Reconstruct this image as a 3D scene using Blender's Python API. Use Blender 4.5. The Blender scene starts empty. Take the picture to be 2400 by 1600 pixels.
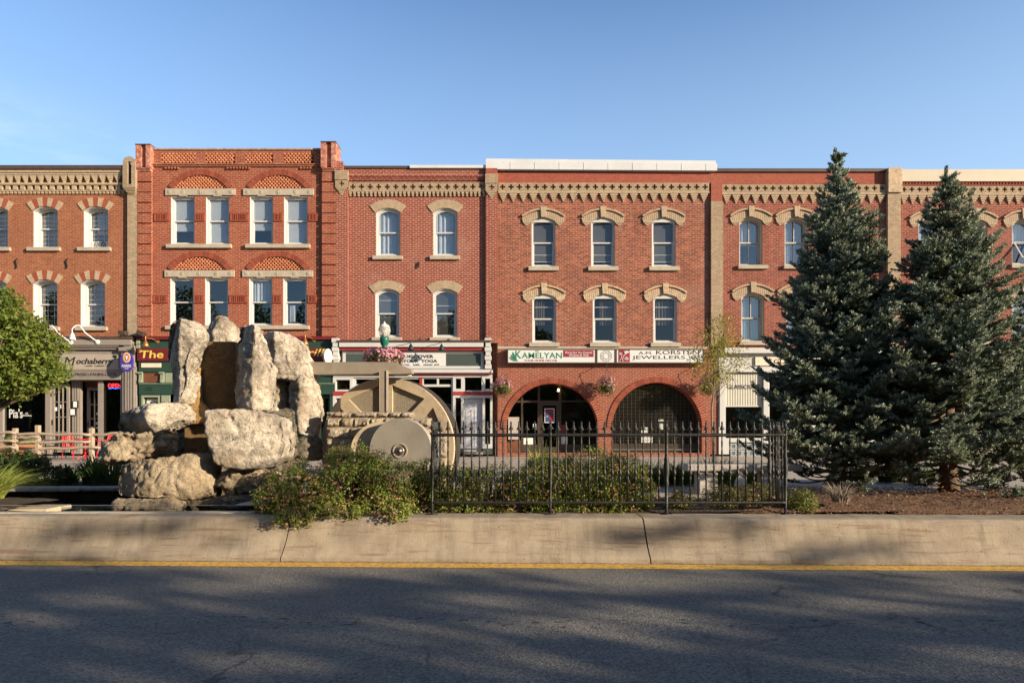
import bpy, bmesh, math, random
import numpy as np
from mathutils import Vector, Matrix, noise as mn

# ------------------------------------------------------------------ camera, sky, sun, exposure
sc = bpy.context.scene
COL = sc.collection
SUN_AZ, SUN_EL = math.radians(61), math.radians(15)      # to the right of straight-behind the camera
EYE, FOC = 1.6, 1600.0

cam_d = bpy.data.cameras.new('camera'); cam = bpy.data.objects.new('camera', cam_d); COL.objects.link(cam)
cam_d.sensor_width = 36; cam_d.lens = 24; cam_d.shift_y = 0.0875
cam_d.clip_start = 0.1; cam_d.clip_end = 3000
cam.location = (0, 0, EYE); cam.rotation_euler = (math.pi / 2, 0, 0)
sc.camera = cam

sun_d = bpy.data.lights.new('sun', 'SUN'); sun = bpy.data.objects.new('sun', sun_d); COL.objects.link(sun)
sun_d.energy = 5.0; sun_d.angle = math.radians(0.5); sun_d.color = (1.0, 0.84, 0.62)
to_sun = Vector((math.sin(SUN_AZ) * math.cos(SUN_EL), -math.cos(SUN_AZ) * math.cos(SUN_EL), math.sin(SUN_EL)))
sun.rotation_euler = (-to_sun).to_track_quat('-Z', 'Y').to_euler()

world = bpy.data.worlds.new('World'); sc.world = world; world.use_nodes = True
wt = world.node_tree; wn = wt.nodes; wl = wt.links
bg = wn['Background']
sky = wn.new('ShaderNodeTexSky'); sky.sky_type = 'NISHITA'; sky.sun_disc = False
sky.sun_elevation = SUN_EL; sky.sun_rotation = math.pi - SUN_AZ
sky.air_density = 1.0; sky.dust_density = 1.0; sky.ozone_density = 3.0; sky.altitude = 300
bg.inputs['Strength'].default_value = 0.086
# a faint wisp of cloud low on the left and a trace at top left
tc = wn.new('ShaderNodeTexCoord')
mp = wn.new('ShaderNodeMapping'); mp.inputs['Scale'].default_value = (1.0, 1.0, 3.2)
nz = wn.new('ShaderNodeTexNoise'); nz.inputs['Scale'].default_value = 4.2; nz.inputs['Detail'].default_value = 7; nz.inputs['Roughness'].default_value = .58
wl.new(tc.outputs['Generated'], mp.inputs[0]); wl.new(mp.outputs[0], nz.inputs['Vector'])
sep = wn.new('ShaderNodeSeparateXYZ'); wl.new(tc.outputs['Generated'], sep.inputs[0])
def wramp(src, lo, hi):
    r = wn.new('ShaderNodeMapRange'); r.interpolation_type = 'SMOOTHSTEP'
    r.inputs[1].default_value = lo; r.inputs[2].default_value = hi
    wl.new(src, r.inputs[0]); return r.outputs[0]
def wramp2(src, lo, hi):
    r = wn.new('ShaderNodeMapRange'); r.inputs[1].default_value = lo; r.inputs[2].default_value = hi; wl.new(src, r.inputs[0]); return r.outputs[0]
def wmul(a, b):
    m = wn.new('ShaderNodeMath'); m.operation = 'MULTIPLY'; wl.new(a, m.inputs[0])
    if isinstance(b, float): m.inputs[1].default_value = b
    else: wl.new(b, m.inputs[1])
    return m.outputs[0]
msk = wmul(wmul(wramp(nz.outputs['Fac'], .40, .66), wramp(sep.outputs['X'], -.30, -.62)), wmul(wramp(sep.outputs['Z'], .40, .28), .8))
mixc = wn.new('ShaderNodeMix'); mixc.data_type = 'RGBA'
wl.new(msk, mixc.inputs[0]); wl.new(sky.outputs[0], mixc.inputs[6]); mixc.inputs[7].default_value = (4.6, 4.6, 4.9, 1)
# paler air towards the northern horizon
hz = wmul(wmul(wramp2(sep.outputs['Z'], .54, .19), wramp(sep.outputs['Y'], -.1, .35)), wramp2(sep.outputs['X'], -2.2, .8))
mixh = wn.new('ShaderNodeMix'); mixh.data_type = 'RGBA'
wl.new(hz, mixh.inputs[0]); wl.new(mixc.outputs[2], mixh.inputs[6]); mixh.inputs[7].default_value = (2.15, 3.0, 3.95, 1)
nrt = wn.new('ShaderNodeMix'); nrt.data_type = 'RGBA'; nrt.blend_type = 'MULTIPLY'; wl.new(wramp(sep.outputs['Y'], .15, .5), nrt.inputs[0])
wl.new(mixh.outputs[2], nrt.inputs[6]); nrt.inputs[7].default_value = (1.52, 1.56, 1.63, 1)   # deeper, brighter blue away from the sun
wl.new(nrt.outputs[2], bg.inputs['Color'])

sc.view_settings.view_transform = 'Standard'; sc.view_settings.look = 'None'
sc.view_settings.exposure = 0.95; sc.view_settings.gamma = 1.0
sc.render.engine = 'CYCLES'
sc.cycles.max_bounces = 6; sc.cycles.transparent_max_bounces = 12
try: sc.cycles.use_denoising = True
except Exception: pass

# ------------------------------------------------------------------ helpers
RND = random.Random(7)
DF = 27.0                                   # distance of the row of facades
GZ = 0.64                                   # level of the plaza and of the shop pavement
def at(px, py, Y): return Vector(((px - 1200) * Y / FOC, Y, EYE + (1010 - py) * Y / FOC))
def fx(px, Y=DF): return (px - 1200) * Y / FOC
def fz(py, Y=DF): return EYE + (1010 - py) * Y / FOC

def link(o, parent=None, local=False):
    COL.objects.link(o)
    if parent is not None:
        o.parent = parent
        if not local and parent.type == 'EMPTY': o.matrix_parent_inverse = Matrix.Translation(-parent.location)
    return o
def tag(o, label=None, cat=None, group=None, kind=None):
    if label: o['label'] = label
    if cat: o['category'] = cat
    if group: o['group'] = group
    if kind: o['kind'] = kind
    return o
def thing(name, label, cat, loc=(0, 0, 0), group=None):
    o = bpy.data.objects.new(name, None); o.location = loc; o.empty_display_size = .2
    COL.objects.link(o); return tag(o, label, cat, group)

class MB:
    def __init__(s): s.v = []; s.f = []
    def raw(s, v, f):
        b = len(s.v); s.v.extend(tuple(p) for p in v); s.f.extend(tuple(i + b for i in q) for q in f); return s
    def box(s, x0, x1, y0, y1, z0, z1):
        x0, x1 = min(x0, x1), max(x0, x1); y0, y1 = min(y0, y1), max(y0, y1); z0, z1 = min(z0, z1), max(z0, z1)
        v = [(x, y, z) for z in (z0, z1) for y in (y0, y1) for x in (x0, x1)]
        return s.raw(v, [(0, 2, 3, 1), (4, 5, 7, 6), (0, 1, 5, 4), (2, 6, 7, 3), (0, 4, 6, 2), (1, 3, 7, 5)])
    def pb(s, px0, py0, px1, py1, y0, y1, D=DF):      # a box given by facade pixels
        return s.box(fx(px0, D), fx(px1, D), y0, y1, fz(py1, D), fz(py0, D))
    def prism(s, poly, y0, y1):                        # polygon in x,z
        a = sum(poly[i][0] * poly[(i + 1) % len(poly)][1] - poly[(i + 1) % len(poly)][0] * poly[i][1] for i in range(len(poly)))
        if a < 0: poly = poly[::-1]
        n = len(poly)
        v = [(x, y0, z) for x, z in poly] + [(x, y1, z) for x, z in poly]
        f = [tuple(range(n)), tuple(range(2 * n - 1, n - 1, -1))]
        f += [(i, n + i, n + (i + 1) % n, (i + 1) % n) for i in range(n)]
        return s.raw(v, f)
    def tube(s, pts, r, n=8, cap=True):
        pts = [Vector(p) for p in pts]; rs = r if isinstance(r, (list, tuple)) else [r] * len(pts)
        rings = []; up = None
        for i, p in enumerate(pts):
            d = (pts[min(i + 1, len(pts) - 1)] - pts[max(i - 1, 0)])
            d = d.normalized() if d.length > 1e-9 else Vector((0, 0, 1))
            if up is None: up = Vector((1, 0, 0)) if abs(d.x) < .8 else Vector((0, 1, 0))
            u = (up - d * up.dot(d)).normalized(); w = d.cross(u); up = u
            rings.append([p + (u * math.cos(2 * math.pi * k / n) + w * math.sin(2 * math.pi * k / n)) * rs[i] for k in range(n)])
        v = [q for rg in rings for q in rg]; f = []
        for i in range(len(pts) - 1):
            for k in range(n):
                f.append((i * n + k, i * n + (k + 1) % n, (i + 1) * n + (k + 1) % n, (i + 1) * n + k))
        if cap: f.append(tuple(range(n - 1, -1, -1))); f.append(tuple(range((len(pts) - 1) * n, len(pts) * n)))
        return s.raw(v, f)
    def lathe(s, prof, c=(0, 0, 0), n=16, axis='Z'):
        c = Vector(c); v = []; f = []
        for r, h in prof:
            for k in range(n):
                a = 2 * math.pi * k / n
                if axis == 'Z': q = Vector((r * math.cos(a), r * math.sin(a), h))
                else: q = Vector((r * math.cos(a), -h, r * math.sin(a)))
                v.append(c + q)
        m = len(prof)
        for i in range(m - 1):
            for k in range(n):
                f.append((i * n + k, i * n + (k + 1) % n, (i + 1) * n + (k + 1) % n, (i + 1) * n + k))
        f.append(tuple(range(n - 1, -1, -1))); f.append(tuple(range((m - 1) * n, m * n)))
        return s.raw(v, f)
    def holes(s, outer, holes, y0, y1):                # extruded polygon (x,z) with holes
        cu = bpy.data.curves.new('t', 'CURVE'); cu.dimensions = '2D'; cu.fill_mode = 'BOTH'; cu.extrude = (y1 - y0) / 2
        for lp in [outer] + list(holes):
            sp = cu.splines.new('POLY'); sp.points.add(len(lp) - 1)
            for p, (x, z) in zip(sp.points, lp): p.co = (x, z, 0, 1)
            sp.use_cyclic_u = True
        o = bpy.data.objects.new('t', cu); me = o.to_mesh()
        ym = (y0 + y1) / 2
        s.raw([(w.co.x, ym - w.co.z, w.co.y) for w in me.vertices], [tuple(p.vertices) for p in me.polygons])
        o.to_mesh_clear(); bpy.data.objects.remove(o); bpy.data.curves.remove(cu); return s
    def xform(s, M, start=0):
        for i in range(start, len(s.v)): s.v[i] = tuple(M @ Vector(s.v[i]))
        return s
    def mesh(s, name, mat, smooth=False):
        me = bpy.data.meshes.new(name); me.from_pydata(s.v, [], s.f)
        if smooth: me.polygons.foreach_set('use_smooth', [True] * len(me.polygons))
        me.materials.append(mat); me.update(); return me
    def build(s, name, mat, parent=None, smooth=False, bevel=0):
        o = bpy.data.objects.new(name, s.mesh(name, mat, smooth)); link(o, parent)
        if bevel:
            b = o.modifiers.new('bevel', 'BEVEL'); b.width = bevel; b.segments = 2; b.limit_method = 'ANGLE'; b.angle_limit = math.radians(40)
        return o

def npmesh(name, V, nper, mat, parent=None, smooth=False):
    """V: (N, nper, 3) array of separate small faces"""
    n = V.shape[0]; me = bpy.data.meshes.new(name)
    me.vertices.add(n * nper); me.vertices.foreach_set('co', V.astype(np.float32).ravel())
    me.loops.add(n * nper); me.loops.foreach_set('vertex_index', np.arange(n * nper, dtype=np.int32))
    me.polygons.add(n); me.polygons.foreach_set('loop_start', np.arange(0, n * nper, nper, dtype=np.int32))
    me.update(calc_edges=True); me.materials.append(mat)
    if smooth: me.polygons.foreach_set('use_smooth', [True] * n)
    o = bpy.data.objects.new(name, me); link(o, parent); return o

def text(name, s, x0, x1, z0, z1, y, mat, parent, depth=.015, shear=0., bold=0., D=None, keep=False):
    cu = bpy.data.curves.new('t', 'FONT'); cu.body = s; cu.extrude = .5; cu.shear = shear; cu.offset = bold; cu.resolution_u = 3
    o = bpy.data.objects.new('t', cu); me = o.to_mesh()
    v = np.array([w.co[:] for w in me.vertices]); f = [tuple(p.vertices) for p in me.polygons]
    o.to_mesh_clear(); bpy.data.objects.remove(o); bpy.data.curves.remove(cu)
    lo, hi = v.min(0), v.max(0); sx = (x1 - x0) / (hi[0] - lo[0]); sz = (z1 - z0) / (hi[1] - lo[1])
    V = [((a - lo[0]) * sx + x0, y - (c / max(hi[2], 1e-6)) * depth / 2, (b - lo[1]) * sz + z0) for a, b, c in v]
    mb = MB().raw(V, f); 
    return mb.build(name, mat, parent) if not keep else mb
def ftext(name, s, px0, py0, px1, py1, y, mat, parent, **k):
    return text(name, s, fx(px0), fx(px1), fz(py1), fz(py0), y, mat, parent, **k)

def arc_pts(cx, cy, r, a0, a1, n):         # pixel coordinates, angles from vertical, clockwise
    return [(cx + r * math.sin(a0 + (a1 - a0) * i / n), cy - r * math.cos(a0 + (a1 - a0) * i / n)) for i in range(n + 1)]
def F2(pts, D=DF): return [(fx(a, D), fz(b, D)) for a, b in pts]
def win_poly(x0, y0, x1, y1, rise, n=10):  # pixel polygon: rectangle with a segmental head, y0 = apex
    if rise <= .1: return [(x0, y0), (x1, y0), (x1, y1), (x0, y1)]
    w = (x1 - x0) / 2; R = (w * w + rise * rise) / (2 * rise); a = math.asin(min(1, w / R))
    if rise > w: a = math.pi - a
    return arc_pts((x0 + x1) / 2, y0 + R, R, -a, a, n) + [(x1, y1), (x0, y1)]
def ring(mb, cx, cy, r0, r1, a0, a1, n, y0, y1, gap=.1, pick=None):
    for i in range(n):
        if pick and not pick(i): continue
        d = (a1 - a0) / n; s, e = a0 + d * (i + gap / 2), a0 + d * (i + 1 - gap / 2)
        mb.prism(F2(arc_pts(cx, cy, r1, s, e, 2) + arc_pts(cx, cy, r0, e, s, 2)), y0, y1)

# ------------------------------------------------------------------ materials
MATS = {}
def nodes(name):
    m = bpy.data.materials.new(name); m.use_nodes = True; t = m.node_tree
    return m, t, t.nodes, t.links, t.nodes['Principled BSDF']
def c4(c): return (c[0], c[1], c[2], 1)
def noise_fac(t, scale, detail=4, rough=.6, vec=None, lo=.3, hi=.7):
    n = t.nodes.new('ShaderNodeTexNoise'); n.inputs['Scale'].default_value = scale; n.inputs['Detail'].default_value = detail
    n.inputs['Roughness'].default_value = rough
    if vec is None:
        tcn = t.nodes.new('ShaderNodeTexCoord'); vec = tcn.outputs['Object']
    t.links.new(vec, n.inputs['Vector'])
    r = t.nodes.new('ShaderNodeMapRange'); r.inputs[1].default_value = lo; r.inputs[2].default_value = hi
    t.links.new(n.outputs['Fac'], r.inputs[0]); return r.outputs[0]
def mix(t, fac, a, b, mode='MIX'):
    m = t.nodes.new('ShaderNodeMix'); m.data_type = 'RGBA'; m.blend_type = mode
    if isinstance(fac, (int, float)): m.inputs[0].default_value = fac
    else: t.links.new(fac, m.inputs[0])
    for i, q in ((6, a), (7, b)):
        if isinstance(q, (tuple, list)): m.inputs[i].default_value = c4(q)
        else: t.links.new(q, m.inputs[i])
    return m.outputs[2]
def math_(t, op, a, b=0.):
    m = t.nodes.new('ShaderNodeMath'); m.operation = op
    for i, q in ((0, a), (1, b)):
        if isinstance(q, (int, float)): m.inputs[i].default_value = q
        else: t.links.new(q, m.inputs[i])
    return m.outputs[0]
def bumpn(t, h, strength, dist=.02):
    b = t.nodes.new('ShaderNodeBump'); b.inputs['Strength'].default_value = strength; b.inputs['Distance'].default_value = dist
    t.links.new(h, b.inputs['Height']); return b.outputs[0]

def M(name, col, rough=.75, var=.18, scale=4., bump=0., bscale=40., metal=0., spec=.35, dirt=None, dist=.01):
    if name in MATS: return MATS[name]
    m, t, N, L, p = nodes(name)
    f = noise_fac(t, scale, 6, .65)
    c = mix(t, f, tuple(x * (1 - var) for x in col), tuple(min(.95, x * (1 + var)) for x in col))
    if dirt:
        c = mix(t, math_(t, 'MULTIPLY', noise_fac(t, dirt[0], 8, .7, lo=.5, hi=.75), dirt[2]), c, dirt[1])
    L.new(c, p.inputs['Base Color']); p.inputs['Roughness'].default_value = rough; p.inputs['Metallic'].default_value = metal
    p.inputs['Specular IOR Level'].default_value = spec
    if bump: L.new(bumpn(t, noise_fac(t, bscale, 5, .6), bump, dist), p.inputs['Normal'])
    MATS[name] = m; return m

def brick(name, c1, c2, mortar, bw=.215, rh=.074, ms=.011, stain=(.10, .05, .04), stain_amt=.35, pale=.15, bump=.35):
    if name in MATS: return MATS[name]
    m, t, N, L, p = nodes(name)
    tcn = N.new('ShaderNodeTexCoord'); s = N.new('ShaderNodeSeparateXYZ'); L.new(tcn.outputs['Object'], s.inputs[0])
    cb = N.new('ShaderNodeCombineXYZ'); L.new(math_(t, 'ADD', s.outputs[0], s.outputs[1]), cb.inputs[0]); L.new(s.outputs[2], cb.inputs[1])
    # slight wobble so the courses are not ruler straight
    wob = N.new('ShaderNodeTexNoise'); wob.inputs['Scale'].default_value = 3.; L.new(tcn.outputs['Object'], wob.inputs['Vector'])
    wv = N.new('ShaderNodeVectorMath'); wv.operation = 'MULTIPLY_ADD'; L.new(wob.outputs['Color'], wv.inputs[0]); wv.inputs[1].default_value = (.02, .012, 0); L.new(cb.outputs[0], wv.inputs[2])
    b = N.new('ShaderNodeTexBrick'); b.inputs['Scale'].default_value = 1; b.inputs['Brick Width'].default_value = bw; b.inputs['Row Height'].default_value = rh
    b.inputs['Mortar Size'].default_value = ms; b.inputs['Mortar Smooth'].default_value = .2; b.inputs['Bias'].default_value = -.1
    L.new(wv.outputs[0], b.inputs['Vector'])
    b.inputs['Color1'].default_value = c4(c1); b.inputs['Color2'].default_value = c4(c2); b.inputs['Mortar'].default_value = c4(mortar)
    c = b.outputs['Color']
    # clumps of darker / lighter firing, soot, salts
    f1 = noise_fac(t, 9., 3, .5, lo=.35, hi=.65); c = mix(t, math_(t, 'MULTIPLY', f1, .35), c, tuple(x * .55 for x in c1))
    f2 = noise_fac(t, .55, 8, .7, lo=.48, hi=.72); c = mix(t, math_(t, 'MULTIPLY', f2, stain_amt), c, stain)
    f3 = noise_fac(t, 1.1, 9, .75, lo=.60, hi=.76); c = mix(t, math_(t, 'MULTIPLY', f3, pale), c, tuple(min(.7, x * 1.1 + .14) for x in c2))
    mpz = N.new('ShaderNodeMapping'); mpz.inputs['Scale'].default_value = (2.2, 2.2, .32); L.new(tcn.outputs['Object'], mpz.inputs[0])
    f4 = noise_fac(t, 1.4, 7, .7, mpz.outputs[0], .50, .70); c = mix(t, math_(t, 'MULTIPLY', f4, stain_amt * .8), c, tuple(x * .45 for x in c1))
    f5 = noise_fac(t, .35, 6, .75, lo=.55, hi=.70); c = mix(t, math_(t, 'MULTIPLY', f5, pale * .9), c, tuple(min(.5, x * 1.0 + .10) for x in mortar))
    L.new(c, p.inputs['Base Color']); p.inputs['Roughness'].default_value = .88; p.inputs['Specular IOR Level'].default_value = .2
    h = math_(t, 'SUBTRACT', math_(t, 'MULTIPLY', noise_fac(t, 60., 3), .5), b.outputs['Fac'])
    L.new(bumpn(t, h, bump, .012), p.inputs['Normal'])
    MATS[name] = m; return m

def glass(name, tint=(.55, .58, .6), refl=.16, rough=.01, wav=.004):
    if name in MATS: return MATS[name]
    m, t, N, L, p = nodes(name); N.remove(p); out = N['Material Output']
    tr = N.new('ShaderNodeBsdfTransparent'); tr.inputs[0].default_value = c4(tint)
    gl = N.new('ShaderNodeBsdfGlossy'); gl.inputs['Roughness'].default_value = rough; gl.inputs['Color'].default_value = (.9, .95, 1, 1)
    fr = N.new('ShaderNodeLayerWeight'); fr.inputs['Blend'].default_value = .5
    sch = math_(t, 'ADD', math_(t, 'MULTIPLY', math_(t, 'POWER', fr.outputs['Facing'], 5.), .94), .05)
    ms = N.new('ShaderNodeMixShader')
    L.new(math_(t, 'ADD', sch, refl), ms.inputs[0]); L.new(tr.outputs[0], ms.inputs[1]); L.new(gl.outputs[0], ms.inputs[2]); L.new(ms.outputs[0], out.inputs[0])
    L.new(bumpn(t, noise_fac(t, 1.3, 2), wav, .05), gl.inputs['Normal'])
    MATS[name] = m; return m

def leafmat(name, ca, cb_, trans=.35, rough=.55, spec=.3, big=None):
    if name in MATS: return MATS[name]
    m, t, N, L, p = nodes(name); out = N['Material Output']
    g = N.new('ShaderNodeNewGeometry')
    c = mix(t, g.outputs['Random Per Island'], ca, cb_)
    if big: c = mix(t, math_(t, 'MULTIPLY', noise_fac(t, big[0], 3, lo=.45, hi=.65), big[2]), c, big[1])
    L.new(c, p.inputs['Base Color']); p.inputs['Roughness'].default_value = rough; p.inputs['Specular IOR Level'].default_value = spec
    tl = N.new('ShaderNodeBsdfTranslucent'); L.new(mix(t, .35, c, (.35, .4, .05)), tl.inputs['Color'])
    ms = N.new('ShaderNodeMixShader'); ms.inputs[0].default_value = trans
    L.new(p.outputs[0], ms.inputs[1]); L.new(tl.outputs[0], ms.inputs[2]); L.new(ms.outputs[0], out.inputs[0])
    MATS[name] = m; return m
def emit(name, col, s):
    m, t, N, L, p = nodes(name); p.inputs['Base Color'].default_value = c4(col); p.inputs['Emission Color'].default_value = c4(col); p.inputs['Emission Strength'].default_value = s
    return m

BR_A = brick('orange_brick', (.249, .069, .030), (.327, .103, .045), (.33, .215, .14), stain=(.17, .08, .05), pale=.2)
BR_B = brick('bright_red_brick', (.232, .048, .024), (.318, .082, .040), (.40, .24, .165), ms=.0105, stain=(.19, .06, .045))
BR_C = brick('crimson_brick', (.185, .031, .021), (.241, .045, .028), (.47, .31, .23), ms=.011, stain=(.2, .05, .04), stain_amt=.2)
BR_D = brick('mixed_red_brick', (.145, .038, .026), (.36, .100, .054), (.40, .25, .18), stain=(.12, .045, .035), stain_amt=.4, pale=.2)
BR_E = brick('dark_red_brick', (.165, .035, .024), (.29, .070, .042), (.36, .215, .16), stain=(.13, .045, .035), stain_amt=.3)
BR_P = brick('pink_new_brick', (.284, .069, .043), (.327, .086, .057), (.284, .133, .095), ms=.007, stain_amt=.1, pale=.1)
BR_ARCH = brick('arch_front_brick', (.215, .048, .031), (.284, .073, .045), (.361, .215, .146), ms=.013, stain_amt=.2)
def islandmat(name, ca, cb_):
    m, t, N, L, p = nodes(name); g = N.new('ShaderNodeNewGeometry'); L.new(mix(t, g.outputs['Random Per Island'], ca, cb_), p.inputs['Base Color'])
    p.inputs['Roughness'].default_value = .88; p.inputs['Specular IOR Level'].default_value = .2; L.new(bumpn(t, noise_fac(t, 60., 4), .3, .01), p.inputs['Normal']); return m
BR_V = islandmat('red_voussoir', (.18, .042, .026), (.28, .074, .042))
LAT = islandmat('sunlit_lattice_brick', (.46, .16, .085), (.58, .24, .13))  # lattice bricks brightened, orange sunlight put into the colour
MORT = M('pale_mortar', (.50, .34, .25), .9, .15, 8.)
CREAM = brick('buff_brick', (.32, .24, .162), (.42, .325, .225), (.27, .195, .13), stain=(.25, .17, .11), stain_amt=.4, pale=.1)
CREAM_S = M('buff_block', (.36, .272, .185), .85, .2, 7., .3, 50, dirt=(5., (.28, .2, .13), .5))
STONE = M('pale_limestone_trim', (.36, .31, .245), .85, .14, 5., .25, 50, dirt=(3., (.30, .25, .19), .5))
WHITE = M('white_paint', (.47, .465, .455), .5, .05, 3., dirt=(9., (.5, .46, .4), .25))
WOODP = M('weathered_white_paint', (.42, .395, .355), .6, .15, 8., dirt=(12., (.35, .3, .25), .5))
FLASH = M('white_metal_flashing', (.52, .53, .55), .45, .04, 1.5, dirt=(1.2, (.38, .35, .30), .4))
DARKM = M('dark_roof_metal', (.07, .045, .035), .5, .2, 4.)
TAUPE = M('taupe_paint', (.235, .20, .175), .55, .08, 4., dirt=(5., (.16, .13, .11), .4))
TAUPE_L = M('light_taupe_panel', (.33, .285, .235), .6, .06, 3.)
GREEN = M('dark_green_paint', (.020, .050, .036), .5, .12, 4.)
LGREEN = M('sage_green_paint', (.23, .26, .185), .55, .08, 4.)
MAROON = M('maroon_paint', (.12, .014, .016), .5, .12, 4.)
REDT = M('red_trim', (.30, .03, .03), .5, .1, 4.)
BLACKM = M('black_iron', (.022, .022, .020), .42, .3, 30., .3, 90, metal=.3, spec=.5, dirt=(22., (.10, .075, .05), .35))
BLACKP = M('black_paint', (.018, .017, .016), .5, .2, 6.)
INT = M('dark_interior', (.016, .013, .011), .9, .4, 1.2)
INT_L = M('dim_interior', (.10, .08, .06), .9, .4, 1.0)
GLASS_U = glass('upper_glass', (.90, .92, .94), .12)
GLASS_D = glass('dull_upper_glass', (.90, .91, .92), .025)
GLASS_S = glass('shop_glass', (.55, .58, .56), .03)
BL_W = M('white_blind', (.42, .45, .48), .7, .04, 2.)
BL_G = M('grey_screen', (.085, .088, .095), .8, .08, 2.)
BL_B = M('brown_screen', (.055, .047, .038), .8, .1, 2.)
CURT = M('pale_curtain', (.33, .37, .42), .85, .12, 6.)
TEAL = M('teal_curtain', (.02, .07, .10), .85, .15, 6.)
BROWN = M('brown_panel', (.13, .05, .025), .6, .25, 5.)
BRONZE = M('bronze_frame', (.085, .062, .045), .45, .12, 5., metal=.4)
GREYW = M('weathered_cedar', (.34, .265, .195), .8, .2, 9., .4, 30, dirt=(14., (.22, .17, .13), .5))
COPPER = M('copper_shade', (.55, .26, .10), .38, .12, 8., metal=.8)
INK = M('sign_ink', (.02, .018, .018), .5, .05)
YEL = M('gold_lettering', (.62, .45, .10), .5, .08)
SGREEN = M('sign_green', (.02, .16, .09), .5, .05)
SRED = M('sign_red', (.26, .015, .03), .5, .05)
SWHITE = M('sign_white', (.56, .56, .55), .45, .02)
SBLUE = M('sign_blue', (.045, .03, .26), .45, .05)
SORANGE = M('sign_orange', (.75, .25, .04), .45, .05)
BEIGE = M('beige_sign', (.62, .54, .42), .6, .06)
PAPER = M('paper', (.66, .66, .63), .8, .08, 30.)
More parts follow.
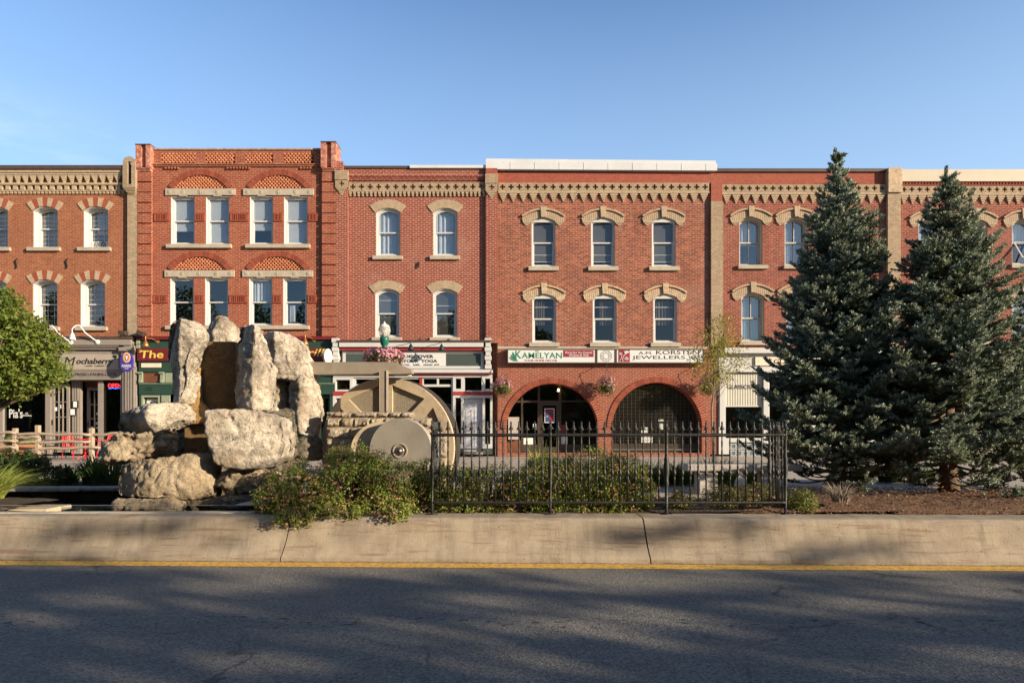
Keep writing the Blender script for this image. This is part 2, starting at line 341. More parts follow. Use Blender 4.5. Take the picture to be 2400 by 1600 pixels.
# ------------------------------------------------------------------ building kit
YW = DF                       # front plane of the walls
class Bld:
    def __init__(s, name, label, cat='building', px=(0, 100), roof=400):
        s.px = px; s.roof = roof
        s.o = thing(name, label, cat, (fx((px[0] + px[1]) / 2), DF, GZ))
        s.holes = []
    def body(s, mat, top=None):
        x0, x1 = fx(s.px[0]) + .004, fx(s.px[1]) - .004; zt = fz(s.roof) - .35
        mb = MB(); t = .28
        mb.box(x0, x0 + t, YW + .38, 40, GZ - .3, zt); mb.box(x1 - t, x1, YW + .38, 40, GZ - .3, zt)
        mb.box(x0 + t + .003, x1 - t - .003, 39.7, 40, GZ - .3, zt); mb.build('side_wall', mat, s.o)
        MB().box(x0, x1, YW + .38, 40, zt + .004, zt + .2).build('roof', DARKM, s.o)
        q = MB(); q.box(x0 + t + .004, x1 - t - .004, YW + 1.9, YW + 2.0, GZ - .2, zt - .01)
        q.box(x0 + t + .004, x1 - t - .004, YW + .385, YW + 1.895, fz(806), fz(806) + .2)
        q.box(x0 + t + .004, x1 - t - .004, YW + .385, YW + 1.895, fz(620), fz(620) + .2)
        q.build('interior', INT, s.o)
    def wall(s, mat, y0, y1, x0=None, x1=None, name='wall', thick=.36, top=None, extra=()):
        x0 = s.px[0] if x0 is None else x0; x1 = s.px[1] if x1 is None else x1
        outer = top + [(x1, y1), (x0, y1)] if top else [(x0, y0), (x1, y0), (x1, y1), (x0, y1)]
        hs = [h for h in s.holes if min(q[0] for q in h) > x0 and max(q[0] for q in h) < x1 and min(q[1] for q in h) > y0 - 60 and max(q[1] for q in h) < y1]
        return MB().holes(F2(outer), [F2(h) for h in hs] + [F2(h) for h in extra], YW, YW + thick).build(name, mat, s.o)
    def window(s, x0, y0, x1, y1, rise=0, depth=.16, frame=6., mat=None, blind=None, grid=None, meet=.5, sill=None, lining=True,
               rails=(), curtain=None, vmunt=False, open_lower=False, pane=None, name='window', sillmat=None, hood=None):
        mat = mat or WHITE
        hole = win_poly(x0, y0, x1, y1, rise); s.holes.append(hole)
        e = .25
        op = win_poly(x0 + e, y0 + e, x1 - e, y1 - e, rise)
        fr = frame
        ip = win_poly(x0 + fr, y0 + fr, x1 - fr, y1 - fr * .8, max(0, rise - fr * .15))
        mb = MB()
        if lining: mb.holes(F2(op), [F2(win_poly(x0 + 1.6, y0 + 1.6, x1 - 1.6, y1 - 1.6, rise))], YW + .02, YW + depth - .003)
        mb.holes(F2(op), [F2(ip)], YW + depth, YW + depth + .10)
        w = mb.build(name, mat, s.o)
        ym = y0 + fr + (y1 - y0 - 2 * fr) * meet
        # sashes
        sb = MB(); yS = YW + depth + .03
        a0, a1 = x0 + fr, x1 - fr; st = 2.2
        sb.pb(a0 + .05, ym - 1.5, a1 - .05, ym + 1.5, yS - .02, yS + .05)
        for xa, xb in ((a0 + .05, a0 + st), (a1 - st, a1 - .05)):
            sb.pb(xa, ym + 1.6, xb, y1 - fr * .8 - .1, yS + .03, yS + .07)
        sb.pb(a0 + st + .05, y1 - fr * .8 - 2.6, a1 - st - .05, y1 - fr * .8 - .1, yS + .03, yS + .07)
        if vmunt: sb.pb((a0 + a1) / 2 - .8, y0 + fr + .3, (a0 + a1) / 2 + .8, ym - 1.6, yS, yS + .04); sb.pb((a0 + a1) / 2 - .8, ym + 1.6, (a0 + a1) / 2 + .8, y1 - fr * .8 - 2.8, yS + .032, yS + .06)
        if grid:
            c, r = grid
            for i in range(1, c): sb.pb(a0 + (a1 - a0) * i / c - .45, y0 + fr + .4, a0 + (a1 - a0) * i / c + .45, y1 - fr * .8 - 2.7, yS + .052, yS + .065)
            for i in range(1, r):
                yy = y0 + fr + (y1 - y0 - 1.8 * fr) * i / r
                if abs(yy - ym) > 4: sb.pb(a0 + st, yy - .45, a1 - st, yy + .45, yS + .066, yS + .078)
        for rl in rails:
            yy = y0 + (y1 - y0) * rl; sb.pb(a0 + st, yy - .7, a1 - st, yy + .7, yS + .059, yS + .067)
        sb.build('sash', mat, w)
        pm = pane or GLASS_U
        pp = F2(win_poly(a0 + .1, y0 + fr + .1, a1 - .1, y1 - fr * .8 - .1, max(0, rise - fr * .15)))[::-1]
        MB().raw([(a, yS + .058, c) for a, c in pp], [tuple(range(len(pp)))]).build('pane', pm, w)
        if blind:
            frac, bm = blind
            b = MB(); yb = y0 + fr + (y1 - y0 - 2 * fr) * frac; n = max(2, int((yb - y0) / 2.6)); yt = y0 + fr * .6
            for i in range(n):
                ya = yt + (yb - yt) * i / n; yc = yt + (yb - yt) * (i + .93) / n
                b.raw([(fx(a0), YW + depth + .105, fz(yc)), (fx(a1), YW + depth + .105, fz(yc)), (fx(a1), YW + depth + .117, fz(ya)), (fx(a0), YW + depth + .117, fz(ya))], [(0, 1, 2, 3)])
            b.build('blind', bm, w)
        if curtain:
            for (xa, xb, ya, yb, cm) in curtain:
                V = []; n = 14
                for i in range(n + 1):
                    X = fx(a0 + (a1 - a0) * (xa + (xb - xa) * i / n)); yy = YW + depth + .15 + .025 * math.sin(i * 1.9)
                    V += [(X, yy, fz(y0 + (y1 - y0) * ya)), (X, yy, fz(y0 + (y1 - y0) * yb))]
                MB().raw(V, [(2 * i, 2 * i + 1, 2 * i + 3, 2 * i + 2) for i in range(n)]).build('curtain', cm, w)
        if sill:
            MB().pb(*sill, YW - .12, YW + .06).build('sill', sillmat or STONE, w, bevel=.008)
        return w
    def hood_plain(s, x0, y0, x1, rise, t=20, n=18, mat=None, ext=6, name='window_hood', pick=None, mat2=None, gap=.12, proud=.035):
        w = (x1 - x0) / 2; R = (w * w + rise * rise) / (2 * rise); cx, cy = (x0 + x1) / 2, y0 + R
        a = math.asin(min(1, (w + 1.5) / R)); 
        mb = MB()
        if pick:
            m2 = MB()
            ring(mb, cx, cy, R + .2, R + t, -a, a, n, YW - proud, YW + .1, gap, pick); ring(m2, cx, cy, R + .2, R + t - .6, -a, a, n, YW - proud * .8, YW + .1, gap, lambda i: not pick(i))
            o = mb.build(name, mat or CREAM_S, s.o); m2.build('red_voussoir', mat2 or BR_V, o)
        else:
            ring(mb, cx, cy, R + .2, R + t, -a, a, n, YW - proud, YW + .1, gap)
            mb.prism(F2(arc_pts(cx, cy, R + t - .5, -a * .99, a * .99, 12) + arc_pts(cx, cy, R + .6, a * .99, -a * .99, 12)), YW - proud + .012, YW + .08)
            o = mb.build(name, mat or CREAM_S, s.o)
        return o
    def hood_mould(s, x0, y0, x1, rise, aged=0):
        cx = (x0 + x1) / 2; w = (x1 - x0) / 2
        H = w + 23; o_r = 17.; R2 = (H * H + o_r * o_r) / (2 * o_r); cy2 = y0 - 22 + R2; a2 = math.asin(H / R2)
        base = MB(); band = MB(); key = MB()
        # voussoir body between the hood band and the window head
        R1 = (w * w + rise * rise) / (2 * rise); cy1 = y0 + R1; a1 = math.asin(w / R1)
        n = 22
        for i in range(n):
            u0, u1 = (i + .07) / n, (i + .93) / n
            def lo(u):
                xx = cx - (H - 3) + 2 * (H - 3) * u; d = abs(xx - cx)
                return (xx, cy1 - math.sqrt(R1 * R1 - d * d) - .3) if d < w else (xx, y0 + rise)
            def hi(u):
                xx = cx - (H - 3) + 2 * (H - 3) * u; d = xx - cx
                return (xx + d * .06, cy2 - math.sqrt((R2 - 7) ** 2 - min(d * d * 1.0, (R2 - 8) ** 2)))
            base.prism(F2([hi(u0), hi((u0 + u1) / 2), hi(u1), lo(u1), lo((u0 + u1) / 2), lo(u0)]), YW - .05, YW + .05)
        for sx in (-1, 1):
            for k, (a, b, t) in enumerate(((H - 3, H - 23, 3.2), (H - 6, H - 20, 3.2), (H - 9, H - 16, 3))):
                xa, xb = cx + sx * a, cx + sx * b
                yy = y0 + rise + .1 + k * 3.1
                base.pb(min(xa, xb), yy, max(xa, xb), yy + t - .15, YW - .07 + k * .018, YW + .05)
        o = base.build('window_hood', CREAM_A if aged else CREAM_S, s.o)
        for i in range(26):
            d = 2 * a2 / 26; st, en = -a2 + d * (i + .04), -a2 + d * (i + .96)
            band.prism(F2(arc_pts(cx, cy2, R2, st, en, 1) + arc_pts(cx, cy2, R2 - 4.2, en, st, 1)), YW - .10, YW + .04)
        band.build('drip_band', CREAM_A if aged else CREAM_S, o)
        red = MB().prism(F2(arc_pts(cx, cy2, R2 - 4.3, -a2 * .96, a2 * .96, 16) + arc_pts(cx, cy2, R2 - 7.2, a2 * .96, -a2 * .96, 16)), YW - .035, YW + .03)
        red.build('brick_band', BR_V, o)
        key.prism(F2([(cx - 7, y0 - 25), (cx + 7, y0 - 25), (cx + 5.2, y0 - .6), (cx - 5.2, y0 - .6)]), YW - .125, YW + .02)
        key.build('keystone', CREAM_A if aged else CREAM_S, o)
        return o
CREAM_A = M('sooty_buff_block', (.44, .33, .22), .88, .3, 9., .3, 50, dirt=(6., (.16, .10, .07), .75))

def cross(cx, cy, s=6.5, t=None):
    a = s; b = s / 3.0
    return [(cx - b, cy - a), (cx + b, cy - a), (cx + b, cy - b), (cx + a, cy - b), (cx + a, cy + b), (cx + b, cy + b), (cx + b, cy + a), (cx - b, cy + a), (cx - b, cy + b), (cx - a, cy + b), (cx - a, cy - b), (cx - b, cy - b)]
def cross_band(b, x0, x1, y0, y1, pitch, size, mat=CREAM, red=BR_C, proud=.09, name='cornice_band', sag=0):
    n = int(round((x1 - x0) / pitch)); p = (x1 - x0) / n
    hs = [F2(cross(x0 + p * (i + .5), (y0 + y1) / 2 - 1, size)) for i in range(n)]
    o = MB().holes(F2([(x0, y0), (x1, y0), (x1, y1), (x0, y1)]), hs, YW - proud, YW - .012).build(name, mat, b.o)
    MB().pb(x0 + .5, y0 + .5, x1 - .5, y1 - .5, YW - .011, YW + .02).build('recess_brick', red, o)
    return o
def corbels(b, x0, x1, y0, pitch, mat=CREAM_S, name='corbel_row', scale=1.):
    n = int(round((x1 - x0) / pitch)); p = (x1 - x0) / n; mb = MB()
    for i in range(n):
        cx = x0 + p * (i + .5)
        for k, (hw, t) in enumerate(((8.5, 4.6), (6.2, 4.6), (4.0, 4.4), (2.0, 4.2))):
            yy = y0 + k * 4.7 * scale
            mb.pb(cx - hw, yy, cx + hw, yy + t * scale, YW - .095 + k * .02, YW + .03)
    return mb.build(name, mat, b.o)

# ------------------------------------------------------------------ A: orange brick block on the left
A = Bld('corner_brick_building', 'orange brick building at the left edge with buff zigzag cornice and taupe cafe front', px=(-135, 326), roof=402)
for k, cx in enumerate((-10.5, 106.5, 224.5)):
    A.window(cx - 29, 484, cx + 29, 580, 9, depth=.28, frame=6, grid=(3, 8), sill=(cx - 40, 580.5, cx + 37, 589), curtain=[(.5, 1, .06, .95, TEAL)] if k < 2 else [(.3, 1, .05, .6, CURT)])
    A.hood_plain(cx - 29, 484, cx + 29, 9, t=21, n=7, pick=lambda i: i % 2 == 0, gap=.03)
for k, cx in enumerate((-14, 105.5, 217)):
    A.window(cx - 29, 655, cx + 29, 766, 9, depth=.28, frame=6, grid=(3, 8), sill=(cx - 38, 766.5, cx + 36, 775), curtain=[(.62, 1, .06, .95, TEAL)] if k else [(.3, 1, .05, .95, CURT)])
    A.hood_plain(cx - 29, 655, cx + 29, 9, t=21, n=7, pick=lambda i: i % 2 == 0, gap=.03)
A.wall(BR_A, 402, 792, x1=326)
A.body(BR_A)
MB().pb(-135, 393, 297.5, 401.8, YW - .26, YW + .40).build('roof_edge', DARKM, A.o)
mb = MB()
mb.pb(-135, 402, 297, 408, YW - .20, YW - .001); mb.pb(-135, 408.1, 297, 413, YW - .16, YW - .001)
mb.pb(-135, 431, 297, 436, YW - .14, YW - .001); mb.pb(-135, 446.5, 297, 449.5, YW - .08, YW - .001)
n = 24
for i in range(n + 1):
    cx = -134 + i * 18
    if cx > 290: break
    for k, hw in enumerate((7.6, 5.4, 3.2, 1.4)): mb.pb(cx - hw, 413.1 + k * 4.4, cx + hw, 417.4 + k * 4.4, YW - .14, YW - .001)
for i in range(26):
    cx = -133 + i * 17.2
    if cx > 291: break
    mb.pb(cx - 4.6, 436.1, cx + 4.6, 446.4, YW - .10, YW - .001)
for i in range(48):
    cx = -133 + i * 9.0
    if cx > 294: break
    mb.pb(cx - 2.6, 449.6, cx + 2.6, 455, YW - .06, YW - .001)
mb.build('cornice', CREAM_S, A.o)
MB().pb(303, 446, 326, 788, YW - .14, YW - .002).build('pilaster', CREAM, A.o)
cap = MB()
cap.holes(F2(arc_pts(312, 388, 14.5, -math.pi / 2, math.pi / 2, 12) + [(326.5, 446), (297.5, 446)]), [F2(arc_pts(313, 390, 4.5, -math.pi / 2, math.pi / 2, 8) + [(317.5, 438), (308.5, 438)])], YW - .30, YW - .142)
for k in range(4): cap.pb(298.5 + k * 2.4, 446.2 + k * 3, 325.8 - k * 1.2, 449 + k * 3, YW - .28 + k * .03, YW - .142)
cap.build('pilaster_cap', CREAM, A.o)
MB().pb(308.6, 388, 317.4, 438, YW - .150, YW - .141).build('cap_recess', BLACKP, A.o)
# wall-tie irons
for cx, cy in ((40, 617), (158, 617)):
    MB().tube([(fx(cx + 2.5), YW - .04, fz(cy - 11)), (fx(cx - 1.5), YW - .05, fz(cy - 5)), (fx(cx + .5), YW - .05, fz(cy)), (fx(cx + 2), YW - .05, fz(cy + 6)), (fx(cx - .5), YW - .04, fz(cy + 12))], .022, 6).build('tie_iron', BLACKM, A.o)
# cafe front
mb = MB()
mb.pb(-135, 791, 322, 797, YW - .40, YW + .3)
mb.build('front_cornice', DARKM, A.o)
mb = MB()
mb.pb(-135, 797.1, 318, 811, YW - .36, YW + .3); mb.pb(-135, 811.1, 300, 815, YW - .30, YW + .3); mb.pb(-135, 815.1, 294, 820, YW - .22, YW + .3)
mb.pb(-135, 820.1, 290, 886, YW - .08, YW + .3); mb.pb(-135, 886.1, 286, 890, YW - .12, YW + 1.0)
mb.pb(-135, 867.5, 284, 870, YW - .11, YW - .081); mb.pb(-135, 883, 284, 885.8, YW - .11, YW - .081)
mb.pb(288.1, 811.2, 322, 824, YW - .30, YW + .2); mb.pb(291, 824.1, 320, 860, YW - .20, YW + .2)
mb.build('fascia', TAUPE, A.o)
MB().pb(60, 831, 281, 866, YW - .105, YW - .081).build('sign_board', TAUPE_L, A.o)
mb = MB(); mb.pb(291, 860.1, 322, 1062, YW - .12, YW + .3)
for k in range(4): mb.pb(298 + k * 6.2, 866, 301.4 + k * 6.2, 1040, YW - .165, YW - .121)
mb.pb(289, 1040.1, 324, 1064, YW - .18, YW - .121)
mb.build('fluted_pilaster', TAUPE, A.o)
mb = MB()
for x0, x1, y0 in ((96, 108, .25), (150, 171, .45), (226, 238, .1), (282, 290, 0), (-6, 2, .1)): mb.pb(x0, 890.1, x1, 1064, YW + y0, YW + y0 + .16)
for k in range(3): mb.pb(153 + k * 5.5, 895, 156 + k * 5.5, 1055, YW + .42, YW + .449)
mb.pb(2.1, 1030, 95.9, 1064, YW + .12, YW + .3); mb.pb(238.1, 1030, 281.9, 1064, YW + .05, YW + .2); mb.pb(-135, 1030, -6.1, 1064, YW + .12, YW + .3)
mb.build('front_frame', TAUPE, A.o)
def glazed_door(par, x0, y0, x1, y1, yy, c, r, mat, name='door', gm=None, foot=12):
    d = MB(); d.holes(F2([(x0, y0), (x1, y0), (x1, y1), (x0, y1)]), [F2([(x0 + 6, y0 + 7), (x1 - 6, y0 + 7), (x1 - 6, y1 - foot), (x0 + 6, y1 - foot)])], yy, yy + .07)
    for i in range(1, c): xx = x0 + 6 + (x1 - x0 - 12) * i / c; d.pb(xx - .8, y0 + 7.1, xx + .8, y1 - foot - .1, yy + .005, yy + .05)
    for i in range(1, r): yq = y0 + 7 + (y1 - foot - y0 - 7) * i / r; d.pb(x0 + 6.1, yq - .8, x1 - 6.1, yq + .8, yy + .012, yy + .045)
    o = d.build(name, mat, par)
    MB().pb(x0 + 6.1, y0 + 7.1, x1 - 6.1, y1 - foot - .1, yy + .052, yy + .06).build('pane', gm or GLASS_S, o)
    MB().box(fx(x0 + 2.4), fx(x0 + 4), yy - .05, yy - .002, fz((y0 + y1) / 2 + 16), fz((y0 + y1) / 2 + 4)).build('handle', BRONZE, o)
    return o
glazed_door(A.o, 108.5, 898, 149.5, 1060, YW + .32, 3, 4, TAUPE)
glazed_door(A.o, 176, 905, 223, 1062, YW + .75, 3, 4, TAUPE, foot=14)
for x0, x1, yy in ((2.5, 95.5, .2), (238.5, 281.5, .12), (-134, -6.5, .2)):
    MB().pb(x0, 890.5, x1, 1029.5, YW + yy, YW + yy + .012).build('shop_window', GLASS_S, A.o)
MB().pb(171.2, 890.2, 225.9, 905, YW + .78, YW + .9).build('door_header', BROWN, A.o)
for (x0, y0, x1, y1) in ((157, 938, 168.5, 955), (150, 956, 163.5, 973)):
    f = MB().pb(x0, y0, x1, y1, YW + .35, YW + .418).build('menu_frame', BLACKP, A.o); MB().pb(x0 + 1.6, y0 + 1.6, x1 - 1.6, y1 - 1.6, YW + .342, YW + .349).build('menu_sheet', PAPER, f)
for (x0, y0, x1, y1) in ((113, 953, 120, 962), (127, 947, 135, 956), (197, 965, 203, 971), (195, 988, 201, 994), (208, 985, 216, 990), (196, 1000, 202, 1004), (184, 1000, 190, 1004)): MB().pb(x0, y0, x1, y1, YW + (.36 if x1 < 150 else .79), YW + (.362 if x1 < 150 else .792)).build('door_notice', PAPER, A.o)

# ------------------------------------------------------------------ B: tall bright red Romanesque block
B = Bld('tall_brick_building', 'tallest red brick building with two pairs of lattice arches over twin windows on each floor', px=(327, 788), roof=352)
for row, (yt, yb, off) in enumerate(((460, 573, 0), (651, 763, -2))):
    for k, (x0, x1) in enumerate(((400, 456), (482, 537), (585, 640), (665, 721))):
        bl = (((.72, BL_W), (.97, BL_W), (.70, BL_W), (.98, BL_W)), (None, None, None, (.0, BL_W)))[row][k]
        cu = None if row == 0 else ((None, [(.5, 1, .5, .9, BL_B)], [(.05, .95, .02, .48, CURT)], [(.1, .4, .55, .9, CURT)])[k])
        if bl and bl[0] == 0: bl = None
        w = B.window(x0 + off, yt, x1 + off, yb, 0, depth=.12, frame=5.5, blind=bl, curtain=cu, meet=.50)
    for (s0, s1) in ((392, 544), (577, 728)):
        MB().pb(s0 + off, yb + .5, s1 + off, yb + 9.5, YW - .13, YW + .05).build('sill', STONE, B.o, bevel=.008)
    for (l0, l1) in ((389, 552), (571, 736)):
        cx = (l0 + l1) / 2 + off; yl = yt - 17
        lin = MB(); lin.pb(l0 + off, yl, l1 + off, yl + 15.5, YW - .06, YW + .05)
        lint = lin.build('lintel', STONE, B.o, bevel=.006)
        for d, r in ((-72, 5.5), (-40, 5.2), (0, 8), (40, 5.2), (72, 5.5)):
            orn = MB()
            for q in range(8):
                a = q * math.pi / 4; orn.lathe([(.028, 0), (.024, .012), (.0, .02)], (fx(cx + d + math.cos(a) * r * .62), YW - .06, fz(yl + 8 + math.sin(a) * r * .62)), 6, 'Y')
            orn.lathe([(r * .0165 * .4, 0), (r * .0165 * .3, .02), (0.001, .03)], (fx(cx + d), YW - .06, fz(yl + 8)), 8, 'Y')
            if abs(d) == 40: orn.pb(cx + d - 9, yl + 15.6, cx + d + 9, yl + 17.6, YW - .055, YW + .02)
            orn.build('carved_rosette', STONE, lint)
        # tympanum: recess, lattice and arch ring
        hw, hh = 63.5, 32.
        R = (hw * hw + hh * hh) / (2 * hh); a = math.asin(hw / R); top = yl - hh; cy = top + R
        arcp = arc_pts(cx, cy, R, -a, a, 18)
        B.holes.append(arcp + [(cx + hw, yl - .3), (cx - hw, yl - .3)])
        lat = MB(); yy = yl - 2.0; j = 0
        while yy > top:
            dy = cy - yy; lim = math.sqrt(max(0, R * R - dy * dy)) if R > dy else 0
            xx = cx - 66 + (4.1 if j % 2 else 0)
            while xx < cx + 66:
                if abs(xx - cx) < lim - 1.8: lat.pb(xx - 1.9, yy - 3.7, xx + 1.9, yy, YW - .01, YW + .20)
                xx += 8.2
            yy -= 4.4; j += 1
        lat.build('brick_lattice', LAT, B.o)
        MB().prism(F2([(cx - hw - 2, yl), (cx + hw + 2, yl)] + arc_pts(cx, cy, R + 2, a, -a, 14)), YW + .20, YW + .3).build('tympanum', BR_D, B.o)
        rg = MB(); R2 = R + 13; ring(rg, cx, cy, R + .2, R2, -a * 1.02, a * 1.02, 44, YW - .05, YW + .04, .14)
        ro = rg.build('arch_ring', BR_V, B.o)
        MB().prism(F2(arc_pts(cx, cy, R2 - .4, -a, a, 18) + arc_pts(cx, cy, R + .5, a, -a, 18)), YW - .042, YW + .03).build('mortar_bed', MORT, ro)
    # grooved string course
    yg = yt + 43
    for x0, x1, n in ((362, 397, 6), (457.5, 480.5, 4), (540, 583, 7), (642, 663, 4), (724, 745, 4)):
        g = MB(); x0 += off; x1 += off
        g.pb(x0, yg - 3, x1, yg - .2, YW - .05, YW - .001); g.pb(x0, yg + 13, x1, yg + 16, YW - .05, YW - .001)
        m = 6 if n > 4 else 3.5; p = (x1 - x0 - 2 * m) / n
        g.pb(x0, yg - .1, x0 + m, yg + 12.9, YW - .04, YW - .001); g.pb(x1 - m, yg - .1, x1, yg + 12.9, YW - .04, YW - .001)
        for i in range(n): g.pb(x0 + m + p * (i + .28), yg - .1, x0 + m + p * (i + .72), yg + 12.9, YW - .055, YW - .001)
        so = g.build('string_course', BR_V, B.o)
        MB().pb(x0 + m, yg, x1 - m, yg + 12.8, YW - .006, YW - .0005).build('recess_shade', BLACKP if False else BR_D, so)
panels = ((378, 458), (481, 551), (574, 640), (665, 735))
for x0, x1 in panels: B.holes.append([(x0, 361), (x1, 361), (x1, 383), (x0, 383)])
B.wall(BR_B, 352, 790, x0=327, x1=788, top=[(327, 352), (788, 352)])
B.body(BR_B)
lat = MB()
for x0, x1 in panels:
    j = 0; yy = 381.5
    while yy > 362:
        xx = x0 + 2.5 + (4.2 if j % 2 else 0)
        while xx < x1 - 1: lat.pb(xx - 2.0, yy - 3.9, xx + 2.0, yy, YW - .01, YW + .20); xx += 8.4
        yy -= 4.7; j += 1
lat.build('parapet_lattice', LAT, B.o)
MB().pb(370, 359, 742, 385, YW + .205, YW + .3).build('parapet_back', BR_D, B.o)
mb = MB(); mb.pb(363, 348.5, 757, 352, YW - .05, YW + .42); mb.build('coping', M('weathered_coping', (.34, .25, .19), .9, .35, 6., .4, 30, dirt=(4., (.1, .08, .06), .7)), B.o)
mb = MB(); mb.pb(362, 385.5, 757, 388.5, YW - .10, YW - .001); mb.pb(362, 388.6, 757, 391.5, YW - .06, YW - .001)
for x0, n in ((388, 5), (533, 8), (705, 4)):
    for i in range(n): mb.pb(x0 + i * 7.2, 392.5, x0 + i * 7.2 + 3.6, 397.5, YW - .07, YW - .001)
mb.build('cornice', BR_B, B.o)
WORN = M('worn_pier_brick', (.33, .12, .08), .9, .4, 7., .4, 40, dirt=(7., (.62, .55, .48), .6))
for (x0, x1, y0) in ((327, 359.5, 344), (757, 790, 338)):
    mb = MB()
    yy = 406; k = 0
    mb.pb(x0 + 1.5, 405, x1 - 1.5, 790, YW - .10, YW - .002)
    while yy < 786:
        mb.pb(x0, yy + .7, x1, min(yy + 22.3, 789), YW - .155, YW - .101); yy += 24.1
    mb.build('pilaster', BR_B, B.o)
    mb = MB()
    mb.pb(x0 - 1, y0 + 2, x0 + 11, 398, YW - .26, YW + .5); mb.pb(x1 - 10, y0 + 2, x1 + 1, 398, YW - .26, YW + .5); mb.pb(x0 + 11.1, y0 + 2, x1 - 10.1, 394, YW - .16, YW + .5)
    for q in range(3): mb.pb(x0 + 1 + q * .5, 398.1 + q * 2.4, x1 - 1 - q * .5, 400.4 + q * 2.4, YW - .24 + q * .03, YW - .002)
    pc = mb.build('pier_cap', WORN, B.o)
    MB().pb(x0 - 1.6, y0, x1 + 1.6, y0 + 1.9, YW - .28, YW + .52).build('cap_flashing', DARKM, pc)
# pub front
MB().pb(326, 789.5, 790, 797, YW - .22, YW + .3).build('front_cornice', MAROON, B.o)
mb = MB(); mb.pb(328, 797.1, 788, 817, YW - .10, YW + .3); mb.pb(328, 847, 786, 872, YW - .10, YW + .3); mb.pb(328, 872.1, 786, 897, YW - .02, YW + .3)
mb.pb(328, 897.1, 786, 924, YW - .08, YW + .3); mb.pb(328, 924.1, 333, 1064, YW - .05, YW + .3); mb.pb(700, 924.1, 742, 1064, YW + .05, YW + .3); mb.pb(774, 924.1, 782, 1064, YW - .05, YW + .3)
mb.pb(376, 1020, 700, 1064, YW - .02, YW + .3)
mb.build('pub_front', GREEN, B.o)
mb = MB(); mb.pb(328, 898, 786, 899.6, YW - .11, YW - .081)
mb.pb(324, 797.2, 331.9, 816.8, YW - .16, YW - .101)
for x0 in (329, 379, 700): mb.pb(x0, 873, x0 + 8, 896, YW - .12, YW - .021); mb.pb(x0 - 1.5, 872.2, x0 + 9.5, 876, YW - .18, YW - .121); mb.pb(x0 + 1, 890, x0 + 7, 896.5, YW - .17, YW - .121)
mb.pb(381, 926, 400, 942, YW - .09, YW - .02); mb.pb(381, 944, 400, 1018, YW - .09, YW - .02)
mb.pb(389, 873, 415, 896, YW - .05, YW - .021)
mb.build('front_moulding', LGREEN, B.o)
f = MB().pb(335, 851.5, 381, 861.5, YW - .13, YW - .101).build('cream_panel', BEIGE, B.o)
MB().pb(338, 874, 378, 896, YW - .04, YW - .021).build('wood_panel', BROWN, B.o)
d = MB(); d.holes(F2([(333.2, 926), (376, 926), (376, 1064), (333.2, 1064)]), [F2([(337, 931), (372, 931), (372, 1063.9), (337, 1063.9)])], YW - .06, YW + .1)
dd = d.build('door_surround', LGREEN, B.o)
glazed_door(B.o, 339, 934, 370.5, 1062, YW + .15, 3, 4, SWHITE, foot=40)
glazed_door(B.o, 744, 926, 773, 1062, YW + .15, 2, 1, GREEN, foot=30)
MB().pb(402, 925, 699, 1019, YW + .1, YW + .112).build('shop_window', GLASS_S, B.o)
for k in (460, 520, 580, 640): MB().pb(k, 924.2, k + 5, 1019.8, YW + .05, YW + .2).build('mullion', LGREEN, B.o)

# ------------------------------------------------------------------ C: crimson brick with pilasters
C = Bld('pilastered_brick_building', 'crimson brick building with pale mortar, two arched windows per floor and white yoga shopfront', px=(788.5, 1166), roof=396)
for row, (yt, yb, xs, ys) in enumerate(((488, 600, (909.5, 1043.5), 601), (677, 791, (907.5, 1043), 795.5))):
    for k, cx in enumerate(xs):
        C.window(cx - 28.5, yt, cx + 28.5, yb, 9.5, depth=.10, frame=6.2, sill=(cx - 35.5, yb + .5, cx + 34.5, yb + 9),
                 blind=None if row == 0 else ((.95, BL_G) if k == 0 else (.97, BL_B)), rails=() if row == 0 else ((.22, .33)[k],),
                 curtain=[(.02, .98, .06, .95, CURT)] if row == 0 else None)
        C.hood_plain(cx - 28.5, yt, cx + 28.5, 9.5, t=20, n=19, mat=CREAM_S)
C.wall(BR_C, 396, 803, x0=789, x1=1166, top=[(789, 396), (1166, 396)])
C.body(BR_C)
MB().pb(800, 389.5, 961, 395.8, YW - .04, YW + .5).build('roof_edge', DARKM, C.o)
MB().pb(961.2, 389, 1139, 395.8, YW - .10, YW + .5).build('parapet_flashing', FLASH, C.o)
mb = MB()
for k, (a, b_, p) in enumerate(((412, 416, .10), (416.1, 420, .07), (420.1, 424, .045), (428, 430.5, .10))): mb.pb(817, a, 1139, b_, YW - p, YW - .001)
mb.build('string_course', BR_C, C.o)
cross_band(C, 818, 1138.5, 430.6, 451, 19.6, 6.4, mat=CREAM, red=BR_C)
mb = MB()
for i in range(33): mb.pb(819 + i * 9.75, 451.1, 824.8 + i * 9.75, 456, YW - .08, YW - .001); mb.pb(820 + i * 9.75, 456.1, 823.8 + i * 9.75, 461, YW - .06, YW - .001)
mb.build('dentil_row', CREAM_S, C.o)
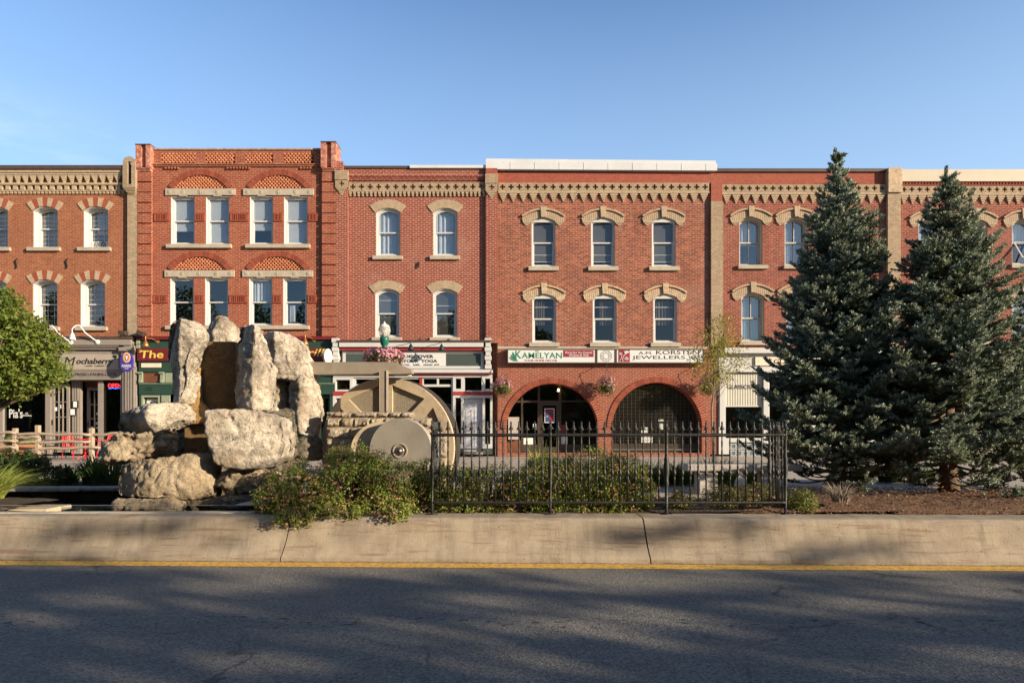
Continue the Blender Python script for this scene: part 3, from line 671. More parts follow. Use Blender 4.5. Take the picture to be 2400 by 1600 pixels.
for x0, x1 in ((789, 817), (1139, 1166)):
    top = 404 if x0 < 1000 else 398
    MB().pb(x0, 412 if x0 > 1000 else 425, x1, 803, YW - .145, YW - .002).build('pilaster', BR_C, C.o)
    c_ = MB(); cx = (x0 + x1) / 2; t0 = 404 if x0 < 1000 else 412
    c_.holes(F2([(x0 - .5, t0 + 22), (x1 + .5, t0 + 22), (x1 + .5, t0 + 40), (x0 - .5, t0 + 40)]), [F2(cross(cx, t0 + 31, 6.2))], YW - .20, YW - .150)
    c_.pb(x0 - 1, t0, x1 + 1, t0 + 21.9, YW - .23, YW - .02)
    for k, hw in enumerate((11.5, 8.5, 5.5, 2.6)): c_.pb(cx - hw, t0 + 40.1 + k * 4, cx + hw, t0 + 44 + k * 4, YW - .20 + k * .012, YW - .146)
    c_.build('pilaster_capital', CREAM, C.o)
    if x0 < 1000: MB().pb(789, 383, 806, 403.9, YW - .18, YW + .3).build('chimney_stub', BR_C, C.o)
    else: MB().pb(x0, 398, x1, 411.9, YW - .17, YW + .3).build('pilaster_head', BR_P, C.o)
MB().tube([(fx(982), YW - .05, fz(614)), (fx(982), YW - .07, fz(628))], .03, 6).build('tie_iron', BLACKM, C.o)
# yoga shopfront
mb = MB(); mb.pb(797, 800, 1152, 803.6, YW - .42, YW + .3); mb.build('front_cornice', DARKM, C.o)
mb = MB(); mb.pb(800, 803.7, 1134, 815, YW - .36, YW + .3); mb.pb(802, 822, 1134, 867, YW - .05, YW + .3)
mb.pb(805, 823, 1131, 827.2, YW - .09, YW - .051); mb.pb(805, 858, 1131, 864, YW - .09, YW - .051); mb.pb(805, 827.3, 811, 857.9, YW - .09, YW - .051); mb.pb(1127.5, 827.3, 1131, 857.9, YW - .09, YW - .051)
mb.pb(780, 867.1, 1155, 874.5, YW - .28, YW + .3); mb.pb(782, 880, 1154, 884, YW - .08, YW + .3)
for x0 in (783, 1137):
    for k in range(7): mb.pb(x0 + (k % 2) * 2, 795 + k * 10, x0 + 15 - (k % 2) * 2, 804.6 + k * 10, YW - .38 + k * .03, YW + .1)
# left pier with small light, right door bay
mb.holes(F2([(781, 884.1), (828, 884.1), (828, 917), (781, 917)]), [F2([(788, 890), (821, 890), (821, 913), (788, 913)])], YW - .06, YW + .1)
mb.holes(F2([(781, 927), (828, 927), (828, 1050), (781, 1050)]), [F2([(788, 933), (821, 933), (821, 1042), (788, 1042)])], YW - .06, YW + .1)
mb.holes(F2([(1062, 878), (1154, 878), (1154, 917.5), (1062, 917.5)]), [F2([(1068, 887), (1081, 887), (1081, 911), (1068, 911)]), F2([(1089, 883), (1129, 883), (1129, 915), (1089, 915)]), F2([(1137, 887), (1149, 887), (1149, 911), (1137, 911)])], YW - .07, YW + .1)
mb.holes(F2([(1062, 926), (1154, 926), (1154, 1050), (1062, 1050)]), [F2([(1067.5, 932), (1081, 932), (1081, 1040), (1067.5, 1040)]), F2([(1087, 933), (1131, 933), (1131, 1049.9), (1087, 1049.9)]), F2([(1136.5, 932), (1149, 932), (1149, 1040), (1136.5, 1040)])], YW - .07, YW + .1)
mb.holes(F2([(828.2, 884.1), (1061.8, 884.1), (1061.8, 1058), (828.2, 1058)]), [F2([(833, 888), (925, 888), (925, 900), (833, 900)]), F2([(933, 888), (985, 888), (985, 900), (933, 900)]), F2([(992, 887), (1024, 887), (1024, 900.5), (992, 900.5)]), F2([(1028, 887), (1058, 887), (1058, 900.5), (1028, 900.5)]), F2([(833, 906), (925, 906), (925, 1036), (833, 1036)]), F2([(930, 906), (1058, 906), (1058, 1036), (930, 1036)])], YW + .0, YW + .12)
mb.build('shopfront', WHITE, C.o)
mb = MB(); mb.pb(801, 815.1, 1134, 821.8, YW - .25, YW + .1); mb.pb(783, 874.6, 1154, 877.9, YW - .20, YW + .1); mb.pb(781, 917.6, 828, 926.5, YW - .09, YW + .1); mb.pb(1062, 917.9, 1154, 925.6, YW - .10, YW + .1); mb.pb(983.5, 884.5, 990, 904, YW - .03, YW - .001)
mb.build('red_trim', REDT, C.o)
SLATE = M('slate_panel', (.055, .07, .065), .35, .12, 2.)
mb = MB(); mb.pb(811.2, 829, 944, 857.8, YW - .062, YW - .051); mb.pb(1045.5, 829, 1127, 857.8, YW - .062, YW - .051)
mb.build('fascia_panel', SLATE, C.o)
mb = MB(); mb.pb(781, 1050.2, 828, 1064, YW - .09, YW + .1); mb.pb(1062, 1050.2, 1086, 1064, YW - .09, YW + .1); mb.pb(1132, 1050.2, 1154, 1064, YW - .09, YW + .1)
mb.build('plinth', SLATE, C.o)
mb = MB()
for (x0, y0, x1, y1) in ((788, 890, 821, 913), (788, 933, 821, 1042), (1068, 887, 1081, 911), (1089, 883, 1129, 915), (1137, 887, 1149, 911), (1067.5, 932, 1081, 1040), (1136.5, 932, 1149, 1040)): mb.pb(x0 - .4, y0 - .4, x1 + .4, y1 + .4, YW + .105, YW + .115)
mb.pb(830, 885, 1060, 1037, YW + .125, YW + .135)
mb.build('shop_window', GLASS_S, C.o)
d = MB(); d.pb(1088, 934, 1130, 1057, YW + .06, YW + .12)
for (x0, x1) in ((1092, 1106), (1112, 1126)):
    for (y0, y1) in ((941, 953), (958, 1000), (1006, 1046)):
        d.holes(F2([(x0, y0), (x1, y0), (x1, y1), (x0, y1)]), [F2([(x0 + 1.6, y0 + 1.6), (x1 - 1.6, y0 + 1.6), (x1 - 1.6, y1 - 1.6), (x0 + 1.6, y1 - 1.6)])], YW + .045, YW + .0595)
dr = d.build('door', M('door_white', (.46, .46, .49), .45, .03, 2.), C.o)
MB().pb(1090, 996, 1093, 1003, YW + .02, YW + .0595).build('handle', BRONZE, dr)
MB().pb(1086.2, 1057.5, 1131.8, 1064, YW - .35, YW + .12).build('door_step', STONE, C.o)

# ------------------------------------------------------------------ D: brick block with the two ground floor arches
D = Bld('arched_brick_building', 'mixed red brick building with two round ground-floor arches and a white metal parapet', px=(1166.3, 1664), roof=404)
for row, (yt, yb) in enumerate(((511, 625), (690, 803))):
    for k, cx in enumerate(((1273.5, 1413, 1555.5), (1275, 1417, 1559))[row]):
        D.window(cx - 28, yt, cx + 28, yb, 9, depth=.09, frame=4.8, sill=(cx - 35, yb + .5, cx + 35.5, yb + 10),
                 blind=((.93, BL_G), (.90, BL_G), (.95, BL_G))[k] if row == 0 else None, curtain=None if row == 0 else [((.05, .55), (.3, .95), (.1, .8))[k] + (.06, .62, BL_B)], rails=(.74, .88) if row == 0 else (.25, .52), meet=.5, pane=GLASS_D)
        MB().prism(F2(win_poly(cx - 27.5, yt + .4, cx + 27.5, yt + 9.5, 9)), YW + .03, YW + .088).build('window_head', WHITE, D.o)
        D.hood_mould(cx - 28, yt, cx + 28, 9, aged=row)
D.wall(BR_D, 430, 812, name='wall')
MB().holes(F2([(1166.3, 404), (1664, 404), (1664, 429.9), (1166.3, 429.9)]), [], YW, YW + .36).build('parapet_brick', BR_P, D.o)
AX = ((1187, 1402, 898), (1435, 1645, 896))
D.holes = [arc_pts((a + b_) / 2, t + (b_ - a) / 2, (b_ - a) / 2, -math.pi / 2, math.pi / 2, 40) + [(b_, 1061.5), (a, 1061.5)] for a, b_, t in AX]
D.wall(BR_ARCH, 818, 1070, name='ground_floor_wall', thick=.62)
D.body(BR_D)
rg = MB()
for a, b_, t in AX:
    R = (b_ - a) / 2; cx = (a + b_) / 2; cy = t + R
    ring(rg, cx, cy, R - .2, R + 12.5, -math.pi / 2, math.pi / 2, 58, YW - .035, YW + .2, .13)
ro = rg.build('arch_ring', BR_V, D.o)
for a, b_, t in AX:
    R = (b_ - a) / 2; cx = (a + b_) / 2; cy = t + R
    MB().prism(F2(arc_pts(cx, cy, R + 12, -math.pi / 2, math.pi / 2, 36) + arc_pts(cx, cy, R + .3, math.pi / 2, -math.pi / 2, 36)), YW - .028, YW - .004).build('mortar_bed', MORT, ro)
MB().pb(1166.5, 812, 1663.8, 817.9, YW - .05, YW + .4).build('stone_course', STONE, D.o)
mb = MB(); P_ = [(1139, 374), (1676, 379), (1676, 387), (1139, 382)]; mb.prism(F2(P_), YW - .10, YW + .9)
mb.prism(F2([(1139, 382.1), (1678, 387.1), (1678, 403.5), (1139, 400)]), YW - .16, YW + .9)
pf = mb.build('parapet_flashing', FLASH, D.o)
for i in range(9):
    xx = 1196 + i * 57; yy = 382.3 + (xx - 1139) * .0093
    MB().pb(xx, yy + .6, xx + .7, yy + 16.8, YW - .170, YW - .161).build('seam', FLASH, pf)
cross_band(D, 1168, 1661, 430.5, 451.5, 19.5, 6.2, red=BR_D)
MB().pb(1168, 451.6, 1661, 455, YW - .12, YW - .001).build('cornice_ledge', CREAM_S, D.o)
corbels(D, 1168, 1661, 455.2, 19.5 * 1.18)
# left arch: recessed entrance
a, b_, t = AX[0]; yg = YW + .9
mb = MB()
for x0, x1, y0 in ((1222, 1227, 890), (1262, 1268, 890), (1313, 1319, 890)): mb.pb(x0, y0, x1, 1060, yg - .05, yg + .05)
mb.pb(1186, 936, 1221.9, 941, yg - .04, yg + .04); mb.pb(1227.1, 936, 1261.9, 941, yg - .04, yg + .04); mb.pb(1268.1, 936, 1312.9, 941, yg - .04, yg + .04); mb.pb(1319.1, 936, 1408, 939, yg - .04, yg + .04)
mb.pb(1319.1, 1042, 1408, 1061, yg - .04, yg + .04); mb.pb(1227.1, 1042, 1261.9, 1061, yg - .04, yg + .04)
mb.build('entrance_frame', BRONZE, D.o)
MB().pb(1186, 880, 1412, 1061, yg + .06, yg + .07).build('shop_window', GLASS_S, D.o)
d = MB().holes(F2([(1268.3, 941.3), (1312.7, 941.3), (1312.7, 1060), (1268.3, 1060)]), [F2([(1274, 948), (1307, 948), (1307, 1048), (1274, 1048)])], yg - .06, yg + .02).build('door', BRONZE, D.o)
MB().pb(1305.5, 1006, 1308, 1022, yg - .12, yg - .061).build('handle', BLACKM, d)
MB().pb(1191, 976, 1217, 1030, YW + .66, YW + .76).build('mailbox_panel', M('grey_panel', (.36, .34, .32), .5, .08, 12.), D.o)
MB().pb(1186.5, 1032, 1221.8, 1061, yg - .04, yg + .03).build('kick_panel', BROWN, D.o)
for q in ((1251, 992, 1261, 1006), (1318.5, 1022, 1334.5, 1041), (1228, 1026, 1251, 1042)): MB().pb(*q, yg - .01, yg - .006).build('window_notice', PAPER, D.o)
MB().pb(1318.5, 995, 1333, 1014, yg - .011, yg - .007).build('red_notice', SRED, D.o)
MB().box(fx(1166.5), fx(1412), YW + .63, yg + 1.0, GZ - .2, GZ + .03).build('entrance_floor', STONE, D.o)
MB().box(fx(1186), fx(1412), YW + .63, yg + 1.0, fz(893), fz(888)).build('entrance_ceiling', INT_L, D.o)
# right arch: rolling grille over a dark shop window
yr = YW + .42; g = MB()
yy = 905
while yy < 1052:
    g.tube([(fx(1430), yr, fz(yy)), (fx(1650), yr, fz(yy))], .006, 4, False); yy += 3.4
for i in range(22): g.pb(1436 + i * 9.7, 898, 1436.4 + i * 9.7, 1052, yr + .007, yr + .012)
g.pb(1433, 1052, 1648, 1056, yr - .03, yr + .03)
g.build('security_grille', M('grille_steel', (.13, .12, .10), .5, .2, 8., metal=.5), D.o)
MB().pb(1430, 890, 1650, 1061, YW + .56, YW + .57).build('shop_window', GLASS_S, D.o)
MB().pb(1431, 1040, 1650, 1061.4, YW + .46, YW + .55).build('plinth', BRONZE, D.o)
for (x0, y0, x1, y1) in ((1549, 982, 1561, 986), (1548, 992, 1560, 1006), (1508, 1000, 1524, 1014), (1508, 1021, 1535, 1038)): MB().pb(x0, y0, x1, y1, yr + .02, yr + .03).build('window_notice', PAPER, D.o)
MB().pb(1565, 1024, 1572, 1040, yr + .02, yr + .03).build('blue_notice', M('notice_blue', (.12, .3, .5), .7, .1, 10.), D.o)

# ------------------------------------------------------------------ E: dark red brick with the glass shop
E = Bld('sash_window_brick_building', 'dark red brick building with old wooden sash windows, behind the left spruce', px=(1664.3, 2106), roof=404)
for row, (yt, yb) in enumerate(((510, 622), (687, 800))):
    for k, cx in enumerate(((1759.5, 1866, 1974), (1764, 1870, 1980))[row]):
        E.window(cx - 27, yt, cx + 27, yb, 9, depth=.20, frame=5, mat=WOODP, vmunt=True, sill=(cx - 31, yb + .5, cx + 39, yb + 9),
                 curtain=[(.02, .48, .04, .96, CURT), (.55, .98, .04, .96, CURT)] if (k or row) else [(.02, .98, .04, .55, CURT)], lining=True)
        E.hood_mould(cx - 27, yt, cx + 27, 9)
E.wall(BR_E, 430, 815)
MB().pb(1664.3, 404, 2078, 429.9, YW, YW + .36).build('parapet_brick', BR_P, E.o)
MB().pb(1678, 396.5, 2077, 403.9, YW - .08, YW + .4).build('roof_edge', DARKM, E.o)
cross_band(E, 1691, 2074, 434, 454, 18.5, 6.0, red=BR_E); MB().pb(1691, 454.1, 2074, 458, YW - .12, YW - .001).build('cornice_ledge', CREAM_S, E.o)
corbels(E, 1691, 2074, 458.2, 18.5 * 1.2)
MB().pb(1664.5, 474, 1692, 812, YW - .13, YW - .002).build('pilaster', CREAM, E.o)
MB().pb(1664.5, 429.9, 1690.8, 473.9, YW - .13, YW - .002).build('pilaster_head', BR_P, E.o)
mb = MB(); mb.pb(2076, 455, 2106, 812, YW - .16, YW - .002); mb.build('pilaster', CREAM, E.o)
mb = MB(); mb.pb(2075, 398, 2107, 454.9, YW - .24, YW + .4); mb.build('pilaster_cap', WORN if False else CREAM_A, E.o)
E.body(BR_E)
mb = MB(); mb.pb(1692, 817, 2074, 829, YW - .32, YW + .3); mb.pb(1684, 829.1, 2072, 867, YW - .05, YW + .3); mb.pb(1684, 867.1, 2072, 872, YW - .10, YW + .3)
mb.pb(1684, 872.1, 1700, 1064, YW - .05, YW + .3); mb.pb(1789, 872.1, 1800, 1064, YW - .05, YW + .3); mb.pb(1700.1, 1026, 1788.9, 1036, YW - .04, YW + .2); mb.pb(1700.1, 1036.1, 1712, 1064, YW - .04, YW + .2); mb.pb(1783, 1036.1, 1788.9, 1064, YW - .04, YW + .2); mb.pb(1712.1, 1071, 1782.9, 1075, YW - .04, YW + .2)
mb.pb(1900, 872.1, 1910, 1064, YW - .05, YW + .3); mb.pb(2062, 872.1, 2072, 1064, YW - .05, YW + .3); mb.pb(1910.1, 1026, 2061.9, 1064, YW - .04, YW + .2); mb.pb(1686, 874, 1697, 1000, YW - .075, YW - .051)
mb.build('shopfront', WHITE, E.o)
MB().pb(1664.4, 812, 1683.8, 1064, YW - .001, YW + .36).build('ground_pier', BR_ARCH, E.o)
MB().pb(1700.2, 872.2, 1788.8, 1025.8, YW + .16, YW + .17).build('shop_window', GLASS_S, E.o)
MB().pb(1910.2, 872.2, 2061.8, 1025.8, YW + .16, YW + .17).build('shop_window', GLASS_S, E.o)
glazed_door(E.o, 1803, 880, 1897, 1062, YW + .25, 1, 1, WHITE, foot=30)
bl = MB(); n = 29
V = []
for i in range(n + 1):
    X = fx(1702 + 86 * i / n); V += [(X, YW + .06 + .012 * (i % 2), fz(874)), (X, YW + .06 + .012 * (i % 2), fz(951))]
bl.raw(V, [(2 * i, 2 * i + 1, 2 * i + 3, 2 * i + 2) for i in range(n)])
blo = bl.build('blind', M('cream_blind', (.42, .40, .34), .8, .08, 6.), E.o)
MB().pb(1702, 950, 1788, 953, YW + .05, YW + .09).build('blind_bar', WHITE, E.o)
til = MB(); til.pb(1712, 1037, 1783, 1070, YW + .05, YW + .08)
to = til.build('tile_panel', M('tile_blue_grey', (.10, .13, .15), .5, .1, 6.), E.o)
til = MB()
for i in range(5):
    for j in range(2):
        cx, cy = 1719.5 + i * 14, 1045.5 + j * 16.3
        til.holes(F2(arc_pts(cx, cy, 7.2, -math.pi, math.pi, 8)[:-1]), [F2(arc_pts(cx, cy, 5.6, -math.pi, math.pi, 8)[:-1])], YW + .035, YW + .049)
        if i < 4: til.pb(cx + 7.25, cy - .7, cx + 9.0, cy + .7, YW + .036, YW + .049)
        for q in range(4):
            a = q * math.pi / 2 + math.pi / 4; til.lathe([(.022, 0), (.022, .012)], (fx(cx + 8.4 * math.cos(a)), YW + .049, fz(cy + 8.4 * math.sin(a))), 6, 'Y')
til.build('lattice', WHITE, to)
dis = MB()
RD = random.Random(3)
DIS = {}
for i in range(26):
    c_ = RD.choice([(.7, .5, .12), (.12, .4, .45), (.6, .2, .08), (.7, .66, .55), (.2, .35, .12), (.5, .1, .1)])
    DIS.setdefault(c_, MB()).lathe([(.001, -.01), (RD.uniform(.03, .10), -.008), (RD.uniform(.02, .07), .008), (.001, .01)], (fx(RD.uniform(1706, 1784)), YW + .4 + RD.random() * .3, fz(RD.choice([RD.uniform(960, 985), RD.uniform(1008, 1022)]))), 9, 'Y')
for c_, q in DIS.items(): q.build('window_ornament', M('ornament_%d%d' % (c_[0] * 100, c_[1] * 100), c_, .4, .1, 8.), E.o)

# ------------------------------------------------------------------ F: right-hand brick block
F = Bld('right_brick_building', 'red brick building at the right edge with cream flashing and tilted hopper windows', px=(2106.3, 2560), roof=430)
for row, (yt, yb) in enumerate(((515, 620), (690, 800))):
    for k, cx in enumerate((2178, 2288, 2398, 2508)):
        F.window(cx - 26, yt, cx + 26, yb, 9, depth=.16, frame=5, mat=WOODP, sill=(cx - 31, yb + .5, cx + 33, yb + 9), curtain=[(.05, .95, .05, .5, CURT)], meet=.5)
        F.hood_mould(cx - 26, yt, cx + 26, 9)
        if row == 0:
            h = MB(); x0, x1 = fx(cx - 21), fx(cx + 21); za, zb = fz(566), fz(618)
            L = za - zb; ang = math.radians(33); yb_ = YW - math.sin(ang) * L + .05; zbb = za - math.cos(ang) * L
            q = [(0, 1), (1, 1), (1, 0), (0, 0)]
            def pt(u, v, o): 
                return (x0 + (x1 - x0) * u, YW + .05 - math.sin(ang) * L * v + o * math.cos(ang), za - math.cos(ang) * L * v - o * math.sin(ang))
            for (u0, u1, v0, v1) in ((0, .08, 0, 1), (.92, 1, 0, 1), (.081, .919, 0, .06), (.081, .919, .94, 1)):
                V = [pt(u, v, o) for o in (0, .04) for (u, v) in ((u0, v0), (u1, v0), (u1, v1), (u0, v1))]
                h.raw(V, [(0, 1, 2, 3), (7, 6, 5, 4), (0, 4, 5, 1), (1, 5, 6, 2), (2, 6, 7, 3), (3, 7, 4, 0)])
            ho = h.build('hopper_sash', WOODP, F.o)
            MB().raw([pt(.081, .061, .02), pt(.919, .061, .02), pt(.919, .939, .02), pt(.081, .939, .02)], [(3, 2, 1, 0)]).build('pane', GLASS_U, ho)
F.wall(BR_E, 428, 815)
F.body(BR_E)
MB().pb(2107, 400, 2560, 427.9, YW - .14, YW + .5).build('parapet_flashing', M('cream_flashing', (.46, .395, .31), .55, .06, 2., dirt=(2., (.45, .36, .27), .4)), F.o)
mb = MB()
for i in range(62): mb.pb(2107 + i * 7.3, 430, 2111 + i * 7.3, 434, YW - .08, YW - .001)
mb.pb(2107, 434.1, 2560, 437.5, YW - .10, YW - .001); mb.build('dentil_row', BR_V, F.o)
cross_band(F, 2107, 2559, 437.7, 456, 18.0, 5.6, red=BR_E); MB().pb(2107, 456.1, 2559, 459.5, YW - .12, YW - .001).build('cornice_ledge', CREAM_S, F.o)
corbels(F, 2107, 2559, 459.7, 18.0 * 1.15)
mb = MB(); mb.pb(2107, 815.1, 2559, 828, YW - .3, YW + .3); mb.pb(2107, 828.1, 2559, 872, YW - .05, YW + .3)
for x0 in (2107, 2200, 2290, 2400, 2540): mb.pb(x0, 872.1, x0 + 12, 1064, YW - .05, YW + .3)
mb.pb(2119.2, 1030, 2199.8, 1064, YW - .03, YW + .2); mb.pb(2302.2, 1030, 2399.8, 1064, YW - .03, YW + .2)
mb.build('shopfront', WOODP, F.o)
MB().pb(2119.2, 872.2, 2539, 1064, YW + .16, YW + .17).build('shop_window', GLASS_S, F.o)
# ------------------------------------------------------------------ signs, lamps and other things on the fronts
def sign(name, label, loc, group=None, cat='sign'): return thing(name, label, cat, loc, group)
# cafe lettering board
s = sign('shop_sign', 'dark italic script lettering on the taupe cafe fascia, small text line below', (fx(215), YW - .1, fz(850)))
LY = YW - .106
ftext('lettering', 'M', 154, 837, 181, 857, LY, INK, s, shear=.25, bold=.0)
ftext('lettering', 'ochaberry', 183, 840, 270, 857.5, LY, INK, s, shear=.25, bold=.022)
MB().tube([(fx(269), LY - .01, fz(836)), (fx(272), LY - .01, fz(834.5)), (fx(275.5), LY - .01, fz(836)), (fx(274.5), LY - .01, fz(841))], [.02, .05, .05, .01], 6).build('bean_mark', INK, s)
ftext('small_lettering', 'COFFEE   COMPANY LTD.', 203, 856.5, 261, 859.6, LY, INK, s, bold=.0)
s = sign('slogan_sign', 'narrow taupe board with dark menu words under the cafe lettering', (fx(200), YW - .1, fz(877)))
MB().pb(60, 872.5, 281, 882, YW - .10, YW - .0815).build('board', TAUPE, s)
ftext('lettering', 'FRESH ROAST-ESPRESSO-PANINI-LATTE', 108, 874.2, 277, 880.6, YW - .101, INK, s, bold=.012)
s = sign('window_lettering', 'white painted lettering on the dark cafe window beside the tree', (fx(38), YW + .19, fz(965)))
ftext('lettering', "Pia's", 13, 957, 45, 979, YW + .193, SWHITE, s, bold=.015, depth=.004)
ftext('small_lettering', 'on', 51, 966, 57, 970, YW + .193, SWHITE, s, depth=.004); ftext('small_lettering', 'Broadway', 46, 970.5, 66, 976, YW + .193, SWHITE, s, bold=.01, depth=.004)
s = sign('neon_sign', 'lit red neon open sign with blue wave in the cafe window', (fx(265), YW + .1, fz(905)))
ftext('lettering', 'OPEN', 250, 898, 281, 907.5, YW + .09, emit('neon_red', (1., .03, .04), 1.1), s, depth=.02)
MB().tube([(fx(251 + i * 2), YW + .085, fz(909.5 + math.sin(i * .9) * .8)) for i in range(16)], .012, 6).build('wave_tube', emit('neon_blue', (.04, .18, 1.), 1.0), s)
# round projecting beer sign
s = sign('oval_hanging_sign', 'blue oval beer sign with an orange ring hanging at the cafe pilaster', (fx(314), YW - .5, fz(850)))
ell = lambda cx, cy, a, b, n=28: [(cx + a * math.cos(2 * math.pi * i / n), cy + b * math.sin(2 * math.pi * i / n)) for i in range(n)]
MB().prism(F2(ell(314, 851, 14.6, 22.5)), YW - .54, YW - .44).build('board', SBLUE, s)
MB().holes(F2(ell(315, 841, 7.6, 10.6)), [F2(ell(315, 841, 4.6, 7.2))], YW - .556, YW - .541).build('ring', SORANGE, s)
MB().holes(F2(ell(315, 841, 8.6, 11.8)), [F2(ell(315, 841, 7.7, 10.8))], YW - .55, YW - .541).build('ring_edge', SWHITE, s)
MB().prism(F2([(312, 836.5), (318, 836.5), (317, 841), (316.4, 846), (313.6, 846), (313, 841)]), YW - .556, YW - .541).build('glass_mark', SWHITE, s)
ftext('lettering', "FOSTER'S", 304, 857, 325, 863.6, YW - .541, SWHITE, s, bold=.012)
ftext('small_lettering', 'LAGER', 310.5, 865.5, 319.5, 867.6, YW - .541, SWHITE, s, bold=.01)
MB().tube([(fx(316), YW - .02, fz(826)), (fx(316), YW - .3, fz(822)), (fx(315), YW - .5, fz(822)), (fx(314), YW - .5, fz(829))], .014, 6).build('bracket', BLACKM, s)
# pub sign
s = sign('pub_sign', 'long maroon pub fascia board with gold script, mostly hidden by the rocks', (fx(560), YW - .12, fz(831)))
MB().pb(327, 817.3, 786, 846.6, YW - .17, YW - .02).build('board', MAROON, s)
ftext('lettering', 'The', 334, 822.5, 388, 840, YW - .172, YEL, s, shear=.1, bold=.012)
MB().tube([(fx(334 + 2.2 * math.cos(a / 3.)), YW - .18, fz(824 + 2.6 * math.sin(a / 3.))) for a in range(-6, 10)], .012, 5).build('flourish', YEL, s)
ftext('lettering', 'Grill', 700, 818, 764, 836, YW - .172, YEL, s, shear=.3, bold=.008)
s = sign('house_number', 'dark number 175 on the green panel above the pub side door', (fx(352), YW - .09, fz(912)))
ftext('lettering', '175', 343.5, 907, 359, 916, YW - .081, INK, s, shear=.3, bold=.008)
s = sign('house_number', 'pale number 171 on the green panel right of the tall rocks', (fx(742), YW - .09, fz(908)))
ftext('lettering', '171', 736, 903, 752, 912, YW - .081, YEL, s, shear=.3)
s = sign('oval_hanging_sign', 'white oval sign seen nearly edge-on at the right end of the pub front', (fx(768), YW - .5, fz(836)))
ov = MB().prism([(q[0], q[1]) for q in ell(0, 0, .22, .29)], -.035, .035); ov.xform(Matrix.Translation((fx(775), YW - .45, fz(838))) @ Matrix.Rotation(math.radians(62), 4, 'Z')); ov.build('board', SWHITE, s)
ov = MB().holes([(q[0], q[1]) for q in ell(0, 0, .225, .295)], [[(q[0], q[1]) for q in ell(0, 0, .19, .26)]], -.042, .042); ov.xform(Matrix.Translation((fx(775), YW - .45, fz(838))) @ Matrix.Rotation(math.radians(62), 4, 'Z')); ov.build('rim', BEIGE, s)
MB().tube([(fx(775), YW - .45, fz(827)), (fx(775), YW - .45, fz(820)), (fx(779), YW - .1, fz(819))], .015, 6).build('bracket', BLACKM, s)
# yoga sign
s = sign('shop_sign', 'white yoga studio board with bold black capitals behind the lamp basket', (fx(990), YW - .1, fz(842)))
MB().pb(944.2, 827.4, 1045.3, 858, YW - .10, YW - .0515).build('board', SWHITE, s)
ftext('lettering', 'DISCOVER', 949, 832, 1017, 839.5, YW - .101, INK, s, bold=.024)
ftext('lettering', 'YOUR  YOGA', 945.5, 842.5, 1025.5, 850, YW - .101, INK, s, bold=.024)
ftext('small_lettering', 'YOGA      BARRE      HEALING  ARTS', 946, 853.3, 1030, 856.6, YW - .101, INK, s, bold=.012)
# home decor, diamond and jeweller signs
def boxed(name, label, x0, x1, y0=819, y1=853):
    s = sign(name, label, (fx((x0 + x1) / 2), YW - .2, fz(836)), 'sign boxes above the arches')
    MB().holes(F2([(x0, y0), (x1, y0), (x1, y1), (x0, y1)]), [F2([(x0 + 2.2, y0 + 2.4), (x1 - 2.2, y0 + 2.4), (x1 - 2.2, y1 - 2.4), (x0 + 2.2, y1 - 2.4)])], YW - .28, YW - .002).build('frame', BRONZE, s)
    MB().pb(x0 + 2.25, y0 + 2.45, x1 - 2.25, y1 - 2.45, YW - .262, YW - .05).build('face', SWHITE, s); return s
s = boxed('shop_sign', 'white sign box with green capital lettering and a red slogan panel above the left arch', 1189, 1396)
KY = YW - .262
sw = MB()
for k, (xo, w, h0) in enumerate(((-6, 2.6, -2), (-11, 2.0, 4), (-15, 1.6, 9))):
    p0 = (1206 + xo * .6, 829 + h0); pts1 = []; pts2 = []
    for i in range(9):
        u = i / 8; xx = p0[0] + u * u * 8 + k * -1 + u * 3; yy = p0[1] + u * (848 - p0[1])
        ww = w * math.sin(math.pi * (.12 + .80 * u)) ; pts1.append((xx - ww, yy)); pts2.append((xx + ww, yy))
    sw.prism(F2(pts1 + pts2[::-1]), KY - .012, KY - .001)
sw.build('leaf_mark', SGREEN, s)
ftext('lettering', 'K', 1208, 823.5, 1222, 841.5, KY, SGREEN, s, bold=.012); ftext('lettering', 'AMELYAN', 1223, 828, 1316, 841, KY, SGREEN, s, bold=.006)
MB().pb(1254, 823.3, 1262.5, 825, KY - .01, KY - .001).build('macron', SGREEN, s)
ftext('small_lettering', 'YOUR HOME DECOR', 1228.5, 843.8, 1305, 848.6, KY, SRED, s)
MB().pb(1319, 822.5, 1389.5, 838, KY - .008, KY - .0005).build('slogan_panel', SRED, s)
ftext('slogan', "We've Got You Covered", 1323, 825, 1386, 830.4, KY - .008, SWHITE, s, shear=.2, bold=.012)
ftext('slogan', 'Windows & Walls', 1332, 831.4, 1378, 836.4, KY - .008, SWHITE, s, shear=.2, bold=.012)
s = boxed('diamond_sign', 'small square white sign box showing an outline diamond between the two long signs', 1396.2, 1441)
dm = MB(); cx, cy = 1418.5, 836; GREYI = M('thin_line_ink', (.25, .24, .23), .6, .05)
def ln(p, q, w=.35):
    d = Vector((q[0] - p[0], q[1] - p[1])); 
    if d.length < .01: return
    nrm = Vector((-d.y, d.x)).normalized() * w; dm.prism(F2([(p[0] + nrm.x, p[1] + nrm.y), (q[0] + nrm.x, q[1] + nrm.y), (q[0] - nrm.x, q[1] - nrm.y), (p[0] - nrm.x, p[1] - nrm.y)]), KY - .006, KY - .001)
ou = [(cx + 13.5 * math.cos(i * math.pi / 8), cy + 13.2 * math.sin(i * math.pi / 8)) for i in range(16)]
inn = [(cx + 7 * math.cos(i * math.pi / 4 + math.pi / 8), cy + 7 * math.sin(i * math.pi / 4 + math.pi / 8)) for i in range(8)]
md = [(cx + 10.3 * math.cos(i * math.pi / 4), cy + 10.1 * math.sin(i * math.pi / 4)) for i in range(8)]
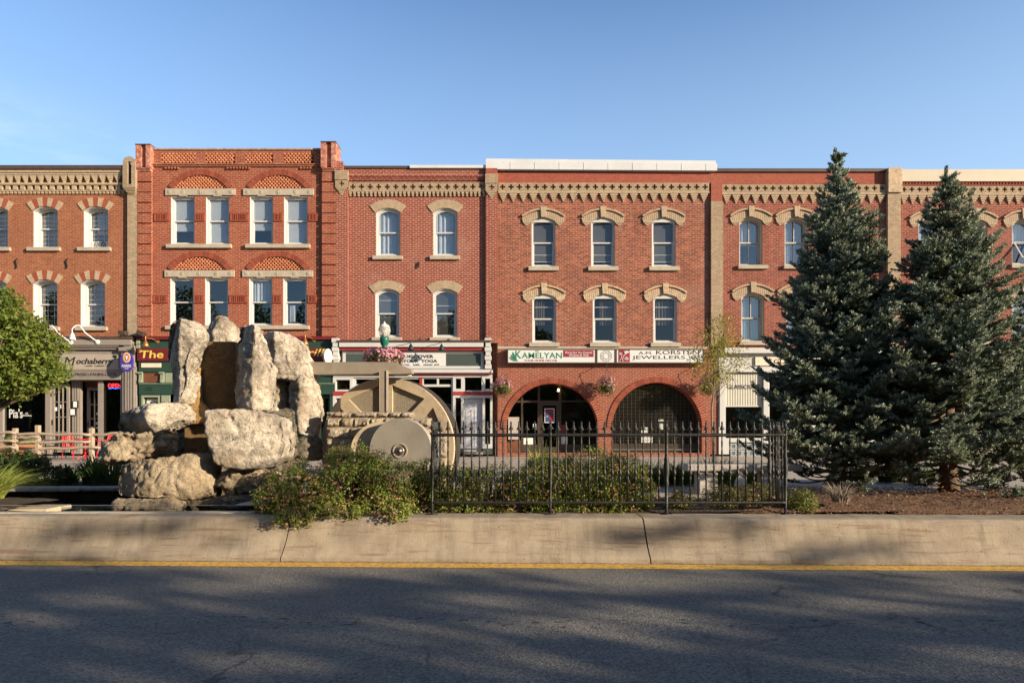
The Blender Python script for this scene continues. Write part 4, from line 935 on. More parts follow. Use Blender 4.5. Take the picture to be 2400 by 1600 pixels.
for i in range(16): ln(ou[i], ou[(i + 1) % 16])
for i in range(8):
    ln(inn[i], inn[(i + 1) % 8]); ln(inn[i], md[(i + 1) % 8]); ln(inn[i], md[i]); ln(md[i], ou[(2 * i + 1) % 16]); ln(md[i], ou[(2 * i - 1) % 16])
dm.build('diamond_outline', GREYI, s)
s = boxed('shop_sign', 'white jeweller sign box with black spaced capitals and a red square of scrolls', 1441.2, 1646)
MB().pb(1447, 821.6, 1473.5, 849.6, KY - .006, KY - .0005).build('emblem', SRED, s)
em = MB()
def spiral(cx, cy, r, turns, a0, sgn=1): return [(fx(cx + r * (1 - .8 * i / 30) * math.cos(a0 + sgn * turns * 2 * math.pi * i / 30)), KY - .012, fz(cy + r * (1 - .8 * i / 30) * math.sin(a0 + sgn * turns * 2 * math.pi * i / 30))) for i in range(31)]
em.tube(spiral(1466, 842.5, 4.6, 1.6, 2.6), .012, 5); em.tube(spiral(1451.5, 831, 3.2, 1.5, .2, -1), .010, 5)
em.tube([(fx(1457), KY - .012, fz(849)), (fx(1456), KY - .012, fz(842)), (fx(1459), KY - .012, fz(835)), (fx(1466), KY - .012, fz(829))], .013, 5)
em.tube([(fx(1449), KY - .012, fz(848)), (fx(1453), KY - .012, fz(842)), (fx(1454.6), KY - .012, fz(836)), (fx(1454.4), KY - .012, fz(831))], .010, 5)
for a in range(5): em.tube([(fx(1463), KY - .012, fz(831)), (fx(1460 + a * 3), KY - .012, fz(824 + abs(a - 2) * .8)), (fx(1459.5 + a * 3), KY - .012, fz(822.6 + abs(a - 2) * .8))], [.02, .03, .005], 5)
em.build('scroll_flower', SWHITE, s)
ftext('lettering', 'A.M.', 1494, 825.5, 1526, 832, KY, INK, s, bold=-.005); ftext('lettering', 'KORSTEN', 1535, 822.5, 1634, 832, KY, INK, s, bold=-.002)
ftext('lettering', 'JEWELLERS', 1479, 835, 1602, 845, KY, INK, s, bold=-.002); ftext('lettering', 'INC.', 1612, 835.5, 1637, 843, KY, INK, s, bold=-.005)
# glass shop
s = sign('shop_sign', 'cream board with a slanted stroke and dark letters above the glass shop', (fx(1830), YW - .1, fz(847)))
MB().pb(1768, 837, 1950, 857, YW - .12, YW - .0515).build('board', BEIGE, s)
MB().prism(F2([(1797, 851), (1800, 850), (1808, 842), (1805, 842)]), YW - .13, YW - .121).build('stroke_mark', INK, s)
ftext('lettering', 'GLASSCRAFT', 1811, 842, 1920, 852.5, YW - .121, INK, s, bold=.01)
s = sign('blind_lettering', 'dark capitals across the cream pleated blind of the glass shop', (fx(1745), YW + .05, fz(906)))
ftext('lettering', 'GLASSCRAFT', 1706, 901.5, 1784, 911, YW + .05, INK, s, depth=.005)
# poster on the door
s = thing('poster', 'red and blue white-bordered poster taped inside the left arch door', 'poster', (fx(1290), YW + .9, fz(972)))
py_ = YW + .825
MB().pb(1278.5, 955, 1302.5, 990, py_, py_ + .006).build('border', SWHITE, s); MB().pb(1280.5, 957, 1300.5, 988, py_ - .003, py_ - .0005).build('print', M('poster_navy', (.03, .05, .13), .6, .3, 9.), s)
m = MB(); m.pb(1282, 960, 1300, 966, py_ - .005, py_ - .0035); m.prism(F2([(1289, 972), (1299, 968), (1299.5, 984), (1292, 986)]), py_ - .005, py_ - .0035); m.build('red_print', SRED, s)
m = MB(); m.lathe([(.05, 0), (.05, .002)], (fx(1285), py_ - .0035, fz(974)), 14, 'Y'); m.build('blue_spot', M('poster_blue', (.10, .25, .5), .6, .2, 9.), s)
# bulb in the left arch
s = thing('ceiling_bulb', 'small lit warm bulb hanging inside the left arch', 'light bulb', (fx(1312), YW + .75, fz(905)))
MB().lathe([(.004, -.045), (.03, -.03), (.038, 0), (.026, .03), (.012, .05)], (fx(1312), YW + .75, fz(911)), 10).build('bulb', emit('bulb_glow', (1., .62, .25), 14.), s, True)
MB().tube([(fx(1312), YW + .75, fz(908)), (fx(1312), YW + .75, fz(893))], .008, 5).build('cord', BLACKM, s)
# pendant in the cafe
s = thing('pendant_lamp', 'small amber pendant shade behind the right cafe window', 'lamp', (fx(277), YW + .9, fz(915)))
MB().lathe([(.16, -.07), (.14, 0), (.07, .07), (.02, .09)], (fx(277), YW + .9, fz(921)), 16).build('shade', emit('amber_shade', (.9, .45, .12), .8), s, True)
MB().tube([(fx(277), YW + .9, fz(916)), (fx(277), YW + .9, fz(893))], .008, 5).build('cord', BLACKM, s)

# gooseneck lamps
def gooseneck(label, bx, by, tx, ty, sx, sy, mat, group, y_out=.75, shade=(.13, .26), r=.022):
    s = thing('gooseneck_lamp', label, 'lamp', (fx(bx), YW - .36, fz(by)), group)
    yb = YW - (.36 if group.startswith('white') else .1)
    P0 = Vector((fx(bx), yb, fz(by))); P1 = Vector((fx(tx), yb - y_out * .55, fz(ty))); P2 = Vector((fx(sx), yb - y_out, fz(sy)))
    pts = []
    K = [P0, P0 + (P1 - P0) * .55 + Vector((0, -.02, 0)), P1 + Vector(((P0.x - P1.x) * .18, .06, .0)), P1, P1 + Vector(((P2.x - P1.x) * .55, -.10, -.02)), P2 + Vector(((P1.x - P2.x) * .12, .01, .16)), P2]
    for i in range(len(K) - 1):
        p0, p1, p2, p3 = K[max(i - 1, 0)], K[i], K[i + 1], K[min(i + 2, len(K) - 1)]
        for q in range(6):
            t = q / 6; pts.append(.5 * ((2 * p1) + (p2 - p0) * t + (2 * p0 - 5 * p1 + 4 * p2 - p3) * t * t + (3 * p1 - p0 - 3 * p2 + p3) * t ** 3))
    pts.append(K[-1])
    MB().tube(pts, r, 8).build('arm', mat, s, True)
    MB().lathe([(.09, 0), (.09, .03), (.05, .05)], (P0.x, P0.y, P0.z), 14, 'Y').build('wall_plate', mat, s)
    a, h = shade
    MB().lathe([(.03, .02), (.045, -.02), (.07, -.06), (a * .75, -h * .62), (a, -h), (a * .93, -h), (.05, -.08)], (P2.x, P2.y, P2.z), 18).build('shade', mat, s, True)
    return s
WL = M('white_enamel', (.60, .60, .59), .3, .02)
gooseneck('white gooseneck lamp over the cafe sign, half behind the tree leaves', 180, 805, 146, 771, 149, 795, WL, 'white gooseneck lamps over the cafe')
gooseneck('white gooseneck lamp over the cafe sign, right one clear of the tree', 242, 804, 208, 770, 212, 790, WL, 'white gooseneck lamps over the cafe')
BK = M('black_enamel', (.02, .025, .03), .35, .1)
gooseneck('black cone lamp above the yoga board, nearest the street lamp', 985, 800, 973, 803, 969, 812, BK, 'black cone lamps over the yoga board', .6, (.13, .22), .014)
gooseneck('black cone lamp above the right end of the yoga board', 1052, 800, 1043, 803, 1039, 813, BK, 'black cone lamps over the yoga board', .6, (.13, .22), .014)
gooseneck('copper cone lamp above the left end of the pub board', 372, 800, 366, 796, 362, 803, COPPER, 'copper cone lamps over the pub', .55, (.14, .24), .016)
gooseneck('copper cone lamp at the right end of the pub board', 738, 797, 731, 792, 727, 799, COPPER, 'copper cone lamps over the pub', .55, (.14, .24), .016)
def spotl(label, px, py, tilt):
    s = thing('floodlight', label, 'floodlight', (fx(px), YW - .2, fz(py)), 'small floodlights between the first two buildings')
    b_ = MB().box(-.15, .15, -.12, .12, -.08, .09); b_.xform(Matrix.Translation((fx(px), YW - .40, fz(py))) @ Matrix.Rotation(tilt, 4, 'Y')); b_.build('housing', BRONZE, s, bevel=.02)
    MB().tube([(fx(px), YW - .36, fz(py)), (fx(px) - .02, YW - .15, fz(py) + .06), (fx(px) - .02, YW - .02, fz(py) + .1)], .02, 6).build('arm', BLACKM, s)
spotl('brown floodlight level on the buff pilaster above the cafe', 302, 784, 0.1); spotl('dark floodlight tilted downward on the tall building left of the copper lamp', 344, 785, .4)
# window air conditioner
s = thing('window_fan', 'white twin window fan in the upper window beside the buff pilaster', 'fan', (fx(228), YW + .3, fz(570)))
MB().pb(203, 561, 244, 575, YW + .31, YW + .335).build('case', SWHITE, s)
for cx in (215, 231):
    MB().holes([(fx(a), fz(b)) for a, b in ell(cx, 568, 6.2, 6.2, 20)], [[(fx(a), fz(b)) for a, b in ell(cx, 568, 5, 5, 20)]], YW + .30, YW + .309).build('fan_ring', BL_G, s)
    q = MB()
    for k in range(5):
        a = k * 2 * math.pi / 5; q.prism(F2([(cx, 568), (cx + 4.8 * math.cos(a), 568 + 4.8 * math.sin(a)), (cx + 4.8 * math.cos(a + .7), 568 + 4.8 * math.sin(a + .7))]), YW + .3095, YW + .3098)
    q.build('fan_blade', BLACKM, s)
# ------------------------------------------------------------------ ground
def sheet(name, poly, z, mat, holes=(), kind='structure', thick=None):
    cu = MB().holes(poly, holes, 0, .0001)
    # built in x,z then laid flat: keep only the upper skin
    V = np.array(cu.v); top = V[:, 1] < .00005
    faces = [f for f in cu.f if all(top[i] for i in f)]
    mb = MB(); mb.raw([(a, c, z) for a, b_, c in cu.v], [tuple(reversed(f)) if False else f for f in faces])
    o = mb.build(name, mat); bm_ = bmesh.new(); bm_.from_mesh(o.data)
    loose = [v for v in bm_.verts if not v.link_faces]; bmesh.ops.delete(bm_, geom=loose, context='VERTS')
    for f in bm_.faces:
        if f.normal.z < 0: f.normal_flip()
    bm_.to_mesh(o.data); bm_.free(); return tag(o, kind=kind)
def yl(X, y0): return y0 - .030 * X            # the kerb line runs slightly towards the camera on the right

m, t, N, L, p = nodes('asphalt')
tcn = N.new('ShaderNodeTexCoord')
v1 = N.new('ShaderNodeTexVoronoi'); v1.inputs['Scale'].default_value = 60; L.new(tcn.outputs['Object'], v1.inputs['Vector'])
sp = N.new('ShaderNodeMapRange'); sp.inputs[1].default_value = 0; sp.inputs[2].default_value = 1; L.new(v1.outputs['Color'], sp.inputs[0])
c = mix(t, sp.outputs[0], (.064, .060, .055), (.29, .265, .225))
c = mix(t, math_(t, 'MULTIPLY', noise_fac(t, 1.3, 6, .7), .45), c, (.082, .077, .07))
c = mix(t, math_(t, 'MULTIPLY', noise_fac(t, 40., 3, .6, lo=.56, hi=.66), .7), c, (.25, .24, .22))
# line of tar and oil spots along the lane
spx = N.new('ShaderNodeSeparateXYZ'); L.new(tcn.outputs['Object'], spx.inputs[0])
band = N.new('ShaderNodeMapRange'); band.interpolation_type = 'SMOOTHSTEP'; band.inputs[1].default_value = .32; band.inputs[2].default_value = .08
L.new(math_(t, 'ABSOLUTE', math_(t, 'SUBTRACT', math_(t, 'ADD', spx.outputs[1], math_(t, 'MULTIPLY', spx.outputs[0], .02)), 5.72)), band.inputs[0])
mpv = N.new('ShaderNodeMapping'); mpv.inputs['Scale'].default_value = (5., 10., 1.); L.new(tcn.outputs['Object'], mpv.inputs[0])
spots = noise_fac(t, 1.6, 2, .5, mpv.outputs[0], .60, .66)
c = mix(t, math_(t, 'MULTIPLY', math_(t, 'MULTIPLY', band.outputs[0], spots), .9), c, (.022, .020, .019))
ck = N.new('ShaderNodeTexVoronoi'); ck.feature = 'DISTANCE_TO_EDGE'; ck.inputs['Scale'].default_value = .42
wn_ = N.new('ShaderNodeTexNoise'); wn_.inputs['Scale'].default_value = 1.9; wn_.inputs['Detail'].default_value = 6; L.new(tcn.outputs['Object'], wn_.inputs['Vector'])
wv_ = N.new('ShaderNodeVectorMath'); wv_.operation = 'MULTIPLY_ADD'; L.new(wn_.outputs['Color'], wv_.inputs[0]); wv_.inputs[1].default_value = (.9, .9, 0); L.new(tcn.outputs['Object'], wv_.inputs[2]); L.new(wv_.outputs[0], ck.inputs['Vector'])
cr = N.new('ShaderNodeMapRange'); cr.inputs[1].default_value = .010; cr.inputs[2].default_value = .003; L.new(ck.outputs['Distance'], cr.inputs[0])
c = mix(t, math_(t, 'MULTIPLY', math_(t, 'MULTIPLY', cr.outputs[0], noise_fac(t, .8, 3, lo=.5, hi=.6)), .6), c, (.025, .023, .022))
L.new(c, p.inputs['Base Color']); p.inputs['Roughness'].default_value = .8; p.inputs['Specular IOR Level'].default_value = .3
L.new(bumpn(t, v1.outputs['Distance'], .5, .008), p.inputs['Normal'])
ASPH = m
m, t, N, L, p = nodes('road_yellow')
wear = math_(t, 'MULTIPLY', noise_fac(t, 16., 8, .75, lo=.46, hi=.61), .85)
L.new(mix(t, wear, (.72, .40, .045), (.15, .13, .10)), p.inputs['Base Color']); p.inputs['Roughness'].default_value = .75
YPAINT = m
m, t, N, L, p = nodes('plaza_concrete')
tcn = N.new('ShaderNodeTexCoord'); bb = N.new('ShaderNodeTexBrick'); bb.inputs['Scale'].default_value = 1; bb.inputs['Brick Width'].default_value = 1.6; bb.inputs['Row Height'].default_value = 1.6; bb.offset = 0; bb.inputs['Mortar Size'].default_value = .012
L.new(tcn.outputs['Object'], bb.inputs['Vector']); bb.inputs['Color1'].default_value = (.36, .315, .265, 1); bb.inputs['Color2'].default_value = (.41, .36, .30, 1); bb.inputs['Mortar'].default_value = (.2, .17, .14, 1)
L.new(mix(t, math_(t, 'MULTIPLY', noise_fac(t, 2., 7, .7), .35), bb.outputs['Color'], (.27, .23, .19)), p.inputs['Base Color']); p.inputs['Roughness'].default_value = .85
PLAZA = m
m, t, N, L, p = nodes('barrier_concrete')
tcn = N.new('ShaderNodeTexCoord')
c = mix(t, noise_fac(t, 2.5, 8, .7), (.245, .195, .145), (.40, .335, .25))
mpv = N.new('ShaderNodeMapping'); mpv.inputs['Scale'].default_value = (1.2, 1., 16.); L.new(tcn.outputs['Object'], mpv.inputs[0])
c = mix(t, math_(t, 'MULTIPLY', noise_fac(t, 1.6, 6, .6, mpv.outputs[0], .54, .66), .6), c, (.19, .115, .07))
mpv2 = N.new('ShaderNodeMapping'); mpv2.inputs['Scale'].default_value = (5., 1., .7); L.new(tcn.outputs['Object'], mpv2.inputs[0])
c = mix(t, math_(t, 'MULTIPLY', noise_fac(t, 1.5, 6, .7, mpv2.outputs[0], .50, .70), .5), c, (.15, .125, .095))
v = N.new('ShaderNodeTexVoronoi'); v.inputs['Scale'].default_value = 9; L.new(tcn.outputs['Object'], v.inputs['Vector'])
pit = N.new('ShaderNodeMapRange'); pit.inputs[1].default_value = .10; pit.inputs[2].default_value = .05; L.new(v.outputs['Distance'], pit.inputs[0])
c = mix(t, math_(t, 'MULTIPLY', pit.outputs[0], .7), c, (.09, .075, .06))
L.new(c, p.inputs['Base Color']); p.inputs['Roughness'].default_value = .85; p.inputs['Specular IOR Level'].default_value = .2
L.new(bumpn(t, math_(t, 'SUBTRACT', noise_fac(t, 55., 6, .65), math_(t, 'MULTIPLY', pit.outputs[0], 1.2)), .35, .01), p.inputs['Normal'])
BARR = m
SOIL = M('dark_soil', (.055, .040, .03), .95, .4, 9., .8, 30, dist=.03)
MULCH = M('bark_mulch', (.21, .118, .068), .95, .5, 26., 1., 45, dist=.04)
WATER = None
m, t, N, L, p = nodes('pond_water')
p.inputs['Base Color'].default_value = (.012, .012, .006, 1); p.inputs['Roughness'].default_value = .03; p.inputs['Specular IOR Level'].default_value = .8
L.new(bumpn(t, noise_fac(t, 3.5, 2), .06, .03), p.inputs['Normal']); WATER = m

COPE0 = M('curb_concrete', (.30, .26, .20), .85, .2, 5., .3, 40)
GROUND = M('far_ground', (.12, .12, .10), .95, .2, .3)
sheet('ground', [(-900, -900), (900, -900), (900, 900), (-900, 900)], -.03, GROUND)
sheet('road', [(-140, -3.2), (140, -3.2), (140, 4.6), (-140, 13.2)] if False else [(-60, -3.2), (60, -3.2), (60, yl(60, 8.62)), (-60, yl(-60, 8.62))], 0, ASPH)
sheet('road_marking', [(-40, yl(-40, 7.97)), (40, yl(40, 7.97)), (40, yl(40, 8.25)), (-40, yl(-40, 8.25))], .004, YPAINT)
# pavement on the camera's far side of the street
MB().box(-60, 60, -14, -3.2, -.2, .14).build('pavement', PLAZA); tag(bpy.data.objects['pavement'], kind='structure')
PX0, PX1, PY0, PY1 = -10.5, -3.75, 9.20, 11.65
pond = [(PX0, PY0), (PX1, PY0), (PX1, PY1), (PX0, PY1)]
sheet('plaza', [(-60, 9.16), (-3.45, 9.16), (-3.45, 10.2), (60, 10.2), (60, 46), (-60, 46)], GZ - .035, PLAZA, holes=[pond])
sheet('water', [(PX0 - .05, PY0 - .05), (PX1 + .05, PY0 - .05), (PX1 + .05, PY1 + .05), (PX0 - .05, PY1 + .05)], .47, WATER)

MB().box(PX0, PX1, PY1, PY1 + .12, .2, .60).build('pond_wall', SOIL); tag(bpy.data.objects['pond_wall'], kind='structure')
MB().raw([(-16, 8.90, .49), (-3.4, 8.80, .49), (-3.4, 9.199, .49), (-16, 9.199, .49), (-16, 8.90, .1), (-3.4, 8.80, .1), (-3.4, 9.199, .1), (-16, 9.199, .1)], [(0, 1, 2, 3), (3, 2, 6, 7), (0, 4, 5, 1)]).build('pond_curb', COPE0); tag(bpy.data.objects['pond_curb'], kind='structure')
def mound(name, poly, z0, h, mat, kind='structure', res=.09, seed=1, rough=.02):
    xs = [q[0] for q in poly]; ys = [q[1] for q in poly]; nx = int((max(xs) - min(xs)) / res); ny = int((max(ys) - min(ys)) / res)
    from mathutils.geometry import intersect_point_tri_2d
    def inside(x, y):
        c = False; n = len(poly)
        for i in range(n):
            (xa, ya), (xb, yb) = poly[i], poly[(i + 1) % n]
            if (ya > y) != (yb > y) and x < (xb - xa) * (y - ya) / (yb - ya) + xa: c = not c
        return c
    def edge(x, y):
        d = 9
        for i in range(len(poly)):
            a, b_ = Vector(poly[i]), Vector(poly[(i + 1) % len(poly)]); q = Vector((x, y)); u = max(0, min(1, (q - a).dot(b_ - a) / (b_ - a).length_squared)); d = min(d, (q - a - (b_ - a) * u).length)
        return d
    V = []; idx = {}; F_ = []
    for j in range(ny + 1):
        for i in range(nx + 1):
            x = min(xs) + i * res; y = min(ys) + j * res
            if inside(x, y):
                d = edge(x, y); z = z0 + h * (1 - math.exp(-d / .35)) + rough * min(1, d / .35) * mn.noise(Vector((x * 6, y * 6, seed))) + rough * .6 * min(1, d / .35) * mn.noise(Vector((x * 17, y * 17, seed)))
                if d < res * .5: z = z0
                idx[(i, j)] = len(V); V.append((x, y, z))
    for (i, j) in list(idx):
        q = [(i, j), (i + 1, j), (i + 1, j + 1), (i, j + 1)]
        if all(k in idx for k in q): F_.append([idx[k] for k in q])
    return tag(MB().raw(V, F_).build(name, mat, smooth=True), kind=kind)
mound('planting_bed', [(-3.4, 9.03), (3.3, 8.84), (3.3, 10.5), (.8, 11.2), (-3.7, 12.2)], .524, .11, SOIL)
mound('mulch_bed', [(2.95, 8.86), (14, 8.53), (14, 11.4), (7.6, 11.5), (5.5, 10.9), (3.6, 10.6), (2.95, 10.4)], .524, .145, MULCH, seed=3, rough=.03)
mound('planting_bed', [(-12, 11.95), (-4.2, 11.95), (-4.4, 13.2), (-12, 13.8)], GZ - .03, .03, SOIL, seed=5)
mound('planting_bed', [(-12, 9.15), (-6.75, 9.12), (-6.85, 10.4), (-12, 10.9)], GZ - .08, .09, SOIL, seed=6)
# bark chips strewn over the mulch
def quads(name, C, D_, W, mat, parent=None, smooth=False):
    return npmesh(name, np.stack([C - D_, C + W, C + D_, C - W], 1), 4, mat, parent, smooth)
def rnd_dirs(rg, n):
    d = rg.normal(size=(n, 3)); return d / np.linalg.norm(d, axis=1, keepdims=True)
def leaf_quads(name, C, size, mat, parent=None, ar=.45, seed=1, outward=None, obias=.6, jit=.35):
    rg = np.random.default_rng(seed); n = len(C)
    nrm = rnd_dirs(rg, n)
    if outward is not None: nrm = nrm * (1 - obias) + outward * obias; nrm /= np.linalg.norm(nrm, axis=1, keepdims=True) + 1e-9
    d = np.cross(nrm, rnd_dirs(rg, n)); d /= np.linalg.norm(d, axis=1, keepdims=True) + 1e-9
    w = np.cross(nrm, d); s = size * rg.uniform(1 - jit, 1 + jit, (n, 1))
    return quads(name, C, d * s * .5, w * s * .5 * ar, mat, parent)
rg = np.random.default_rng(5)
n = 5200; cx = rg.uniform(3.0, 9.5, n); cyy = np.maximum(rg.uniform(8.6, 11.2, n), 8.88 - (cx - 2.95) * .030)
dfr = np.minimum(cyy - (8.86 - (cx - 2.95) * .030), cx - 2.9); C_ = np.stack([cx, cyy, .527 + .15 * (1 - np.exp(-dfr / .35)) + rg.uniform(-.01, .03, n)], 1); dd = rnd_dirs(rg, n); dd[:, 2] *= .35
ww = np.cross(dd, [0, 0, 1.]); ww /= np.linalg.norm(ww, axis=1, keepdims=True); ln_ = rg.uniform(.012, .04, (n, 1))
tag(quads('bark_chips', C_, dd * ln_, ww * ln_ * .35 + np.array([0, 0, .003]), leafmat('chip', (.09, .045, .028), (.40, .22, .13), 0, .9)), kind='stuff')

# concrete barrier in three lengths
PROF = [(0, 0), (0, .05), (.045, .10), (.10, .165), (.145, .25), (.175, .34), (.195, .43), (.215, .485), (.245, .512), (.30, .52), (.70, .525), (.70, 0)]
PROF0 = PROF
def barrier(label, xa, xb, lean_a, lean_b, y0=8.30, back=.70):
    PROF = [(back if q[0] == .70 else q[0], q[1]) for q in PROF0]
    n = max(2, int((xb - xa) / .18)); V = []; F_ = []; k = len(PROF)
    s = thing('concrete_barrier', label, 'barrier', ((xa + xb) / 2, yl((xa + xb) / 2, y0 + .3), 0), 'lengths of concrete barrier along the road')
    for i in range(n + 1):
        for (dy, z) in PROF:
            u = i / n; X = xa + (xb - xa) * u + (lean_a * (1 - u) + lean_b * u) * (z / .55)
            w = .006 * mn.noise(Vector((X * 1.7, z * 5, 3.1))) + .004 * mn.noise(Vector((X * 6, z * 9, 1.1)))
            V.append((X, yl(X, y0) + dy + (w if dy < .6 else 0), z + (w if z > .3 and dy > .2 else 0)))
    for i in range(n):
        for j in range(k): F_.append((i * k + j, (i + 1) * k + j, (i + 1) * k + (j + 1) % k, i * k + (j + 1) % k))
    F_.append(tuple(range(k - 1, -1, -1))); F_.append(tuple(n * k + j for j in range(k)))
    q = MB().raw(V, F_); o = q.build('barrier_wall', BARR, s)
    return s
J1, J2 = -2.85, 1.68
barrier('left length of curved concrete barrier in front of the pond', -16, J1 - .008, 0, .07, back=.50)
barrier('middle length of concrete barrier between the two joints, under the overhanging bush', J1 + .008, J2 - .008, .07, -.055)
barrier('right length of concrete barrier in front of the bark mulch', J2 + .008, 16, -.055, 0)
# grit and dry leaves in the gutter along the foot of the barrier
rg = np.random.default_rng(15); n = 1500; cx = rg.uniform(-8, 8, n); C_ = np.stack([cx, yl(cx, 8.30) - np.abs(rg.normal(size=n)) * .045 - .004, np.full(n, .008)], 1); dd = rnd_dirs(rg, n); dd[:, 2] *= .15
ww = np.cross(dd, [0, 0, 1.]); ww /= np.linalg.norm(ww, axis=1, keepdims=True); ln_ = rg.uniform(.004, .016, (n, 1))
tag(quads('gutter_grit', C_, dd * ln_, ww * ln_ * .6, leafmat('grit', (.035, .03, .025), (.16, .12, .08), 0, .9)), kind='stuff')
# pond copings
COPE = M('wet_coping_stone', (.33, .29, .23), .7, .25, 6., .4, 40, dirt=(4., (.06, .055, .035), .7))
def slab(name, label, cat, x0, x1, y0, y1, z0, z1, mat, rot=0, group=None):
    s = thing(name, label, cat, ((x0 + x1) / 2, (y0 + y1) / 2, z0), group)
    cx, cy = (x0 + x1) / 2, (y0 + y1) / 2
    b_ = MB().box(x0 - cx, x1 - cx, y0 - cy, y1 - cy, z0, z1); b_.xform(Matrix.Translation((cx, cy, 0)) @ Matrix.Rotation(rot, 4, 'Z')); b_.build('slab', mat, s, bevel=.02); return s
slab('coping_stone', 'long coping stone along the far edge of the pond', 'coping', PX0 + 3.2, -4.0, 11.55, 11.95, .585, .645, COPE, group='coping stones round the pond')
slab('coping_stone', 'short coping stone on the far pond edge by the left plants, behind the daylily', 'coping', PX0, PX0 + 3.18, 11.45, 11.9, .585, .65, COPE, group='coping stones round the pond')
slab('coping_stone', 'tan flat slab jutting out over the pond from beside the yellow daylily', 'coping', at(25, 1190, 9.5).x, at(118, 1190, 9.5).x, 9.38, 9.75, .41, .53, M('tan_slab', (.42, .34, .22), .7, .2, 6.), .12, group='coping stones round the pond')
slab('coping_stone', 'grey slab in the pond behind the tan slab', 'coping', at(55, 1175, 10.2).x, at(160, 1175, 10.2).x, 9.98, 10.3, .40, .50, COPE, -.06, group='coping stones round the pond')
slab('coping_stone', 'near coping stone between the pond and the concrete barrier', 'coping', -9, -3.3, 8.93, 9.09, .40, .537, M('pale_coping', (.44, .38, .29), .8, .2, 5., .3, 40), .02, group='coping stones round the pond')

# ------------------------------------------------------------------ boulders of the fountain
def rockmat(name, a, b_, dark, moss=0., bump=1.0, dirt=.75):
    m, t, N, L, p = nodes(name)
    c = mix(t, noise_fac(t, 3., 9, .7, lo=.3, hi=.7), a, b_)
    tcn = N.new('ShaderNodeTexCoord')
    mpv = N.new('ShaderNodeMapping'); mpv.inputs['Scale'].default_value = (2., 2., 5.); L.new(tcn.outputs['Object'], mpv.inputs[0])
    c = mix(t, math_(t, 'MULTIPLY', noise_fac(t, 2.2, 10, .8, mpv.outputs[0], .52, .68), dirt), c, dark)
    c = mix(t, math_(t, 'MULTIPLY', noise_fac(t, 22., 5, .7, lo=.56, hi=.68), dirt), c, tuple(x * .55 for x in dark))
    c = mix(t, math_(t, 'MULTIPLY', noise_fac(t, 1.7, 9, .75, lo=.45, hi=.62), dirt * .85), c, tuple(x * 1.15 for x in dark))
    c = mix(t, math_(t, 'MULTIPLY', noise_fac(t, 1.2, 7, .7, lo=.52, hi=.68), .55), c, (a[0] * .85, a[1] * .68, a[2] * .5))
    if moss:
        c = mix(t, math_(t, 'MULTIPLY', noise_fac(t, 2.6, 7, .7, lo=.60, hi=.68), moss), c, (.055, .05, .008))
    ck = N.new('ShaderNodeTexVoronoi'); ck.feature = 'DISTANCE_TO_EDGE'; ck.inputs['Scale'].default_value = 1.7
    wn_ = N.new('ShaderNodeTexNoise'); wn_.inputs['Scale'].default_value = 2.6; wn_.inputs['Detail'].default_value = 7; L.new(tcn.outputs['Object'], wn_.inputs['Vector'])
    wv_ = N.new('ShaderNodeVectorMath'); wv_.operation = 'MULTIPLY_ADD'; L.new(wn_.outputs['Color'], wv_.inputs[0]); wv_.inputs[1].default_value = (.55, .55, .55); L.new(mpv.outputs[0], wv_.inputs[2]); L.new(wv_.outputs[0], ck.inputs['Vector'])
    cr = N.new('ShaderNodeMapRange'); cr.inputs[1].default_value = .030; cr.inputs[2].default_value = .006; L.new(ck.outputs['Distance'], cr.inputs[0])
    crk = math_(t, 'MULTIPLY', cr.outputs[0], noise_fac(t, 1.5, 4, lo=.56, hi=.66)); c = mix(t, math_(t, 'MULTIPLY', crk, .6), c, tuple(x * .35 for x in dark))
    v = N.new('ShaderNodeTexVoronoi'); v.inputs['Scale'].default_value = 13; L.new(mpv.outputs[0], v.inputs['Vector'])
    pit = N.new('ShaderNodeMapRange'); pit.inputs[1].default_value = .0; pit.inputs[2].default_value = .33; L.new(v.outputs['Distance'], pit.inputs[0])
    h = math_(t, 'ADD', math_(t, 'MULTIPLY', pit.outputs[0], .45), noise_fac(t, 12., 10, .72, lo=.2, hi=.8))
    h = math_(t, 'SUBTRACT', h, math_(t, 'MULTIPLY', crk, .9))
    L.new(bumpn(t, h, bump, .035), p.inputs['Normal'])
    L.new(c, p.inputs['Base Color']); p.inputs['Roughness'].default_value = .9; p.inputs['Specular IOR Level'].default_value = .2
    return m
RK_W = rockmat('white_limestone', (.46, .385, .295), (.72, .635, .52), (.105, .082, .06), dirt=.85)
RK_T = rockmat('tan_limestone', (.40, .31, .205), (.53, .43, .30), (.12, .09, .06), moss=.5)
RK_D = rockmat('shaded_damp_limestone', (.15, .13, .10), (.27, .23, .17), (.04, .035, .025), moss=.6)  # damp stone; the shadow of the rock core is put into the colour
RK_S = rockmat('shaded_wet_ochre_slab', (.15, .095, .048), (.23, .145, .068), (.05, .034, .02), moss=.3, bump=.4, dirt=.6)  # wet ochre darkened further, the pillar's shadow put into the colour
